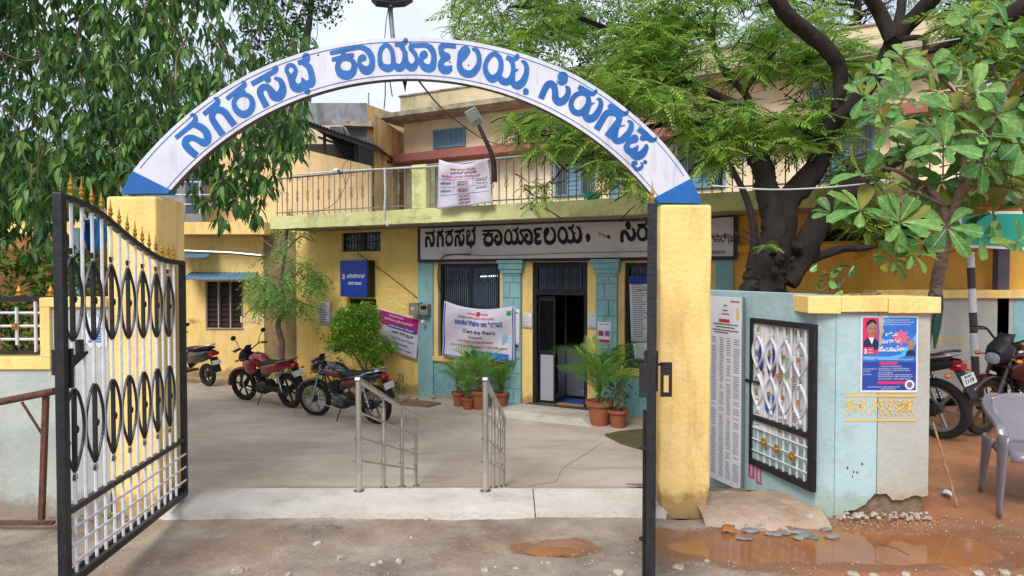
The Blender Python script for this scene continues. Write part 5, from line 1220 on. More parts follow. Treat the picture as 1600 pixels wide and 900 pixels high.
upwin(-1.97, -.97, 4.12, 5.12); upwin(.96, 1.95, 4.12, 5.12); upwin(-5.45, -4.47, 5.56, 6.04, (0, 1), 2); upwin(-1.95, -.95, 5.6, 6.0, (), 2); upwin(3.6, 4.7, 4.12, 5.12); upwin(3.6, 4.6, 5.6, 6.0, (), 2)
for s0, s1 in ((-5.75, -5.0), (-.60, -.05)):
    q = BB(); q.box(s0, s1, 4.13, 4.198, 3.385, 5.06); dd = q.build('balcony_door', m_bluef, bl)
    for z in (3.5, 4.3):
        q = BB(); q.box(s0 + .08, s1 - .08, 4.12, 4.129, z, z + .6); q.build('door_panel', m_bluef, dd)
# ---- name board and lettering
sg = thing('office_name_board', 'long white name board with black letters in a dark frame under the balcony', 'sign', FM @ Vector((0, -.1, 2.58)), R(-28))
b = BB(); b.box(-2.80, 2.86, -.10, -.08, 2.585, 3.165); b.build('board', m_sign, sg)
b = BB(); b.box(-2.86, 2.90, -.11, -.076, 2.53, 2.583); b.box(-2.86, -2.80, -.11, -.076, 2.586, 3.17); b.box(2.862, 2.92, -.11, -.076, 2.53, 3.17); b.build('frame', m_black, sg)
def unroll(k):
    org, _ = GLY[k]; V, F = GM[k]; out = []
    for x, y in V:
        X, Y = org[0] + x / 9 - 640, 610 - (org[1] + y / 9); out.append((math.atan2(X, Y) * 520, math.hypot(X, Y) - 487))
    return out, F
def signword(keys, px0, px1, ztop, zbot, vr=None, fixv=None):
    UV = [unroll(k) for k in keys]; us = [u for V, _ in UV for u, v in V]; u0, u1 = min(us), max(us)
    s0, s1 = g(px0, 375, -.1).x, g(px1, 375, -.1).x
    for V, F in UV:
        v0 = vr[0]; v1 = vr[1]; b = BB()
        b.add([Vector((s0 + (u - u0) / (u1 - u0) * (s1 - s0), -.103, zbot + (v - v0) / (v1 - v0) * (ztop - zbot))) for u, v in V], [tuple(f) for f in F]); b.build('letter', m_ink, sg)
zb_, zt_ = g(665, 388, -.1).z, g(665, 361, -.1).z
signword(['na', 'ga', 'ra', 'sa', 'bhe'], 664, 743.5, zt_, zb_, (6, 57))
signword(['kaa', 'yaa', 'rep', 'la', 'ya'], 754, 910, zt_, zb_, (8, 60))
signword(['comma'], 915, 923, zb_ + .12, zb_ - .07, (0, 14))
signword(['si', 'ru', 'gu', 'ppa'], 969, 1086, zt_ + .0, zb_, (8, 60))
text('ಬಳ್ಳಾರಿ(ಜಿ)', .17, m_ink, sg, FM @ Matrix.Translation((g(1095, 380, -.1).x, -.104, 2.80)) @ Matrix.Rotation(PI / 2, 4, 'X'), align='LEFT', fit=.56, bold=.003)
b = BB()
for i in range(5): b.tube([g(935 + i * 4 + random.uniform(-2, 2), 362 + i * 1.5, -.106), g(938 + i * 4, 368 + i * 1.5 + random.uniform(-2, 2), -.106)], .014, 4, flat=.3)
b.ball(g(951, 370, -.105), (.03, .003, .025), 8, 5, jit=.3); b.build('smudge', m_rust, sg)
b = BB()
for k in range(4): b.box(2.5, 2.75, -.104, -.103, 2.62 + k * .014, 2.628 + k * .014)
b.build('painter_mark', m_inkg, sg)

# ---- bank board
bk = thing('bank_sign', 'blue bank sign box with white lettering on the yellow wall', 'sign', FM @ Vector((-4.3, -.1, 1.85)), R(-28))
b = BB(); b.box(-4.68, -3.96, -.2, -.02, 1.86, 2.58); b.build('sign_box', M('black_casing', '#1b1c22', None, .5), bk)
b = BB(); b.box(-4.68, -4.0, -.206, -.2, 1.86, 2.58); b.build('sign_face', M('bank_blue', '#1f3f9c', '#1b3a93', .4, scale=2), bk)
b = BB(); b.box(-4.62, -4.55, -.209, -.207, 2.19, 2.32); b.build('emblem', M('emblem_red', '#b8404a', None, .5), bk)
b = BB(); b.box(-4.607, -4.563, -.212, -.209, 2.215, 2.295); b.build('emblem', m_paper, bk); b = BB(); b.box(-4.595, -4.575, -.214, -.2125, 2.238, 2.272); b.build('emblem', bpy.data.materials['bank_blue'], bk)
RX = Matrix.Rotation(PI / 2, 4, 'X')
text('ಎಚ್‌ಡಿಎಫ್‌ಸಿ ಬ್ಯಾಂಕ್', .1, m_paper, bk, FM @ Matrix.Translation((-4.28, -.209, 2.235)) @ RX, fit=.46, bold=.002)
text('HDFC BANK', .075, m_paper, bk, FM @ Matrix.Translation((-4.30, -.209, 2.10)) @ RX, fit=.34, bold=.002)
# ---- meter box
mt = thing('meter_box', 'grey electricity meter box on the pilaster by the name board', 'meter box', FM @ Vector((-2.9, -.15, 1.5)), R(-28))
a = g(641, 473, -.15); c = g(656, 493, -.15); e = g(669, 493, -.15)
m_mbox = M('meter_grey', '#8f8f8c', '#6e6c68', .6, scale=9)
b = BB(); b.box(a.x, c.x, -.2, -.06, c.z, a.z); b.build('fuse_box', m_mbox, mt, bevel=.005)
b = BB(); b.box(c.x + .005, e.x, -.18, -.06, c.z + .01, a.z - .02); b.build('meter_box', m_mbox, mt, bevel=.005)
b = BB(); b.box(c.x + .05, e.x - .02, -.19, -.18, c.z + .12, a.z - .05); b.build('dark_opening', m_dark, mt)
b = BB(); b.box(a.x + .06, a.x + .12, -.205, -.2, c.z + .1, c.z + .16); b.build('label', m_yel, mt)
q = g(662, 503, -.12); b = BB(); b.lathe([(.03, 0), (.04, .01), (.04, .05), (.02, .07)], Matrix.Translation(q) @ Matrix.Rotation(PI / 2, 4, 'X'), 10); b.build('dial', m_paper, mt)
# ---- banners and papers
def sheet(name, label, cat, cor, d, mat, wave=.01, sag=0, nu=26, nv=18, seed=0, group=None):
    TL, TR, BR, BL = [g(x, y, d) for x, y in cor]
    def fn(u, v, off=0):
        top = TL.lerp(TR, u); bot = BL.lerp(BR, u); p = bot.lerp(top, v)
        e = math.sin(PI * u)
        p.z -= sag * e * v ** 2; w = wave * (noise.noise(Vector((u * 3 + seed, v * 2, seed))) * 1.6 + .5 * math.sin((u * 5 - v * 3) * 2 + seed)) * (min(1, 6 * min(u, 1 - u) + .25))
        return FM @ Vector((p.x, p.y + w - off, p.z))
    t = thing(name, label, cat, FM @ (TL + (BR - TL) / 2), R(-28), group)
    b = MB(); b.grid(lambda u, v: fn(u, v), nu, nv); b.build('sheet', mat, t, smooth=True, solid=.002)
    def panel(nm, u0, u1, v0, v1, m, off=.004, k=14):
        b = MB(); b.grid(lambda a, c: fn(u0 + (u1 - u0) * a, v0 + (v1 - v0) * c, off), k, max(2, k // 2)); return b.build(nm, m, t)
    W = (TR - TL).length; H = (TL - BL).length
    def tx(s, u, v, size, m, wid=None, bold=0.001):
        # size and width as fractions of the sheet
        text(s, size, m, t, lambda x, y: fn(u + x / W, v + y / H, .007), fit=(wid * W if wid else None), bold=bold)
    return t, panel, tx, W, H
m_vinyl = M('banner_vinyl', '#cfc9d6', '#c2bccb', .5, scale=1.5)
t, pn, tx, W, H = sheet('rain_campaign_banner', 'white cloth banner reading Catch the Rain tied across the barred window', 'banner', ((694, 470), (804, 478), (804, 567), (690, 556)), -.14, m_vinyl, .055, .10, seed=2)
tx('ಕರ್ನಾಟಕ ಸರ್ಕಾರ', .5, .86, .05, m_inkr, .3); tx('ನಗರಸಭೆ ಕಾರ್ಯಾಲಯ ಸಿರುಗುಪ್ಪ', .48, .77, .06, m_inkr, .5); tx('ಜಲಸಂರಕ್ಷಣಾ ಅಭಿಯಾನ', .5, .63, .14, m_inkb, .66, .004)
tx('(Catch the Rain)', .5, .48, .10, m_ink, .46, .002); tx('ಅಂಗವಾಗಿ', .48, .39, .05, m_inkr, .2); tx('ಮಳೆ ನೀರನ್ನು ಸಂರಕ್ಷಿಸಿ', .45, .30, .05, m_inkr, .5); tx('ಪ್ರತಿ ಹನಿ ನೀರು ಅಮೂಲ್ಯ ಎಲ್ಲರೂ ಉಳಿಸಿ', .5, .21, .05, m_inkr, .8)
pn('water_print', .45, .93, .03, .14, m_sky); pn('splash_print', .86, .94, .3, .42, M('pale_blue_print', '#8fc0e8', '#c9d4ea', .6, scale=20)); pn('border', .015, .03, .02, .98, m_inkb); pn('border', .97, .985, .02, .98, m_inkb); pn('border', .03, .97, .02, .035, m_inkb)
pn('leaf_mark', .9, .96, .84, .92, M('mark_green', '#2f8a4a', None, .6)); pn('emblem', .48, .53, .83, .93, m_inkr)
t, pn, tx, W, H = sheet('pink_notice_banner', 'white banner with a magenta heading hanging askew on the yellow wall', 'banner', ((590, 481), (656.5, 499), (650, 563), (596, 543)), -.06, m_vinyl, .006, 0, seed=5)
pn('magenta_heading', .02, .98, .62, .97, m_pink if 0 else M('magenta', '#b5217a', '#a81d70', .55, scale=3)); pn('navy_strip', .22, .94, .60, .70, m_navy, .006)
tx('ಸಿರುಗುಪ್ಪ ನಗರಸಭೆ', .45, .88, .05, m_paper, .35); tx('ಸೇವೆಗಳು ಒಂದೇ ಸೂರಿನಡಿ', .5, .77, .06, m_paper, .7); tx('ನಗರಸಭೆ ಕಾರ್ಯಾಲಯ ಸಿರುಗುಪ್ಪ', .56, .63, .05, m_paper, .62)
tx('ಆಸ್ತಿ ತೆರಿಗೆ ಪಾವತಿ', .6, .47, .09, m_ink, .55); tx('Tax Payment Centre', .6, .35, .07, m_inkg, .6); tx('ಸೇವಾ ಕೇಂದ್ರ', .6, .22, .07, m_inkb, .3); tx('Service Center', .65, .11, .07, m_inkg, .42)
t, pn, tx, W, H = sheet('balcony_banner', 'white printed banner hanging over the balcony railing', 'banner', ((686, 249), (761, 247), (770, 317), (683, 327)), -1.13, m_vinyl, .05, .09, seed=9)
for v in (.27, .43, .60): pn('rule', .03, .97, v, v + .008, m_inkb)
pn('rule', .30, .306, .30, .60, m_inkb, k=4); pn('rule', .68, .686, .43, .64, m_inkb, k=4)
tx('ನಗರಸಭೆ ಕಾರ್ಯಾಲಯ ಸಿರುಗುಪ್ಪ', .5, .82, .07, m_inkr, .5); tx('ಬಳ್ಳಾರಿ ಜಿಲ್ಲೆ', .5, .74, .06, m_ink, .5); tx('ಕಂದಾಯ ವಿಭಾಗದ ಸಿಬ್ಬಂದಿ', .45, .65, .06, m_pink, .7)
for u, v, m_ in ((.15, .50, m_ink), (.5, .52, m_ink), (.5, .46, m_ink), (.82, .54, m_ink), (.82, .47, m_inkr), (.15, .34, m_ink), (.5, .36, m_inkr), (.5, .31, m_ink), (.82, .36, m_ink), (.5, .2, m_inkr), (.5, .13, m_ink), (.5, .06, m_ink)):
    tx('ವಾರ್ಡ್ ಸಂಖ್ಯೆ', u, v, .05, m_, .2)
def paper(name, label, cor, d, lines=6, mat=m_paper, ink=m_inkg, extra=None, cat='notice', seed=0):
    t, pn, tx, W, H = sheet(name, label, cat, cor, d, mat, .002, 0, 4, 4, seed)
    for k in range(lines):
        v = .9 - .82 * k / max(1, lines - 1); pn('print_line', .12, .6 + .28 * random.random(), v - .34 / max(lines, 12) * .5, v + .34 / max(lines, 12) * .5, ink, .003, 3)
    return t, pn, tx
paper('paper_notice', 'white typed paper on the yellow strip left of the door', ((817, 489), (831, 490), (831, 514), (817, 513)), -.012)
paper('paper_notice', 'white typed paper on the yellow strip right of the door', ((918.5, 490), (933.5, 491), (933, 515), (918, 514)), -.012)
t, pn, tx = paper('health_poster', 'white health poster with two round pictures on the teal pilaster right of the door', ((934, 503), (956, 503), (955, 540), (933, 538)), -.085, 3, cat='poster')
for u, c_ in ((.25, M('print_maroon', '#8a3d68', None, .6)), (.72, M('print_violet', '#8a6fc9', None, .6))):
    pn('round_print', u - .18, u + .18, .38, .62, c_, .005, 6); pn('centre_print', u - .08, u + .08, .44, .56, m_inkr, .007, 4)
pn('red_footer', .08, .9, .12, .24, m_inkr, .005)
t, pn, tx = paper('service_list_notice', 'long white notice with a navy heading in the right barred window', ((983, 432), (1016, 431), (1016, 535), (986, 533)), -.05, 26, cat='notice')
pn('navy_heading', 0, 1, .88, 1, m_navy, .006); pn('red_line', .4, .9, .78, .79, m_inkr, .006)
paper('paper_notice', 'lower white paper hanging in the right barred window', ((989, 537), (1014, 535), (1014, 566), (992, 560)), -.045, 8)
t, pn, tx = paper('paper_notice', 'narrow white notice curling off the teal pilaster beside the rain banner', ((803, 481), (812, 484), (811, 548), (804, 546)), -.085, 2)
pn('blue_block', .2, .9, .06, .14, m_navy, .006)
paper('paper_notice', 'tall white notice on the yellow wall left of the bank sign', ((497, 471), (516.5, 472), (516, 508), (497, 507)), -.03, 12, ink=m_ink)
paper('paper_notice', 'small pale notice half hidden behind the green shrub', ((519, 487), (532, 489), (532, 500), (519, 498)), -.03, 3)
# ---- balcony things
fl = thing('flood_lamp', 'grey LED flood lamp on a dark slanting pole tied to the balcony', 'lamp', FM @ g(773, 283, -1.02))
b = BB(); b.tube([g(773, 284, -1.02), g(771.5, 255, -1.02), g(766, 235, -1.05), g(748, 196, -1.1)], [.045, .045, .038, .032], 10); b.build('pole', M('dark_pole', '#3a2a2a', '#241c1c', .5, scale=8), fl, smooth=True)
a = g(741, 183, -1.12); b = MB(); X = Matrix.Translation(FM @ a) @ Matrix.Rotation(R(-28), 4, 'Z') @ Matrix.Rotation(R(-20), 4, 'Y') @ Matrix.Rotation(R(35), 4, 'X')
b.box(-.10, .10, -.03, .03, -.14, .14, mat=X); b.build('lamp_head', M('lamp_grey', '#8d9a97', None, .5), fl, bevel=.01)
b = MB(); b.box(-.085, .085, -.036, -.030, -.05, .12, mat=X); b.build('lens', M('lamp_lens', '#a9b2aa', None, .3), fl)
bs = thing('plastic_basin', 'turquoise plastic basin on the balcony edge', 'basin', FM @ g(927, 312, -.9))
b = MB(); b.lathe([(.09, 0), (.11, .02), (.135, .09), (.145, .092), (.12, .09), (.1, .015)], Matrix.Translation(FM @ Vector((g(927, 310, -.9).x, -.93, 3.44))), 18); b.build('bowl', M('turquoise_plastic', '#2fae9c', None, .4), bs, smooth=True)
pp = thing('drain_pipe', 'thin white pipe running down the balcony edge', 'pipe', FM @ g(602, 300, -1.03))
b = BB(); b.tube([g(601, 262, -1.03), g(602, 300, -1.03), g(600, 345, -1.03), g(606, 353, -1.03)], .018, 8); b.build('pipe', m_white, pp)
rb = thing('cloth_bundle', 'small blue and white plastic bundle tied on the balcony rail', 'bundle', FM @ g(528, 266, -.95))
b = BB(); b.ball(g(526, 267, -.95), (.09, .05, .045), 9, 6, jit=.2); b.build('bundle', m_paper, rb); b = BB(); b.ball(g(529, 267, -1.0), (.035, .03, .035), 7, 5, jit=.2); b.build('blue_knot', m_sky, rb)
# ---- hanging wires
def wire(label, pts, r=.006, mat=m_cable, sag=0, name='wire', cat='wire', nm=None):
    P_ = smooth_pts([tuple(p) for p in pts], 8); n_ = len(P_)
    P_ = [Vector(p) - Vector((0, 0, sag * math.sin(PI * i / (n_ - 1)))) for i, p in enumerate(P_)]
    b = MB(); b.tube(P_, r, 5); o = b.build(name, mat); return tag(o, label, cat)
G_ = lambda x, y, d: FM @ g(x, y, d)
wire('pale wire bundle running along the top of the balcony railing', [G_(455, 273, -.97), G_(560, 266, -.98), G_(640, 262, -1.0), G_(700, 258, -1.0), G_(790, 246, -.98), G_(880, 240, -1)], .014, m_cablew)
wire('dark wire running along the top edge of the name board', [G_(655, 356, -.14), G_(760, 352, -.14), G_(850, 347, -.14), G_(1010, 345, -.14), G_(1150, 338, -.14)], .007)
wire('black cable looping over the left end of the name board down to the window', [G_(735, 397, -.13), G_(705, 398, -.15), G_(690, 404, -.16), G_(684, 430, -.12), G_(688, 455, -.1)], .010)
wire('thin grey wire sagging below the black letters of the name board', [G_(690, 397, -.13), G_(780, 399, -.13), G_(900, 395, -.13), G_(1010, 393, -.13)], .006, m_inkg)
wire('slanting wire from the bank sign across the yellow wall to the meter box', [G_(558, 395, -.03), G_(600, 425, -.03), G_(646, 460, -.03), G_(660, 473, -.06)], .007, m_rust)
wire('sagging service wire from the arch to the flood lamp and trees', [at(653, 124, 4.9), at(700, 172, 8), at(760, 215, 10), at(800, 228, 12)], .008, m_cable, .05)
wire('loose coil of wire hanging from the balcony railing', [G_(540, 290, -1.02), G_(535, 262, -1.02), G_(548, 250, -1.03), G_(542, 285, -1.03), G_(520, 320, -1.03), G_(480, 335, -1.03)], .005)
for i, (a_, c_) in enumerate((((1020, 100), (1600, -30)), ((1000, 125), (1600, 10)), ((1050, 130), (1500, 60)))):
    wire(('upper', 'middle', 'lowest')[i] + ' of the pale overhead wires crossing the neem tree', [at(*a_, 9), at((a_[0] + c_[0]) / 2, (a_[1] + c_[1]) / 2 + 6, 7.5), at(*c_, 6)], .006, m_cablew)
wire('white wire stretched level across the dark tree trunk', [at(1112, 290, 6), at(1200, 296, 6), at(1290, 293, 6), at(1420, 280, 5.6)], .007, m_cablew)
sl = thing('street_light', 'twin dark flood lights on a grey pole fixed to the top of the arch', 'street lamp', at(613, 60, 4.76))
b = MB(); b.tube([at(614.5, 64, 4.76), at(612, 40, 4.76), at(610, 15, 4.76), at(612, 6, 4.7)], [.016, .016, .017, .02], 10); b.build('pole', M('galvanised', '#8d94a0', '#6d7482', .45, .6, scale=6), sl, smooth=True)
for sx, ang in ((-1, 35), (1, -25)):
    X = Matrix.Translation(at(612 + sx * 15, 3, 4.72)) @ Matrix.Rotation(R(ang * .6), 4, 'Z') @ Matrix.Rotation(R(-55), 4, 'X') @ Matrix.Rotation(R(sx * 8), 4, 'Y')
    b = MB(); b.box(-.06, .06, -.02, .02, -.06, .06, mat=X)
    for k in range(6): b.box(-.055 + k * .02, -.05 + k * .02, -.034, -.02, -.05, .05, mat=X)
    b.build('lamp_head', M('lamp_black', '#22242b', None, .5), sl, bevel=.003)
    b = MB(); b.box(-.05, .05, .02, .024, -.05, .05, mat=X); b.build('lens', bpy.data.materials['lamp_lens'], sl)
b = MB(); b.tube([at(607, 10, 4.74), at(603, 35, 4.74), at(601, 62, 4.74)], .003, 5); b.build('cable', m_cable, sl)

# ---- neighbours behind on the left
nb = thing('neighbour_house', 'weathered grey and ochre flat roofed house behind the metal roofed shed', 'house', (-4.8, 21, YARD))
b = MB(); b.box(-9, -4.3, 20, 20.3, -1, 6.65); b.build('grey_wall', m_weath, nb)
b = MB(); b.prism([(-4.298, 20), (-4.298, 20.4), (-2.6, 24.2), (-2.3, 24)], -1, 6.62); b.build('ochre_wall', m_ochre, nb)
b = MB(); z_ = at(575, 196, 19.7).z; b.prism([(-4.9, 19.6), (-4.1, 19.75), (-1.9, 24), (-2.3, 24.2), (-4.35, 20.3), (-4.9, 20)], z_ - .02, z_ + .12); b.build('ledge', m_slabw, nb)
b = MB(); b.box(-6.6, -4.95, 19.6, 19.98, at(500, 225, 19.6).z, at(500, 196, 19.6).z); b.build('white_band', m_roof, nb)
b = MB(); b.box(at(515, 200, 19.5).x, at(531, 200, 19.5).x, 19.55, 19.598, at(500, 207, 19.5).z, at(500, 197, 19.5).z); b.build('small_window', m_glass, nb)
b = MB(); b.tube([at(576, 165, 20.2), at(576, 145, 20.2)], .02, 5); b.build('roof_rod', m_iron, nb)
sh = thing('metal_roof_shed', 'dark open shed with a corrugated metal roof over a sloping yellow wall', 'shed', (-5, 16.5, 2))
A_, C_ = at(462, 183, 15.6), at(591, 228.5, 15.6)
b = MB(); b.grid(lambda u, v: Vector((A_.x + (C_.x - A_.x) * u, 15.6 + 3.6 * v, A_.z + (C_.z - A_.z) * u + .10 * v + .018 * math.sin(u * 150))), 150, 2); b.build('roof_sheet', M('corrugated_dark', '#5a5554', '#3f3b3a', .7, .3, scale=5), sh, solid=.012)
b = MB(); b.bar(A_ + Vector((0, .06, -.09)), C_ + Vector((0, .06, -.09)), .06); b.build('purlin', m_black, sh); b = MB(); b.bar(A_ + Vector((0, 1.8, -.1)), C_ + Vector((0, 1.8, -.1)), .06); b.build('purlin', m_black, sh)
for x_ in (503, 552):
    b = MB(); b.box(at(x_, 250, 16).x, at(x_ + 4, 250, 16).x, 16.1, 16.16, 2.5, at(x_, 200 + (x_ - 480) * .33, 16).z); b.build('post', m_black, sh)
b = MB(); P0_ = [at(430, 222, 16), at(470, 232, 16), at(579, 259, 16)]
b.add([Vector((P0_[0].x - 2, 16, 2.3)), Vector((P0_[2].x, 16, 2.3)), P0_[2], P0_[1], P0_[0] - Vector((2, 0, -.5))] + [Vector((P0_[0].x - 2, 16.2, 2.3)), Vector((P0_[2].x, 16.2, 2.3)), P0_[2] + Vector((0, .2, 0)), P0_[1] + Vector((0, .2, 0)), P0_[0] - Vector((2, -.2, -.5))], [(0, 1, 2, 3, 4), (9, 8, 7, 6, 5), (1, 6, 7, 2), (2, 7, 8, 3), (3, 8, 9, 4)])
b.build('sloping_wall', M('apricot_wall', '#eccd9c', '#e3c18c', .8, scale=2, bump=.3, dirt='#8d6a3e', dirt_amt=.4, dirt_scale=(3, 3, .6)), sh)
b = MB(); b.box(P0_[2].x - .5, P0_[2].x, 16.9, 17.0, 2.2, 5.0); b.build('grey_panel', m_weath, sh)
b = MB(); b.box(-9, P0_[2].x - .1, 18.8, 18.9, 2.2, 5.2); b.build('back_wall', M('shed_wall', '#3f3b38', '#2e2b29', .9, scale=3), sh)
# wall joining the shed and the office, ochre streaked
b = MB(); b.prism([(at(578, 250, 16).x + .01, 16.4), (at(578, 250, 16).x + .05, 16.7), (-3.0, 20.5), (-2.8, 20.3)], -.7, at(600, 206, 18).z + .1); tag(b.build('party_wall', m_ochre), 'streaked ochre party wall between the shed and the cream upper storey', 'wall')
# right: green board on a striped pole, far things
gb = thing('green_signboard', 'green board with a white border at the right edge', 'sign', at(1560, 380, 6.2))
b = MB(); X0, X1 = at(1499, 380, 6.2).x, at(1720, 380, 6.2).x
def gbq(dx, dz, y0, y1): return [(X0 + dx, y0, at(1500, 386, 6.2).z + dz), (X1 - dx, y0, at(1500, 395, 6.2).z + dz), (X1 - dx, y0, at(1500, 330, 6.2).z - dz), (X0 + dx, y0, at(1500, 330, 6.2).z - dz)]
f_ = gbq(0, 0, 6.2, 0); k_ = [(p[0], 6.24, p[2]) for p in f_]; b.add(f_ + k_, [(0, 1, 2, 3), (7, 6, 5, 4), (0, 4, 5, 1), (1, 5, 6, 2), (2, 6, 7, 3), (3, 7, 4, 0)]); b.build('border_board', m_paper, gb)
b = MB(); f_ = gbq(.02, .025, 6.196, 0); b.add(f_, [(0, 1, 2, 3)]); b.build('green_face', m_green, gb)
sp = thing('striped_pole', 'black and white striped pole standing by the parked motorcycles', 'pole', at(1519, 640, 7.75))
m_pb = M('pole_black', '#3f3d42', None, .6)
for i, (y0, y1, m_) in enumerate(((394, 418, m_white), (418, 451, m_pb), (451, 488, m_white), (488, 520, m_pb), (520, 556, m_white), (556, 600, m_pb), (600, 655, m_white))):
    b = MB(); f_ = lambda y: 1516 + (y - 395) * .045
    b.tube([at(f_(y0), y0, 7.75), at(f_(y1), y1, 7.75)], .042, 10); b.build('stripe', m_, sp, smooth=True)
b = MB(); b.prism([(at(1560, 400, 8.3).x, 8.3), (at(1578, 400, 8.3).x, 8.3), (at(1578, 400, 8.3).x, 8.4), (at(1560, 400, 8.3).x, 8.4)], -.7, 2.0); tag(b.build('grey_post', M('slate_grey', '#56525a', '#49464e', .8, scale=3)), 'dark grey slab post behind the green board', 'post')
kb = thing('roadside_kiosk', 'pale teal boxy kiosk with a rounded roof lip at the far right', 'kiosk', at(1590, 450, 12))
b = MB(); b.box(at(1585, 450, 12).x, 13, 12, 14, -1, at(1590, 417, 12).z); b.build('body', M('kiosk_teal', '#8fa8a4', '#7f9a98', .7, scale=2), kb, bevel=.03)
b = MB(); b.box(at(1576, 450, 12).x, 13.2, 11.8, 14.2, at(1590, 415, 12).z, at(1590, 406, 12).z); b.build('roof_lip', bpy.data.materials['kiosk_teal'], kb, bevel=.05)
for k in range(3):
    b = MB(); x_ = at(1588 + k * 6, 450, 11.98).x; b.box(x_, x_ + .02, 11.97, 12.0, .3, at(1590, 437, 12).z); b.build('shutter_rib', m_iron, kb)
# ============================================================ trees and plants
lf_left = leafmat('leaf_glossy_dark', ['#38583a', '#4a7242', '#41623e', '#588548', '#8cb85a', '#4e7242', '#5e864a', '#789a52', '#3a5a3a'], .38, .5)
lf_far = leafmat('leaf_far_dark', ['#2a4026', '#36542c', '#2e452a', '#3f6030'], .2, .5)
lf_neem = leafmat('leaf_neem', ['#90b650', '#a4c45c', '#7ea84a', '#b6d068', '#96ba54', '#6a9644'], .42, .45)
lf_alm = leafmat('leaf_broad', ['#528840', '#6a9c4c', '#447836', '#82ac5a', '#5c9042', '#386a38', '#7a9438'], .22, .55, back='#7f8438', vein='#b4cf94')
lf_shrub = leafmat('leaf_bright', ['#6fa02c', '#86b636', '#5a8c28', '#9cc446', '#6b9c2e'], .35, .45)
lf_small = leafmat('leaf_fresh', ['#6a9f50', '#7eb45e', '#5a8c48', '#92c066', '#a6c66e'], .32, .45)
lf_palm = leafmat('leaf_palm', ['#6ea044', '#86b84e', '#5c8e40', '#a4c85a', '#548440'], .3, .45)
lf_grey = leafmat('leaf_greyish', ['#7f9a6a', '#6a8a5a', '#8aa47a'], .3, .5)
def rv(): return Vector((random.gauss(0, 1), random.gauss(0, 1), random.gauss(0, 1))).normalized()
class Leaves:
    def __init__(s):
        s.n = {}; s.p, s.d, s.r, s.s, s.t, s.k = [], [], [], [], [], []
    def add(s, p, d, size, roll=0, tint=None, k=0, n=None):
        if n is not None: s.n[len(s.p)] = n
        s.p.append(tuple(p)); s.d.append(tuple(d)); s.s.append(size); s.r.append(roll); s.t.append(random.random() if tint is None else tint); s.k.append(k)
    def arr(s):
        A = frames(np.array(s.d), np.array(s.r), np.array(s.s))
        for i, nn in s.n.items(): A[i] = nframe(s.d[i], nn, s.s[i])
        return A, np.array(s.p), np.array(s.k)
def limb(b, pts, rs, n=10, k=6, jit=.06):
    P_ = [Vector(p) for p in smooth_pts([tuple(p) for p in pts], k)]
    P_ = [p + Vector((noise.noise(p * 2.1), noise.noise(p * 2.1 + Vector((9, 0, 0))), 0)) * .03 for p in P_]
    b.tube(P_, list(np.interp(np.linspace(0, 1, len(P_)), np.linspace(0, 1, len(rs)), rs)), n, jit=jit)
# ---- big drooping tree at the left
T1 = thing('broadleaf_tree', 'large drooping dark green tree filling the upper left behind the arch', 'tree', (-6.6, 7.6, 0))
b = MB(); limb(b, [(-6.6, 7.6, -.1), (-6.5, 7.5, 1.5), (-6.2, 7.3, 3), (-5.6, 7.0, 4.6), (-5.0, 7.0, 6.5)], [.30, .26, .22, .16, .06]); limb(b, [(-6.0, 7.3, 4.2), (-5.0, 7.6, 5.0), (-3.6, 7.8, 5.2)], [.12, .08, .03]); limb(b, [(-6.3, 7.4, 2.6), (-7.2, 6.6, 4.0), (-8.5, 6.2, 5)], [.16, .1, .05])
b.build('trunk', m_bark, T1, smooth=True)
masks1 = [([(-300, -260), (360, -260), (400, -60), (455, 20), (480, 60), (500, 120), (488, 150), (470, 200), (468, 240), (430, 262), (380, 250), (330, 245), (270, 235), (230, 262), (190, 300), (150, 320), (120, 345), (-300, 380)], 5.3, 8.6, 4700),
          ([(-200, 180), (112, 180), (150, 300), (100, 330), (110, 400), (70, 425), (0, 415), (-200, 460)], 5.0, 6.4, 300),
          ([(120, 180), (290, 180), (290, 300), (230, 300), (150, 330), (120, 330)], 5.3, 6.6, 130),
          ([(292, 235), (480, 190), (485, 245), (455, 262), (440, 290), (420, 330), (385, 345), (350, 330), (300, 330)], 5.4, 6.6, 90),
          ([(330, 260), (420, 250), (415, 330), (400, 360), (375, 395), (350, 400), (335, 340)], 5.4, 6.0, 34)]
Lv = Leaves(); tw = MB(); tw2 = MB()
for poly, y0, y1, cnt in masks1:
    xs = [p[0] for p in poly]; ys = [p[1] for p in poly]; c = 0; tries = 0
    while c < cnt and tries < cnt * 30:
        tries += 1; px, py = random.uniform(min(xs), max(xs)), random.uniform(min(ys), max(ys))
        if not inpoly(px, py, poly): continue
        Y = y0 + (y1 - y0) * random.random(); p = at(px, py - 14, Y)
        if noise.noise(p * 1.15 + Vector((4, 2, 1))) < -.20 and cnt > 1000: continue
        c += 1
        n = random.randint(5, 8); tint = random.random() * .7; big = random.uniform(.105, .15); a0 = random.uniform(0, 6.28)
        for k in range(n):
            a = a0 + 2 * PI * k / n + random.uniform(-.3, .3); dn = random.uniform(.15, 1.7)
            Lv.add(p + Vector((random.uniform(-.02, .02), random.uniform(-.02, .02), random.uniform(-.04, .03))), (math.cos(a), math.sin(a), -dn), big * random.uniform(.8, 1.1), random.uniform(-.4, .4), (tint + random.uniform(0, .3)) % 1, random.randint(0, 1))
        up = p + Vector((random.uniform(-.15, .15), random.uniform(-.1, .1), random.uniform(.15, .4)))
        if random.random() < .22: (tw if random.random() < .8 else tw2).tube([p, (p + up) / 2 + Vector((.03, 0, 0)), up], [.003, .0035, .005], 4)
RS, P_, K = Lv.arr(); TL_ = [T_lance(w=.125, droop=.22), T_lance(w=.15, droop=.45, fold=.07)]
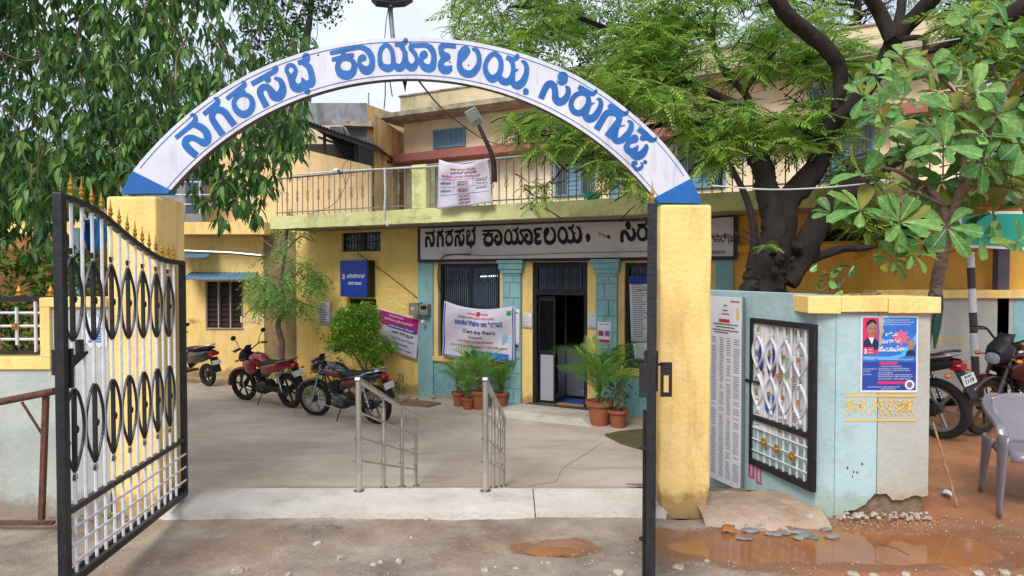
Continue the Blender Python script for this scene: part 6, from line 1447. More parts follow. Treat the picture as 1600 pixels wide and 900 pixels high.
foliage(TL_, K, RS, P_, lf_left, T1)
tw.build('twigs', M('green_twig', '#5f6a3c', '#6d6044', .8, scale=9), T1, kind='stuff'); tw2.build('pale_twigs', m_barkl, T1, kind='stuff')
b = MB()
for pts in (((-30, 60), (10, 85), (40, 95), (60, 90)), ((0, 80), (14, 105), (40, 115), (48, 140), (70, 150)), ((60, 80), (68, 110), (72, 135)), ((125, 25), (122, 50), (118, 68)), ((125, 115), (135, 150), (137, 165)), ((27, 195), (30, 215), (27, 240)), ((65, 225), (60, 250), (58, 300), (58, 325), (40, 350)), ((64, 226), (80, 250), (100, 270), (112, 275)), ((250, 30), (270, 45), (285, 60), (300, 55)), ((340, 60), (360, 90), (380, 120)), ((275, 125), (276, 90), (290, 60))):
    q = [at(x, y, 5.2 + .1 * i) for i, (x, y) in enumerate(pts)]; b.tube([Vector(v) for v in smooth_pts([tuple(v) for v in q], 4)], [.008, .006, .004], 5); b.build('bare_branch', m_barkl, T1); b = MB()
# ---- far darker crown between
T2 = thing('dark_far_tree', 'darker small leaved tree crown behind, meeting the sky left of the street light', 'tree', (-6, 17, YARD))
b = MB(); limb(b, [(-6, 17, YARD), (-5.8, 17, 3), (-5.4, 17, 6), (-5.0, 17, 8.5)], [.25, .2, .15, .05]); b.build('trunk', m_bark, T2, smooth=True)
Lv = Leaves()
poly = [(380, -200), (540, -200), (535, 0), (520, 20), (490, 22), (470, 45), (480, 60), (455, 75), (470, 90), (430, 90), (400, 80), (380, 60)]
for _ in range(420):
    px, py = random.uniform(370, 545), random.uniform(-200, 95)
    if not inpoly(px, py, poly): continue
    c = at(px, py, random.uniform(12.5, 14.5))
    for k in range(26): Lv.add(c + rv() * random.uniform(.02, .3), rv() + Vector((0, 0, -.4)), random.uniform(.07, .12), random.uniform(-1, 1))
RS, P_, K = Lv.arr(); joined('foliage', [T_small(.25)], K, RS, P_, lf_far, T2)
# ---- neem tree on the right
T3 = thing('neem_tree', 'neem tree with a thick dark forked trunk and feathery leaves behind the teal wall', 'tree', (3.1, 7.6, -.05))
NY = 7.4
A = lambda x, y, Y=NY: at(x, y, Y)
b = MB()
limb(b, [A(1190, 560), A(1192, 470), A(1195, 440), A(1204, 400), A(1212, 360), A(1208, 320), A(1200, 290), A(1193, 262), A(1180, 240)], [.32, .27, .225, .18, .155, .135, .12, .11, .10], 16, jit=.13)
limb(b, [A(1205, 430), A(1222, 370), A(1228, 320), A(1252, 290), A(1275, 260), A(1288, 225, 7.3), A(1300, 190, 7.2), A(1330, 165, 7.0), A(1365, 120, 6.8), A(1390, 80, 6.7), A(1400, 55, 6.6)], [.17, .15, .14, .13, .12, .11, .10, .085, .08, .085, .09], 12, jit=.08)
limb(b, [A(1225, 440), A(1255, 395), A(1275, 350), A(1300, 318), A(1335, 290), A(1400, 250, 7.8), A(1480, 200, 8)], [.14, .14, .13, .12, .11, .08, .04], 12, jit=.08)
limb(b, [A(1400, 58, 6.6), A(1425, 30, 6.5), A(1462, -10, 6.3), A(1500, -60, 6.2)], [.085, .08, .075, .06]); limb(b, [A(1395, 60, 6.6), A(1375, 20, 6.6), A(1350, -20, 6.5), A(1340, -60, 6.5)], [.075, .065, .06, .05]); limb(b, [A(1400, 55, 6.6), A(1408, 20, 6.7), A(1412, -30, 6.8)], [.05, .045, .04])
limb(b, [A(1305, 170, 7.1), A(1312, 110, 7), A(1290, 75, 6.9), A(1255, 45, 6.8), A(1228, 20, 6.7), A(1205, -20, 6.6), A(1190, -70, 6.5)], [.06, .075, .08, .08, .075, .07, .06])
limb(b, [A(1195, 262), A(1180, 200, 7.5), A(1165, 150, 7.7), A(1130, 110, 7.8), A(1112, 60, 8), A(1120, 10, 8)], [.08, .05, .04, .035, .03, .015]); limb(b, [A(1112, 62, 8), A(1090, 40, 8), A(1060, 20, 8)], [.025, .02, .01]); limb(b, [A(1160, 150, 7.7), A(1185, 110, 7.6), A(1215, 80, 7.5)], [.03, .02, .01])
limb(b, [A(1232, 425), A(1260, 408), A(1290, 397), A(1320, 388), A(1348, 388), A(1372, 384)], [.10, .06, .05, .045, .035, .02]); limb(b, [A(1175, 420), A(1178, 380), A(1176, 340), A(1165, 300), A(1140, 262), A(1125, 240)], [.07, .045, .04, .035, .03, .02])
limb(b, [A(1620, 0, 5.8), A(1580, 22, 5.9), A(1545, 38, 6), A(1518, 48, 6.1)], [.08, .075, .06, .045]); limb(b, [A(1400, 62, 6.6), A(1440, 60, 6.4), A(1450, 80, 6.3), A(1520, 50, 6.1)], [.03, .025, .03, .04])
limb(b, [A(1170, 220, 7.6), A(1080, 190, 7.9), A(1000, 200, 8.2), A(940, 190, 8.4), A(900, 130, 8.5)], [.05, .04, .03, .025, .015]); limb(b, [A(1165, 170, 7.6), A(1060, 120, 8), A(980, 60, 8.3), A(880, 20, 8.5), A(800, 10, 8.6)], [.05, .04, .035, .03, .015])
limb(b, [A(1000, 200, 8.2), A(960, 230, 8.4), A(900, 250, 8.4), A(860, 285, 8.4)], [.03, .02, .015, .008])
for i in range(9):  # bark burls
    a = random.random(); p = A(1165 + 95 * random.random(), 452 - 75 * a, NY - .30 + .14 * a); b.ball(p, (random.uniform(.03, .07),) * 3, 9, 7, jit=.3)
b.build('trunk', m_bark, T3, smooth=True)
Lv = Leaves(); tw = MB(); frd = [T_frond(7, .34, .05, .3, 1), T_frond(8, .30, .045, .5, 2), T_frond(6, .36, .055, .15, 3)]
def neem_zone(poly, y0, y1, cnt, thr=-.12, size=(.22, .32)):
    xs = [p[0] for p in poly]; ys = [p[1] for p in poly]; c = 0; tries = 0
    while c < cnt and tries < cnt * 25:
        tries += 1; px, py = random.uniform(min(xs), max(xs)), random.uniform(min(ys), max(ys))
        if not inpoly(px, py, poly): continue
        Y = random.uniform(y0, y1); p = at(px, py, Y)
        if noise.noise(Vector((p.x * 1.3, p.y * .6, p.z * 1.3)) + Vector((7, 3, 5))) < thr: continue
        c += 1; n = random.randint(4, 7); a0 = random.uniform(0, 6.28); tint = random.random() * .7
        for k in range(n):
            a = a0 + 2 * PI * k / n + random.uniform(-.3, .3)
            Lv.add(p + rv() * .03, (math.cos(a), math.sin(a), random.uniform(-.55, .35)), random.uniform(*size), random.uniform(-.5, .5), (tint + random.uniform(0, .3)) % 1, random.randint(0, 2))
        q = p + Vector((random.uniform(-.3, .3), random.uniform(0, .3), random.uniform(-.25, .15))); tw.tube([p, (p + q) / 2 + rv() * .03, q], [.004, .006, .009], 4)
neem_zone([(700, -160), (1230, -160), (1240, 60), (1110, 100), (1000, 130), (960, 190), (870, 150), (820, 130), (740, 95), (715, 60), (700, 20)], 7.4, 10, 760, -.16)
neem_zone([(870, 120), (1020, 110), (1140, 150), (1200, 180), (1290, 170), (1330, 200), (1310, 240), (1200, 235), (1130, 250), (1100, 235), (1040, 190), (960, 180)], 7.0, 8.8, 255, -.08)
neem_zone([(950, 30), (1330, 20), (1320, 110), (1100, 130), (960, 110)], 7.4, 9, 170, -.03)
neem_zone([(795, 165), (900, 165), (960, 215), (1000, 262), (960, 300), (900, 240), (850, 235), (800, 225), (785, 240)], 7.4, 8.6, 120, -.3)
neem_zone([(825, 285), (868, 282), (868, 318), (830, 325)], 7.6, 8.0, 9, -2, (.18, .24)); neem_zone([(980, 275), (1010, 272), (1012, 310), (985, 315)], 7.4, 7.8, 6, -2, (.18, .24)); neem_zone([(1070, 200), (1130, 200), (1130, 262), (1080, 262)], 7.4, 7.9, 26, -2)
neem_zone([(1250, 60), (1420, 60), (1430, 130), (1330, 210), (1290, 250), (1240, 210)], 7.2, 8.4, 80, -.1); neem_zone([(1190, -120), (1650, -120), (1650, 0), (1560, 20), (1200, 30)], 7.0, 9, 170, .02)
neem_zone([(1290, 240), (1420, 230), (1420, 400), (1350, 385), (1300, 330)], 7.6, 9, 80, -.1); neem_zone([(1450, 20), (1640, -10), (1640, 120), (1540, 110)], 5.9, 7.5, 130, -.4); neem_zone([(1500, 150), (1640, 120), (1640, 260), (1560, 300), (1500, 230)], 6.5, 8.5, 150, -.3)
neem_zone([(1198, 375), (1206, 372), (1208, 392), (1200, 394)], 6.9, 7.0, 2, -2, (.14, .18))
RS, P_, K = Lv.arr(); foliage(frd, K, RS, P_, lf_neem, T3, 'leaf_frond', 'foliage', 290); tw.build('twigs', m_bark, T3, kind='stuff')
# ---- dark trees behind the roofs (right) and behind the office
T4 = thing('dark_far_tree', 'dark leafy tree showing through the gaps behind the neem and the roof', 'tree', (3, 24, YARD))
b = MB(); limb(b, [(3, 24, YARD), (3, 24, 5), (3.2, 24, 9)], [.3, .25, .1]); b.build('trunk', m_bark, T4)
Lv = Leaves()
for _ in range(520):
    c = Vector((random.uniform(-1, 7), random.uniform(23, 26), 0)); c.z = 9.2 + random.uniform(-2, 3.2) - .10 * (c.x - 3) ** 2
    if noise.noise(c * .7) < -.15: continue
    for k in range(22): Lv.add(c + rv() * random.uniform(.05, .5), rv(), random.uniform(.12, .2), random.uniform(-1, 1))
RS, P_, K = Lv.arr(); joined('foliage', [T_small(.28)], K, RS, P_, lf_far, T4)
T5 = thing('conifer_tree', 'wispy needle leaved tree top above the roof at the upper right', 'tree', (8.6, 17, YARD))
b = MB(); limb(b, [(8.6, 17, YARD), (8.6, 17, 6), (8.7, 17, 9.4)], [.2, .15, .05]); 
for _ in range(60):
    z = random.uniform(6.4, 9.6); a = random.uniform(0, 6.28); p = Vector((8.65, 17, z)); L_ = (10.2 - z) * .6; e = p + Vector((L_ * math.cos(a), L_ * math.sin(a), .5)); b.tube([p, (p + e) / 2, e], [.03, .02, .01], 4)
b.build('trunk', m_bark, T5); Lv = Leaves()
for _ in range(260):
    z = random.uniform(6.8, 10.2); a = random.uniform(0, 6.28); L_ = (10.6 - z) * .65 * math.sqrt(random.random()); c = Vector((8.65 + L_ * math.cos(a), 17 + L_ * math.sin(a), z))
    for k in range(16): Lv.add(c + rv() * .12, rv() + Vector((0, 0, -.8)), random.uniform(.18, .32), random.uniform(-1, 1))
RS, P_, K = Lv.arr(); joined('foliage', [T_small(.04)], K, RS, P_, lf_far, T5)
# ---- broad leaved tree at the right (large leaves one by one)
T6 = thing('broad_leaved_tree', 'young tree with big round light green leaves and a slim brown stem at the right', 'tree', at(1462, 540, 5.35))
Y6 = 5.3; A = lambda x, y, Y=Y6: at(x, y, Y); b = MB()
limb(b, [A(1430, 790), A(1440, 600), A(1450, 500), A(1461, 462), A(1470, 420), A(1478, 375), A(1482, 350)], [.05, .046, .045, .046, .045, .043, .04], 12, jit=.05)
for pts, r0 in (([(1480, 355), (1470, 320), (1445, 290), (1410, 270), (1380, 262)], .032), ([(1482, 355), (1500, 300), (1530, 250), (1545, 200), (1570, 150), (1600, 110)], .034), ([(1470, 320), (1430, 300), (1400, 305), (1355, 318)], .014), ([(1500, 300), (1505, 240), (1515, 190), (1530, 160), (1540, 130)], .024), ([(1545, 200), (1520, 180), (1490, 160), (1440, 150)], .014), ([(1410, 270), (1415, 245), (1400, 215)], .014), ([(1463, 372), (1450, 385), (1435, 402), (1410, 400)], .009), ([(1500, 300), (1560, 290), (1600, 300)], .016), ([(1520, 180), (1470, 120), (1450, 90)], .012), ([(1570, 150), (1550, 100), (1520, 70)], .014), ([(1445, 290), (1400, 330), (1380, 350)], .010), ([(1600, 110), (1640, 60)], .02), ([(1355, 318), (1348, 300), (1345, 278)], .007)):
    q = [A(x, y, Y6 + random.uniform(-.15, .15) * (i > 0)) for i, (x, y) in enumerate(pts)]; limb(b, q, [r0, r0 * .85, r0 * .6, r0 * .35], 8, 5, .05)
b.build('trunk', m_barkl if 0 else M('stem_brown', '#5e4a40', '#7d6a5c', .9, scale=12, bump=.8, bscale=30, stretch=(1, 1, 2)), T6, smooth=True)
Lv = Leaves()
whorls = [(1349, 274, 1.0), (1345, 330, .95), (1405, 348, 1.0), (1480, 330, 1.15), (1552, 332, 1.15), (1424, 240, .9), (1500, 232, .8), (1570, 275, 1.1), (1480, 355, 1.0), (1420, 130, .8), (1395, 115, .6), (1450, 110, .8), (1410, 155, .85), (1460, 200, .7), (1440, 235, .9), (1490, 175, 1.05), (1525, 145, 1.0), (1500, 100, .9), (1560, 95, .95), (1540, 60, .9), (1590, 130, 1.1), (1592, 225, 1.05), (1540, 215, 1), (1380, 160, .7), (1372, 175, .6), (1600, 330, 1.1), (1590, 380, .9), (1530, 370, .9), (1440, 380, .8), (1395, 405, .62), (1425, 398, .55), (1366, 120, .5), (1340, 140, .5), (1515, 30, .7), (1575, 45, .9), (1630, 180, 1.1), (1640, 280, 1.1), (1625, 60, 1), (1470, 145, .8), (1555, 180, 1.0), (1410, 90, .7), (1350, 150, .7), (1385, 200, .7), (1420, 185, .8), (1475, 230, .9), (1535, 255, .9), (1580, 175, 1.0), (1490, 135, .9), (1300, 335, .6), (1430, 300, .8), (1470, 285, .8), (1520, 290, .9), (1385, 290, .5)]
for wx, wy, ws in whorls:
    p = at(wx, wy, Y6 + random.uniform(-.45, .35)); n = random.randint(6, 9); a0 = random.uniform(0, 6.28); ax = (Vector((0, -.9, .7)) + rv() * .4).normalized(); u = ax.orthogonal().normalized(); v = ax.cross(u)
    for k in range(n):
        a = a0 + 2 * PI * k / n + random.uniform(-.25, .25); el = random.uniform(-.3, .75)
        d = (u * math.cos(a) + v * math.sin(a)) * math.cos(el) + ax * math.sin(el)
        Lv.add(p + d * .02, d, ws * random.uniform(.17, .275), 0, None, random.randint(0, 3), (ax + rv() * .35) * (-1 if random.random() < .13 else 1))
RS, P_, K = Lv.arr(); foliage([T_obov(.23, .14, .035, 1), T_obov(.20, .24, .045, 2), T_obov(.26, .1, .04, 3), T_obov(.18, .36, .03, 4)], K, RS, P_, lf_alm, T6, 'leaf', 'foliage', 298)
m_bud = M('bud_brown', '#8a5a34', '#6f8a3a', .7, scale=20)
for wx, wy, ws in whorls[:30]:
    b = MB(); b.ball(at(wx, wy, Y6), (.012, .012, .022), 6, 4); b.build('leaf_bud', m_bud, T6)
gc = MB(); gc.tube([at(1466, 460, 5.28), at(1468, 480, 5.27), at(1464, 510, 5.27), at(1460, 545, 5.27)], [.05, .06, .045, .012], 8, flat=.4, jit=.25)
tag(gc.build('green_cloth', M('dark_green_cloth', '#1d4a3c', '#15382e', .9, scale=9), smooth=True), 'dark green cloth tied round the slim stem by the pier', 'cloth')
# ---- seedling on the wall top
T7 = thing('wall_sapling', 'small grey green seedling growing from the top of the pier cap', 'plant', at(1305, 462, 4.75))
b = MB(); limb(b, [at(1300, 462, 4.75), at(1298, 440, 4.75), at(1290, 420, 4.75)], [.006, .005, .003], 6); limb(b, [at(1303, 462, 4.75), at(1318, 440, 4.75), at(1325, 432, 4.75)], [.006, .004, .002], 6); b.build('stem', m_twig, T7)
for k in range(14):
    b = MB(); x, y = random.uniform(1272, 1335), random.uniform(412, 456)
    tv, tf = T_obov(.36, .2, .03, k); d = Vector((random.uniform(-1, 1), -.5, random.uniform(-.9, .3))); Fm = Matrix(frames(np.array([tuple(d)]), np.array([random.uniform(-.5, .5)]), np.array([random.uniform(.07, .10)]))[0].tolist()).to_4x4(); Fm.translation = at(x, y, 4.75)
    b.add([Fm @ Vector(q) for q in tv], tf); b.build('leaf', lf_alm if k % 3 else lf_far, T7, smooth=True)
b = MB()
for k in range(12): b.ball(at(random.uniform(1330, 1370), 459, 4.72), (random.uniform(.02, .05), .03, .008), 6, 3, jit=.3)
tag(b.build('leaf_litter', M('litter', '#6a4a34', '#8f7a60', .9, scale=20), kind='stuff'))
# ---- young tree in the yard
def at_y(x, y, Y): return at(x, y, Y)
T8 = thing('young_tree', 'slim young tree with feathery light green leaves and a pink and white painted foot', 'tree', at(441, 592, 13.4))
b = MB(); A = lambda x, y, Y=13.4: at(x, y, Y)
limb(b, [A(438, 600), A(440, 540), A(436, 505), A(446, 480), A(438, 440), A(444, 400), A(448, 360), A(452, 335)], [.07, .06, .055, .05, .045, .035, .025, .01], 8)
for q in ([(442, 460), (420, 440), (400, 430)], [(442, 440), (470, 425), (495, 415)], [(445, 400), (425, 385), (405, 370)], [(446, 390), (470, 370), (490, 378)], [(440, 470), (465, 470), (488, 480)], [(438, 475), (415, 480), (398, 482)]):
    limb(b, [A(*p) for p in q], [.022, .015, .006], 5, 4)
b.build('trunk', m_barkl, T8, smooth=True)
b = MB(); b.tube([A(438, 572), A(440, 560)], .066, 10); b.build('white_band', m_white, T8); b = MB(); b.tube([A(440, 560), A(440, 540)], .064, 10); b.build('pink_band', M('pink_paint', '#b93a5c', '#a8304f', .8, scale=9), T8)
Lv = Leaves(); poly = [(430, 330), (470, 325), (490, 375), (480, 395), (505, 415), (512, 440), (490, 470), (485, 500), (460, 480), (440, 490), (420, 480), (395, 490), (380, 470), (400, 440), (385, 425), (415, 400), (410, 380), (430, 370)]
c = 0
while c < 110:
    px, py = random.uniform(375, 515), random.uniform(322, 505)
    if not inpoly(px, py, poly) or (py < 405 and random.random() < .6): continue
    p = A(px, py, 13.4 + random.uniform(-.6, .6))
    if noise.noise(p * 1.9) < -.18: continue
    c += 1
    for k in range(4):
        a = random.uniform(0, 6.28); Lv.add(p + rv() * .06, (math.cos(a), math.sin(a), random.uniform(-.9, .1)), random.uniform(.22, .33), random.uniform(-.5, .5), None, random.randint(0, 1))
RS, P_, K = Lv.arr(); foliage([T_frond(6, .26, .08, .4, 5, sweep=.2, taper=.2), T_frond(5, .28, .09, .6, 6, sweep=.2, taper=.2)], K, RS, P_, lf_small, T8, 'leaf_frond', 'foliage', 120)
# ---- bright shrub by the wall
T9 = thing('green_shrub', 'bright yellow green shrub against the yellow wall behind the black motorcycle', 'shrub', atz(576, 612, YARD))
b = MB(); A = lambda x, y, Y=12.6: at(x, y, Y)
for q in ([(574, 618), (572, 590), (570, 560), (560, 520)], [(576, 618), (586, 590), (594, 560), (600, 530)], [(574, 600), (566, 575), (548, 545)], [(575, 618), (580, 600), (592, 575)]): limb(b, [A(*p) for p in q], [.035, .028, .02, .008], 6, 4)
b.build('stem', m_barkl, T9, smooth=True)
Lv = Leaves(); poly = [(548, 478), (580, 474), (592, 495), (598, 520), (618, 540), (608, 556), (598, 552), (600, 568), (590, 575), (575, 572), (565, 560), (540, 552), (510, 545), (504, 530), (515, 512), (522, 495)]
c = 0
while c < 620:
    px, py = random.uniform(500, 622), random.uniform(470, 580)
    if not inpoly(px, py, poly): continue
    p = A(px, py, 12.6 + random.uniform(-.5, .45))
    if noise.noise(p * 3.2) < -.12: continue
    c += 1
    for k in range(9): Lv.add(p + rv() * .07, rv() + Vector((0, 0, .2)), random.uniform(.045, .075), random.uniform(-1, 1))
RS, P_, K = Lv.arr(); joined('foliage', [T_small(.3)], K, RS, P_, lf_shrub, T9)
def weeds(name, label, c, r, h, n, mat, size=(.05, .1), cat='plant'):
    t = thing(name, label, cat, c); Lv = Leaves()
    b = MB()
    for _ in range(n):
        a = random.uniform(0, 6.28); q = r * math.sqrt(random.random()); p0 = Vector(c) + Vector((q * math.cos(a), q * math.sin(a) * .5, 0)); hh = h * random.uniform(.5, 1); tip = p0 + Vector((random.uniform(-.1, .1), random.uniform(-.05, .05), hh)); b.tube([p0, (p0 + tip) / 2, tip], [.005, .004, .002], 4)
        for k in range(10): Lv.add(p0.lerp(tip, random.uniform(.15, 1)), rv() + Vector((0, 0, .3)), random.uniform(*size), random.uniform(-1, 1))
    b.build('stems', m_twig, t); RS, P_, K = Lv.arr(); joined('foliage', [T_small(.16)], K, RS, P_, mat, t)
weeds('weed_clump', 'greyish weed growing by the wall between the two parked motorcycles', atz(530, 612, YARD) + Vector((0, .4, 0)), .28, .75, 22, lf_grey)
weeds('weed_clump', 'low dry weeds at the foot of the yellow wall right of the black motorcycle', atz(607, 620, YARD), .35, .45, 26, lf_grey)
weeds('weed_clump', 'tiny green weeds at the foot of the left gate pillar', Vector((-2.72, 4.5, -.03)), .12, .07, 10, lf_small, (.02, .03))
weeds('weed_clump', 'thin grass strip beside the rear wheel of the red motorcycle', atz(480, 628, YARD) + Vector((0, .5, 0)), .5, .22, 40, lf_small, (.06, .1))
b = MB(); q = atz(596, 628, YARD)
b.prism([(q.x - 1.0, q.y + .25), (q.x + .9, q.y - .5), (q.x + 1.1, q.y - .2), (q.x - .6, q.y + .7)], YARD - .02, YARD + .03); b.build('dirt_heap', M('dry_dirt', '#94785f', '#7d6450', .95, scale=8, bump=1), yard)
b = MB()
for _ in range(14): b.ball(atz(random.uniform(600, 680), random.uniform(618, 630), YARD) + Vector((0, 0, .03)), (random.uniform(.03, .07), .05, .04), 7, 5, jit=.3)
b.build('rubble', m_stone, yard)
# ---- hedge behind the left grille
T10 = thing('garden_hedge', 'leafy garden bushes seen through and above the left wall grille', 'hedge', (-4.2, 6.0, -.1)); Lv = Leaves()
b = MB()
for k in range(9): limb(b, [(-6.2 + k * .26, 6, -.1), (-6.2 + k * .26 + random.uniform(-.1, .1), 5.9, .8), (-6.2 + k * .26 + random.uniform(-.2, .2), 5.8, 1.5)], [.02, .015, .006], 5, 4)
b.build('stems', m_bark, T10)
for _ in range(900):
    c = Vector((random.uniform(-6.6, -2.9), random.uniform(5.3, 6.6), random.uniform(.35, 1.75)))
    if c.x > -.60 * c.y: continue
    for k in range(10): Lv.add(c + rv() * .09, rv(), random.uniform(.05, .085), random.uniform(-1, 1), random.random())
RS, P_, K = Lv.arr(); joined('foliage', [T_small(.3)], K, RS, P_, leafmat('leaf_hedge', ['#3f6a26', '#5b8a2c', '#35581f', '#7aa034', '#5a3a28', '#4c7a2a'], .3, .45), T10)
hb = thing('garden_house', 'ochre house with a teal corner post behind the left garden', 'house', (-6, 10, -.1))
b = MB(); b.box(-12, -5.4, 10, 10.3, -.8, 2.0); b.build('wall', M('brown_ochre', '#8f6a3c', '#7a5830', .85, scale=3), hb); b = MB(); b.box(at(112, 450, 9.9).x, at(124, 450, 9.9).x, 9.9, 9.99, -.8, 2.3); b.build('corner_post', m_teal, hb)
for lab, x0, x1, y0, y1 in (('bright blue plastic sheet scrap hanging in the leaves at the far left', 52, 76, 362, 384), ('blue and white plastic sheet seen through the top of the left gate', 132, 168, 342, 392)):
    b = MB(); b.grid(lambda u, v: at(x0 + (x1 - x0) * u + 5 * noise.noise(Vector((u * 3, v * 3, 1))), y0 + (y1 - y0) * v + 7 * noise.noise(Vector((u * 4, v * 2, 5))), 5.9 + .1 * math.sin(8 * u)), 10, 8)
    tag(b.build('plastic_sheet', m_sky if 0 else M('tarp_blue', '#2d8fe0', '#4fa8ee', .5, scale=6), smooth=True, solid=.003), lab, 'sheet')
# ---- potted plants by the door
def pot(c, r, h, label, kind, s=1.0, seed=0, group='potted plants by the office door'):
    random.seed(100 + seed)
    t = thing('potted_palm' if kind != 'ficus' else 'potted_shrub', label, 'potted plant', c, group=group); X = Matrix.Translation(c)
    b = MB(); b.lathe([(r * .68, 0), (r * .70, .01), (r * .9, h * .78), (r * 1.06, h * .80), (r * 1.10, h * .82), (r * 1.12, h), (r * 1.0, h), (r * .95, h * .88), (.001, h * .88)], X, 22); b.build('pot', m_terra, t, smooth=True)
    b = MB(); b.lathe([(r * .94, h * .86), (r * .5, h * .90), (.001, h * .91)], X, 14); b.build('soil', m_soil, t, smooth=True)
    Lv = Leaves(); base = Vector(c) + Vector((0, 0, h * .9))
    if kind == 'palm':
        b = MB()
        for k in range(int(20 * s) + 8):
            a = random.uniform(0, 6.28); l = random.uniform(.38, .74) * s; el = random.uniform(.9, 3.6)
            p = base + Vector((random.uniform(-.05, .05), random.uniform(-.05, .05), random.uniform(.0, .35 * s)))
            Lv.add(p, (math.cos(a), math.sin(a), el), l, random.uniform(-.9, .9), None, random.randint(0, 2))
        for k in range(6): b.tube([base + Vector((random.uniform(-.04, .04), random.uniform(-.04, .04), -.02)), base + Vector((random.uniform(-.07, .07), random.uniform(-.07, .07), .4 * s))], .009, 6)
        b.build('stems', m_twig, t); RS, P_, K = Lv.arr(); foliage([T_palm(17, .34, .0095, .55, 1), T_palm(16, .38, .010, .75, 2), T_palm(18, .30, .009, .35, 3)], K, RS, P_, lf_palm, t, 'frond', 'fronds', 60)
    else:
        b = MB()
        for k in range(5):
            e = base + Vector((random.uniform(-.18, .18), random.uniform(-.18, .18), .7 * s)); b.tube([base, (base + e) / 2, e], [.016, .012, .004], 6)
        b.build('stems', m_barkl, t)
        for k in range(380):
            p = base + Vector((random.gauss(0, .17), random.gauss(0, .17), random.uniform(.15, .85) * s)); 
            Lv.add(p, rv(), random.uniform(.05, .09), random.uniform(-1, 1))
        RS, P_, K = Lv.arr(); joined('foliage', [T_small(.27)], K, RS, P_, lf_left, t)
Zb = lambda x, y: atz(x, y, YARD)
pot(Zb(717, 634), .12, .25, 'leftmost of the four terracotta pots under the rain banner, small palm', 'palm', .8, 1)
pot(Zb(731, 639) , .11, .20, 'small low terracotta pot with short palm fronds, second from the left under the rain banner', 'palm', .6, 2)
pot(Zb(749, 639), .14, .32, 'tallest and bushiest palm pot, under the middle of the rain banner', 'palm', 1.05, 3)
pot(Zb(783, 634), .13, .24, 'leafy palm pot at the right end of the row, beside the teal pilaster', 'palm', .85, 4)
pot(Zb(937, 663), .20, .37, 'large arching areca palm in a wide terracotta pot right of the door', 'palm', 1.25, 5)
pot(Zb(966, 667), .15, .27, 'dark small leaved shrub in a terracotta pot beside the large areca palm', 'ficus', .95, 6)
# ============================================================ motorcycles, scooter, chair, loose things
random.seed(21)
m_tyre = M('tyre_rubber', '#1c1b1b', '#2a2827', .85, scale=30, bump=.4, bscale=60)
m_alloy = M('alloy_black', '#2d2d31', None, .4, .6); m_alloys = M('alloy_silver', '#9a9a9c', None, .35, .7)
m_chrome = M('chrome', '#b5b5b8', None, .15, 1.0); m_eng = M('engine_dark', '#3b3a3b', '#545150', .5, .5, scale=12)
m_pblk = M('bike_black_paint', '#121317', None, .22, coat=.6, spec=.5); m_pred = M('bike_red_paint', '#8f1220', '#7a0f1b', .25, coat=.7, scale=3)
m_pwine = M('bike_wine_paint', '#3d0f18', '#2b0b12', .22, coat=.7, scale=3)
m_plas = M('black_plastic', '#1a1a1d', '#232327', .55, scale=20); m_seat = M('seat_vinyl', '#17171a', '#202024', .6, scale=30, bump=.2, bscale=80)
m_tail = M('tail_lens', '#b01418', '#8a0d12', .2, coat=.5, scale=8); m_ind = M('indicator_lens', '#c9752a', None, .25); m_plate = M('number_plate', '#d6d6d4', '#c2c2c0', .5, scale=8)
m_lens = M('clear_lens', '#a7adb3', None, .1, .3)
def wheel(t, x, fr, rad=.30, w=.05, rim=m_alloy, yoff=0):
    B = lambda: MB(fr); n = 36
    b = B(); prof = [(rad - .075, -w * .55), (rad - .05, -w * .75), (rad - .015, -w * .7), (rad, -w * .3), (rad + .002, 0), (rad, w * .3), (rad - .015, w * .7), (rad - .05, w * .75), (rad - .075, w * .55)]
    X = Matrix.Translation((x, yoff, rad)) @ Matrix.Rotation(PI / 2, 4, 'X')
    vs = [X @ Vector((r * math.cos(2 * PI * k / n), r * math.sin(2 * PI * k / n), z)) for r, z in prof for k in range(n)]; m = len(prof)
    b.add(vs, [(i * n + k, i * n + (k + 1) % n, ((i + 1) % m) * n + (k + 1) % n, ((i + 1) % m) * n + k) for i in range(m) for k in range(n)]); ty = b.build('wheel', m_tyre, t, smooth=True)
    b = B(); prof = [(rad - .074, -w * .5), (rad - .095, -w * .45), (rad - .10, 0), (rad - .095, w * .45), (rad - .074, w * .5)]; m = len(prof)
    vs = [X @ Vector((r * math.cos(2 * PI * k / n), r * math.sin(2 * PI * k / n), z)) for r, z in prof for k in range(n)]
    b.add(vs, [(i * n + k, i * n + (k + 1) % n, ((i + 1) % m) * n + (k + 1) % n, ((i + 1) % m) * n + k) for i in range(m) for k in range(n)]); b.build('rim', rim, ty, smooth=True)
    b = B()
    for k in range(6):
        a = 2 * PI * k / 6 + .2; d = Vector((math.cos(a), 0, math.sin(a))); c = Vector((x, yoff, rad)); b.bar(c + d * .03, c + d * (rad - .085), .022, .028)
    b.build('spokes', rim, ty)
    b = B(); b.lathe([(.035, -.05), (.055, -.045), (.055, .045), (.035, .05)], X, 14); b.build('hub', m_eng, ty, smooth=True)
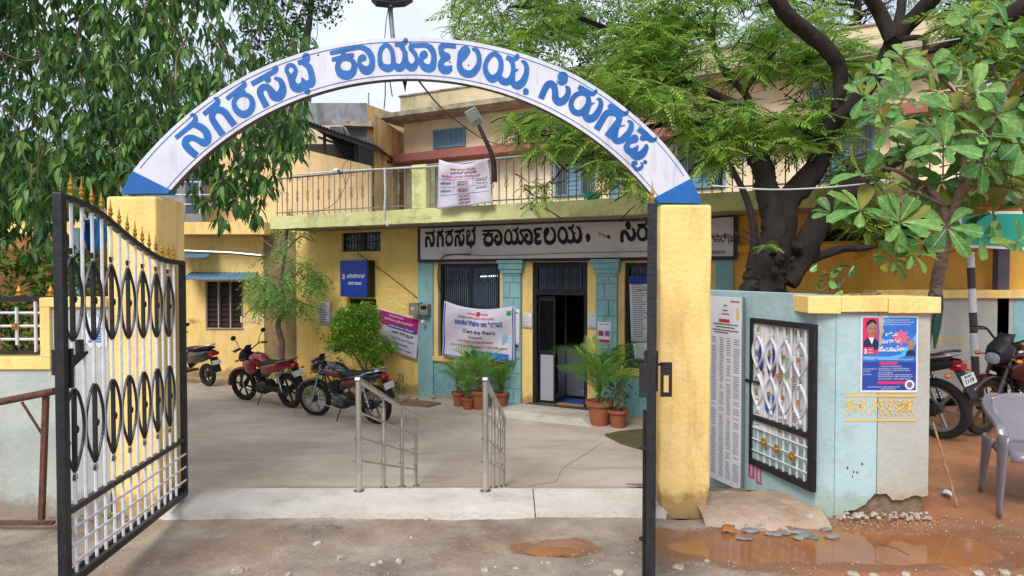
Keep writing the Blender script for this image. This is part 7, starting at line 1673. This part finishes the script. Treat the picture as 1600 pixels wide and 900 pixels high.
def motorcycle(label, loc, ang, paint, lean=7, rimf=m_alloys, style='commuter', group=None, plate='', stripe=None, steer=14, grab=m_chrome, fmud=None, frame_only=False, mirror=True):
    X0 = Matrix.Translation(loc) @ Matrix.Rotation(ang, 4, 'Z') @ Matrix.Rotation(R(-lean), 4, 'X')
    t = bpy.data.objects.new('parked_motorcycle', None); COL.objects.link(t); t.matrix_basis = X0; WMX[t.name] = X0.copy(); tag(t, label, 'motorcycle', group)
    B = lambda: MB(X0); fm = fmud or paint
    wheel(t, -.62, X0, .305, .058, rimf); SX = X0 @ Matrix.Translation((.40, 0, 0)) @ Matrix.Rotation(R(steer), 4, 'Z') @ Matrix.Translation((-.40, 0, 0)); S = lambda: MB(SX)
    wheel(t, .64, SX, .30, .045, rimf)
    def arc(b, cx, r, a0, a1, w, th=.006, k=12, drop=.0):
        vs = []
        for i in range(k + 1):
            a = a0 + (a1 - a0) * i / k
            for q, dr in ((-w, -.018), (-w * .6, 0), (w * .6, 0), (w, -.018)): vs.append(Vector((cx + (r + dr) * math.cos(a), q, .30 + (r + dr) * math.sin(a))))
        b.add(vs, [(i * 4 + j, i * 4 + j + 1, i * 4 + j + 5, i * 4 + j + 4) for i in range(k) for j in range(3)])
    b = S(); arc(b, .64, .335, R(-5), R(150), .062); b.build('front_mudguard', fm, t, smooth=True, solid=.006)
    b = S()
    for y in (-.085, .085): b.tube([(.64, y, .30), (.52, y, .58)], [.026, .024], 10); b.tube([(.52, y, .58), (.40, y, .90)], .017, 10)
    b.box(.37, .46, -.11, .11, .80, .83); b.box(.40, .49, -.11, .11, .70, .73); b.build('front_fork', m_chrome if style == 'commuter' else m_eng, t, smooth=True)
    b = S(); b.tube([(.64, -.10, .30), (.64, .10, .30)], .014, 8); b.build('front_axle', m_chrome, t)
    hb_ = [(.34, -.36, 1.02), (.36, -.24, 1.04), (.42, -.10, .96), (.42, 0, .93), (.42, .10, .96), (.36, .24, 1.04), (.34, .36, 1.02)]
    b = S(); b.tube([Vector(p) for p in smooth_pts(hb_, 4)], .012, 8); b.build('handlebar', m_chrome if style == 'commuter' else m_plas, t, smooth=True)
    for sg in (-1, 1):
        b = S(); b.tube([(.335, sg * .26, 1.032), (.34, sg * .385, 1.015)], .018, 10); b.build('grip', m_plas, t, smooth=True)
        b = S(); b.tube([(.38, sg * .24, 1.04), (.42, sg * .30, 1.03), (.40, sg * .38, 1.01)], .006, 6); b.build('lever', m_chrome, t)
        if mirror:
            b = S(); b.tube([(.38, sg * .22, 1.04), (.37, sg * .27, 1.16), (.36, sg * .33, 1.22)], .006, 6); b.build('mirror_stalk', m_plas, t)
            b = S(); b.ball((.355, sg * .35, 1.25), (.018, .06, .042), 12, 8); b.build('mirror', m_plas, t, smooth=True)
        b = S(); b.tube([(.47, sg * .10, .80), (.50, sg * .18, .80)], .008, 6); b.ball((.51, sg * .20, .80), (.035, .03, .024), 8, 6); b.build('indicator', m_ind, t, smooth=True)
    # headlamp cowl and visor
    b = S(); b.loft([(.42, .86, .09, .10), (.48, .86, .115, .125), (.55, .84, .105, .11), (.60, .815, .075, .075)], 14, 2.6); b.build('headlamp_cowl', paint if style != 'sport' else m_plas, t, smooth=True)
    b = S(); b.loft([(.575, .80, .075, .062), (.612, .795, .070, .055), (.622, .793, .03, .03)], 14, 2.4); b.build('headlamp', m_lens, t, smooth=True)
    b = S(); b.grid(lambda u, v: Vector((.57 - .13 * v - .05 * (2 * u - 1) ** 2, (2 * u - 1) * (.10 - .03 * v), .89 + .15 * v)), 8, 5); b.build('windscreen', m_plas, t, smooth=True, solid=.005)
    b = S(); b.box(.40, .46, -.07, .07, .95, 1.0); b.build('instruments', m_plas, t, bevel=.01)
    # tank, seat, tail
    b = B(); b.loft([(.36, .80, .05, .05), (.33, .80, .09, .09), (.22, .815, .135, .115), (.08, .80, .145, .11), (-.04, .775, .11, .085), (-.10, .755, .07, .055)], 18, 2.5); tk = b.build('fuel_tank', paint, t, smooth=True)
    b = B(); b.lathe([(.035, 0), (.035, .012), (.02, .016)], X0.inverted() @ X0 @ Matrix.Translation((.16, 0, .922)), 14); b.build('fuel_cap', m_chrome, tk)
    if style == 'sport':
        b = B()
        for sg in (-1, 1): b.loft([(.42, .66, .02, .05, sg * .12), (.34, .70, .03, .12, sg * .145), (.20, .68, .03, .13, sg * .15), (.06, .67, .02, .06, sg * .14)], 10, 2.3)
        b.build('tank_shroud', paint, t, smooth=True)
    b = B(); b.loft([(.02, .765, .06, .02), (-.06, .775, .12, .035), (-.26, .765, .14, .035), (-.42, .79, .125, .04), (-.66, .815, .11, .035), (-.76, .82, .07, .02)], 16, 3); b.build('seat', m_seat, t, smooth=True)
    b = B()
    for sg in (-1, 1): b.loft([(-.06, .66, .02, .07, sg * .11), (-.22, .66, .03, .10, sg * .12), (-.42, .72, .03, .075, sg * .12), (-.66, .76, .03, .055, sg * .10), (-.84, .79, .02, .03, sg * .055)], 12, 2.4)
    b.build('side_panel', paint, t, smooth=True)
    if stripe:
        b = B()
        for sg in (-1, 1):
            b.loft([(.26, .79, .004, .018, sg * .143), (.10, .775, .004, .026, sg * .148), (-.04, .75, .004, .012, sg * .118)], 8, 2); b.loft([(-.08, .645, .003, .012, sg * .134), (-.24, .66, .004, .03, sg * .152), (-.40, .71, .003, .012, sg * .151)], 8, 2)
        b.build('stripe', stripe, t, smooth=True)
        b = B()
        for sg in (-1, 1): b.loft([(.28, .83, .004, .01, sg * .134), (.12, .82, .004, .016, sg * .146), (-.02, .79, .004, .008, sg * .118)], 8, 2)
        b.build('stripe', m_alloys, t, smooth=True)
    b = B(); b.tube([Vector(p) for p in smooth_pts([(-.48, -.13, .78), (-.62, -.145, .84), (-.80, -.12, .88), (-.87, 0, .885), (-.80, .12, .88), (-.62, .145, .84), (-.48, .13, .78)], 4)], .013, 8); b.build('grab_rail', grab, t, smooth=True)
    b = B(); b.loft([(-.80, .765, .075, .045), (-.87, .765, .075, .042), (-.90, .76, .05, .03)], 12, 3); b.build('tail_light', m_tail, t, smooth=True)
    b = B(); b.grid(lambda u, v: Vector((-.84 - .14 * v, (2 * u - 1) * (.075 - .02 * v), .74 - .30 * v)), 4, 6); b.build('rear_mudguard', m_plas, t, smooth=True, solid=.008)
    PX = X0 @ Matrix.Translation((-.925, 0, .64)) @ Matrix.Rotation(-PI / 2, 4, 'Z') @ Matrix.Rotation(R(72), 4, 'X')
    b = MB(PX); b.box(-.105, .105, -.05, .05, .006, .012); pl = b.build('number_plate', m_plate, t)
    if plate:
        for s_, dy, sz, ft in plate: text(s_, sz, m_ink, pl, PX @ Matrix.Translation((0, dy, .0135)), 'plate_number', fit=ft, bold=.002)
    for sg in (-1, 1):
        b = B(); b.tube([(-.82, sg * .06, .70), (-.84, sg * .15, .70)], .008, 6); b.ball((-.84, sg * .17, .70), (.03, .032, .022), 8, 6); b.build('indicator', m_ind, t, smooth=True)
        b = B(); b.tube([(-.60, sg * .13, .30), (-.50, sg * .13, .66)], .016, 8)
        P_ = [Vector((-.60 + .10 * q + .024 * 0, sg * .13, .30 + .36 * q)) + Vector((math.cos(q * 55) * .03, math.sin(q * 55) * .03, 0)) for q in np.linspace(.2, .92, 60)]; b.tube(P_, .0055, 5); b.build('shock_absorber', m_chrome, t)
        b = B(); b.bar((-.62, sg * .10, .305), (-.10, sg * .09, .33), .03, .04); b.build('swing_arm', m_plas, t)
        b = B(); b.tube([(-.12, sg * .10, .30), (-.12, sg * .24, .28)], .013, 8); b.build('foot_peg', m_plas, t)
    # frame and engine
    b = B()
    for sg in (-1, 1): b.tube([Vector(p) for p in smooth_pts([(.40, 0, .78), (.34, sg * .05, .55), (.24, sg * .08, .26), (-.05, sg * .09, .22), (-.20, sg * .09, .34), (-.22, sg * .09, .66), (-.70, sg * .08, .75)], 4)], .014, 8)
    b.tube([(.40, 0, .80), (.1, 0, .70), (-.22, 0, .68)], .02, 8); b.build('frame', m_plas, t, smooth=True)
    b = B(); b.box(-.10, .20, -.07, .07, .22, .42); b.lathe([(.09, -.12), (.11, -.10), (.11, .10), (.09, .12)], Matrix.Translation((-.02, 0, .33)) @ Matrix.Rotation(PI / 2, 4, 'X'), 20); b.lathe([(.06, -.11), (.08, -.09), (.08, .09), (.06, .11)], Matrix.Translation((.13, 0, .32)) @ Matrix.Rotation(PI / 2, 4, 'X'), 18)
    b.build('crankcase', m_eng if style == 'sport' else M('engine_silver', '#77757a', '#5a585c', .4, .7, scale=12), t, smooth=True, bevel=.004)
    b = B()
    for k in range(8): b.box(.07 + .012 * k, .23 + .012 * k, -.075, .075, .43 + k * .022, .438 + k * .022)
    b.box(.10, .22, -.055, .055, .42, .62); b.build('cylinder_fins', m_eng, t)
    b = B(); b.box(-.04, .06, -.06, .06, .50, .60); b.build('carburettor', m_eng, t, bevel=.01)
    b = B(); b.tube([Vector(p) for p in smooth_pts([(.26, -.03, .52), (.34, -.08, .42), (.30, -.12, .24), (.05, -.14, .20), (-.20, -.15, .24)], 5)], .018, 10); b.tube([(-.18, -.155, .245), (-.35, -.16, .27), (-.80, -.17, .36)], [.028, .042, .04], 14); b.build('exhaust', m_chrome if style == 'commuter' else m_plas, t, smooth=True)
    b = B(); b.loft([(-.05, .33, .012, .05, .11), (-.30, .33, .014, .045, .11), (-.66, .31, .012, .06, .11)], 12, 3); b.build('chain_cover', m_plas, t, smooth=True)
    b = B(); b.tube([(.0, .09, .26), (.03, .20, .06), (.02, .235, -.005)], .010, 8); b.box(-.01, .06, .22, .26, -.008, .004); b.build('side_stand', m_plas, t)
    b = B(); b.tube([Vector(p) for p in smooth_pts([(.30, -.0, .50), (.36, -.20, .48), (.33, -.22, .32), (.22, -.12, .22)], 4)], .010, 8); b.tube([Vector(p) for p in smooth_pts([(.30, .0, .50), (.36, .20, .48), (.33, .22, .32), (.22, .12, .22)], 4)], .010, 8); b.build('crash_guard', m_chrome, t, smooth=True)
    return t
def bike_at(fpx, rpx, z, **kw):
    f = atz(*fpx, z); r = atz(*rpx, z); d = f - r; c = (f + r) / 2; return Vector((c.x, c.y, z)), math.atan2(d.y, d.x)
c, a = bike_at((386, 624), (458, 637), YARD)
motorcycle('red motorcycle with a dark visor parked in front of the bare brick corner', c, a, m_pred, lean=8, rimf=m_alloy, style='sport', grab=m_pred, steer=10, fmud=m_pred, group='motorcycles parked in the courtyard')
c, a = bike_at((498, 648), (592, 662), YARD)
motorcycle('black motorcycle with red and silver flashes parked behind the left steel handrail', c, a, m_pblk, lean=8, rimf=m_alloys, style='commuter', stripe=m_pred, steer=12, fmud=m_pblk, group='motorcycles parked in the courtyard', mirror=False)
# right lot: one seen from behind, one facing left
c1 = atz(1486, 684, 0.0)
motorcycle('dark motorcycle seen from behind with its number plate showing beside the pier', Vector((c1.x - .40, c1.y + .55, .0)), R(118), m_plas, lean=9, rimf=m_alloys, style='sport', steer=0, plate=[('KA 34 X', .022, .024, .12), ('1119', -.032, .055, .14)], grab=m_alloys, group='motorcycles parked on the bare ground at the right')
motorcycle('wine coloured motorcycle facing left behind the grey plastic chair', Vector((5.42, 7.0, .0)), R(186), m_pwine, lean=8, rimf=M('alloy_gold', '#6f5a38', None, .4, .6), style='sport', steer=18, mirror=False, group='motorcycles parked on the bare ground at the right')
# ---- scooter behind the left gate
def scooter(loc, ang):
    X0 = Matrix.Translation(loc) @ Matrix.Rotation(ang, 4, 'Z') @ Matrix.Rotation(R(-5), 4, 'X'); t = bpy.data.objects.new('parked_scooter', None); COL.objects.link(t); t.matrix_basis = X0; WMX[t.name] = X0.copy()
    tag(t, 'black scooter with a red tail light parked beside the left gate post', 'scooter'); B = lambda: MB(X0)
    wheel(t, -.60, X0, .235, .055, m_alloy); wheel(t, .62, X0, .235, .05, m_alloy)
    b = B(); b.loft([(-.10, .55, .10, .20), (-.25, .60, .15, .16), (-.50, .63, .16, .14), (-.72, .68, .13, .10), (-.88, .72, .06, .05)], 16, 2.6); b.build('body', m_pblk, t, smooth=True)
    b = B(); b.loft([(-.05, .76, .08, .03), (-.20, .77, .14, .04), (-.5, .79, .14, .04), (-.80, .81, .09, .03)], 14, 3); b.build('seat', m_seat, t, smooth=True)
    b = B(); b.box(-.12, .38, -.15, .15, .27, .31); b.build('floorboard', m_plas, t, bevel=.01)
    b = B(); b.loft([(.38, .30, .17, .04), (.42, .55, .19, .22), (.46, .80, .15, .15), (.46, .95, .09, .05)], 14, 3); b.build('front_apron', m_pblk, t, smooth=True)
    b = B(); b.loft([(.38, .99, .10, .04), (.46, 1.0, .13, .06), (.54, .98, .08, .05)], 12, 2.5); b.build('handlebar_cover', m_plas, t, smooth=True)
    b = B(); b.tube([(.42, -.33, 1.03), (.45, 0, 1.0), (.42, .33, 1.03)], .016, 8); b.build('handlebar', m_plas, t)
    for sg in (-1, 1):
        b = B(); b.tube([(.42, sg * .22, 1.03), (.40, sg * .30, 1.16)], .006, 6); b.ball((.40, sg * .32, 1.19), (.02, .06, .04), 10, 6); b.build('mirror', m_plas, t, smooth=True)
    b = B(); b.tube([Vector(p) for p in smooth_pts([(-.45, -.15, .80), (-.70, -.14, .86), (-.88, 0, .88), (-.70, .14, .86), (-.45, .15, .80)], 4)], .012, 8); b.build('grab_rail', m_alloys, t, smooth=True)
    b = B(); b.loft([(-.84, .70, .11, .05), (-.91, .70, .09, .04)], 12, 3); b.build('tail_light', m_tail, t, smooth=True)
    b = B(); b.grid(lambda u, v: Vector((-.84 - .10 * v, (2 * u - 1) * .09, .62 - .30 * v)), 3, 4); b.build('rear_mudguard', m_plas, t, solid=.008)
    PX = X0 @ Matrix.Translation((-.92, 0, .52)) @ Matrix.Rotation(-PI / 2, 4, 'Z') @ Matrix.Rotation(R(75), 4, 'X'); b = MB(PX); b.box(-.10, .10, -.045, .045, .005, .011); b.build('number_plate', m_plate, t)
    b = B(); b.tube([(-.30, -.14, .22), (-.75, -.18, .32)], [.03, .045], 12); b.build('exhaust', m_plas, t, smooth=True)
    b = B(); b.tube([(.46, 0, .8), (.62, .0, .235)], .03, 8); b.build('front_fork', m_plas, t)
    b = B(); b.grid(lambda u, v: Vector((.62 + .265 * math.cos(R(-10) + R(170) * u), (2 * v - 1) * .06, .235 + .265 * math.sin(R(-10) + R(170) * u))), 10, 3); b.build('front_mudguard', m_pblk, t, smooth=True, solid=.006)
c = atz(326, 603, YARD); scooter(Vector((c.x - .52, c.y + .30, YARD)), R(150))
# ---- grey plastic chair at the right edge
def chair(loc, ang):
    X0 = Matrix.Translation(loc) @ Matrix.Rotation(ang, 4, 'Z'); t = bpy.data.objects.new('plastic_armchair', None); COL.objects.link(t); t.matrix_basis = X0; WMX[t.name] = X0.copy()
    tag(t, 'grey moulded plastic armchair cut off by the right edge of the picture', 'chair'); B = lambda: MB(X0)
    mp_ = M('grey_plastic', '#7a767e', '#706c74', .28, scale=3, spec=.6, coat=.2, dirt='#8b7a70', dirt_amt=.25)
    # local: +y is the front of the chair, seat at .42
    b = B(); b.grid(lambda u, v: Vector(((u - .5) * (.46 + .04 * v), -.20 + .44 * v, .42 - .03 * math.sin(PI * v) * (1 - (2 * u - 1) ** 2) + .015 * v - (.05 * max(0, v - .9) * 10 * .5))), 12, 12); b.build('seat', mp_, t, smooth=True, solid=.007)
    b = B(); b.grid(lambda u, v: Vector(((2 * u - 1) * (.225 + .065 * v), -.20 - .13 * v + .07 * (2 * u - 1) ** 2 - .02 * math.sin(PI * v), .42 + .34 * v - .05 * max(0, (v - .5) / .5) * (2 * u - 1) ** 4)), 14, 12); b.build('backrest', mp_, t, smooth=True, solid=.007)
    for sg in (-1, 1):
        arm = smooth_pts([(sg * .24, -.31, .745), (sg * .30, -.25, .71), (sg * .32, -.08, .67), (sg * .31, .12, .63), (sg * .30, .22, .60), (sg * .295, .26, .54)], 5)
        b = B(); vs = []
        for i, p in enumerate(arm):
            w = .035
            for q, dz in ((-w, -.014), (-w * .6, .004), (w * .6, .004), (w, -.014)): vs.append(Vector((p[0] + q, p[1], p[2] + dz)))
        b.add(vs, [(i * 4 + j, i * 4 + j + 1, i * 4 + j + 5, i * 4 + j + 4) for i in range(len(arm) - 1) for j in range(3)]); b.build('armrest', mp_, t, smooth=True, solid=.007)
        for fy, y0, y1, zt_ in ((1, .25, .29, .56), (-1, -.22, -.31, .44)):
            b = B()
            def leg(u, v, fy=fy, y0=y0, y1=y1, zt_=zt_, sg=sg):
                w = .115 - .07 * v; a = (u - .5) * PI * .95
                return Vector((sg * (.275 + .035 * v + .0) + sg * w * .8 * math.cos(a) * .5, y0 + (y1 - y0) * v + w * math.sin(a), zt_ * (1 - v)))
            b.grid(leg, 8, 8); b.build('leg', mp_, t, smooth=True, solid=.006)
        b = B(); b.grid(lambda u, v: Vector((sg * (.235 + .045 * v), -.2 + .44 * u, .42 - .05 * v)), 6, 2); b.build('side_apron', mp_, t, smooth=True, solid=.006)
    b = B(); b.grid(lambda u, v: Vector(((2 * u - 1) * .25, .245 + .015 * v, .43 - .06 * v)), 6, 2); b.build('front_apron', mp_, t, smooth=True, solid=.006)
chair(Vector((3.72, 4.66, -0.01)), R(155))
# ---- small loose things
sk = MB(); sk.tube([at(1458, 660, 4.95), at(1480, 735, 4.85), at(1496, 790, 4.72)], [.008, .008, .007], 7); sk.ball(at(1476, 728, 4.86), (.014, .014, .018), 7, 5)
tag(sk.build('bamboo_stick', M('bamboo', '#8a6a4a', '#a3805a', .8, scale=20), smooth=True), 'thin brown stick leaning behind the pier', 'stick')
random.seed(5)
def stone(px, py, s, lab=None):
    p = atz(px, py, -.03); p.z = ground_h(p.x, p.y) + s * .12; b = MB(); r_ = Matrix.Rotation(random.uniform(0, 6), 3, 'Z')
    b.ball(p, (s, s * random.uniform(.6, .9), s * random.uniform(.4, .65)), 8, 6, rot=r_, jit=.22); o = b.build('stone', m_stone)
    return tag(o, lab, 'stone', 'loose pale stones on the road')
for px, py, s, lab in ((495, 848, .026, 'pale stone nearest the open left gate'), (532, 871, .026, 'flat pale stone left of centre on the road'), (584, 880, .024, 'grey white pair-stone left half near the bottom centre'), (594, 876, .022, 'grey white pair-stone right half near the bottom centre'), (624, 875, .03, 'flat white stone flake at the bottom centre'), (757, 888, .03, 'upright pale stone low in the middle of the road'), (774, 882, .012, 'tiny pale stone right of the upright one'), (667, 809, .024, 'pale stone lying against the threshold edge'), (643, 836, .016, 'small pale stone below the chipped threshold'), (847, 875, .013, 'white chip next to a small dark lump'), (857, 876, .018, 'small dark lump right of the white chip'), (807, 884, .02, 'pale stone near the bottom left of the shallow puddle'), (967, 893, .036, 'largest stone at the bottom edge left of the black gate post'), (988, 861, .014, 'tiny buff stone left of the black gate post'), (1060, 884, .034, 'flat pale stone right of the black gate post'), (1105, 871, .026, 'angular grey stone on the brown mud'), (1166, 818, .034, 'white stone at the left of the rubble by the puddle'), (1189, 818, .042, 'large white stone in the rubble by the puddle'), (1213, 815, .02, 'small stone behind the rubble group'), (1264, 808, .06, 'biggest white stone at the foot of the pier'), (1225, 820, .03, 'pale stone between the rubble and the biggest stone'), (1333, 897, .035, 'pale stone at the bottom edge under the puddle, left'), (1366, 897, .03, 'pale stone at the bottom edge under the puddle, middle one'), (1415, 897, .034, 'white angular stone at the bottom edge below the puddle'), (1530, 898, .04, 'pale stone at the bottom edge near the right corner'), (1571, 895, .045, 'white stone at the bottom edge in the right corner'), (1598, 899, .03, 'stone cut by the right picture edge'), (1236, 862, .018, 'small white stone standing in the puddle'), (370, 890, .04, 'white broken lumps near the bottom left'), (386, 887, .02, 'small white lump beside the broken lumps'), (450, 895, .02, 'pale stone at the bottom edge left of centre')):
    stone(px, py, s, lab)
for k in range(16):
    px, py = random.uniform(1158, 1300), random.uniform(820, 836); p = atz(px, py, -.03); p.z = -.055; b = MB()
    b.ball(p, (random.uniform(.03, .06), random.uniform(.02, .035), .012), 7, 4, rot=Matrix.Rotation(random.uniform(-.5, .5), 3, 'Z'), jit=.25); o = b.build('stone_flake', M('flake_grey', '#8c8c88', '#6d6a66', .85, scale=12) if k == 0 else bpy.data.materials['flake_grey'])
    tag(o, 'flat grey stone flake in the wet rubble beside the puddle', 'stone', 'flat stone flakes at the edge of the puddle')
b = MB(); rr = random.Random(9)
for _ in range(650):
    px, py = rr.uniform(60, 1600), rr.uniform(806, 905); p = atz(px, py, -.03)
    if p.y > 4.5: continue
    s = rr.uniform(.002, .007); z = ground_h(p.x, p.y); c = Vector((p.x, p.y, z + s * .3))
    b.add([c + Vector((s, 0, 0)), c + Vector((0, s, 0)), c + Vector((-s, 0, 0)), c + Vector((0, -s, 0)), c + Vector((0, 0, s)), c - Vector((0, 0, s))], [(0, 1, 4), (1, 2, 4), (2, 3, 4), (3, 0, 4)])
for _ in range(500):
    u = rr.random(); p = Vector((1.45 + 1.5 * u + rr.gauss(0, .1), 4.5 + rr.gauss(0, .07) + .02 * u, -.03)); s = rr.uniform(.002, .007); c = Vector((p.x, p.y, ground_h(p.x, p.y) + s * .3))
    if p.y > 4.59: continue
    b.add([c + Vector((s, 0, 0)), c + Vector((0, s, 0)), c + Vector((-s, 0, 0)), c + Vector((0, -s, 0)), c + Vector((0, 0, s))], [(0, 1, 4), (1, 2, 4), (2, 3, 4), (3, 0, 4)])
b.build('gravel', m_stone, kind='stuff')
b = MB(); b.grid(lambda u, v: atz(1128 + 20 * u, 831 - 9 * v, -.04) + Vector((0, 0, .008 * math.sin(5 * u) + .014 * v * u)), 5, 4); tag(b.build('dry_leaf', M('dry_leaf_ochre', '#b5793a', '#9a622c', .7, scale=12), smooth=True, solid=.002), 'curled ochre dry leaf at the edge of the puddle', 'leaf')
b = MB(); b.grid(lambda u, v: atz(512 + 20 * u, 815 + 6 * u + 3 * v, -.02) + Vector((0, 0, .01 * v)), 4, 2); tag(b.build('glass_shard', M('green_shard', '#5f7a74', None, .2), solid=.002), 'thin greenish glass shard in front of the threshold', 'shard')
b = MB(); b.grid(lambda u, v: atz(1472 + 16 * u, 765 + 6 * v + 5 * u, .01) + Vector((0, 0, .015 * math.sin(3 * u))), 5, 3); tag(b.build('paper_scrap', m_paper, smooth=True, solid=.002), 'white paper scrap on the dirt right of the stick', 'scrap')
b = MB(); b.tube([atz(1368, 850, -.02) + Vector((0, 0, .01)), atz(1400, 862, -.02) + Vector((0, 0, .02)), atz(1420, 870, -.02) + Vector((0, 0, .01))], .004, 5); tag(b.build('twig_scrap', m_twig), 'bent dark twig lying on the mud at the lower right', 'twig')
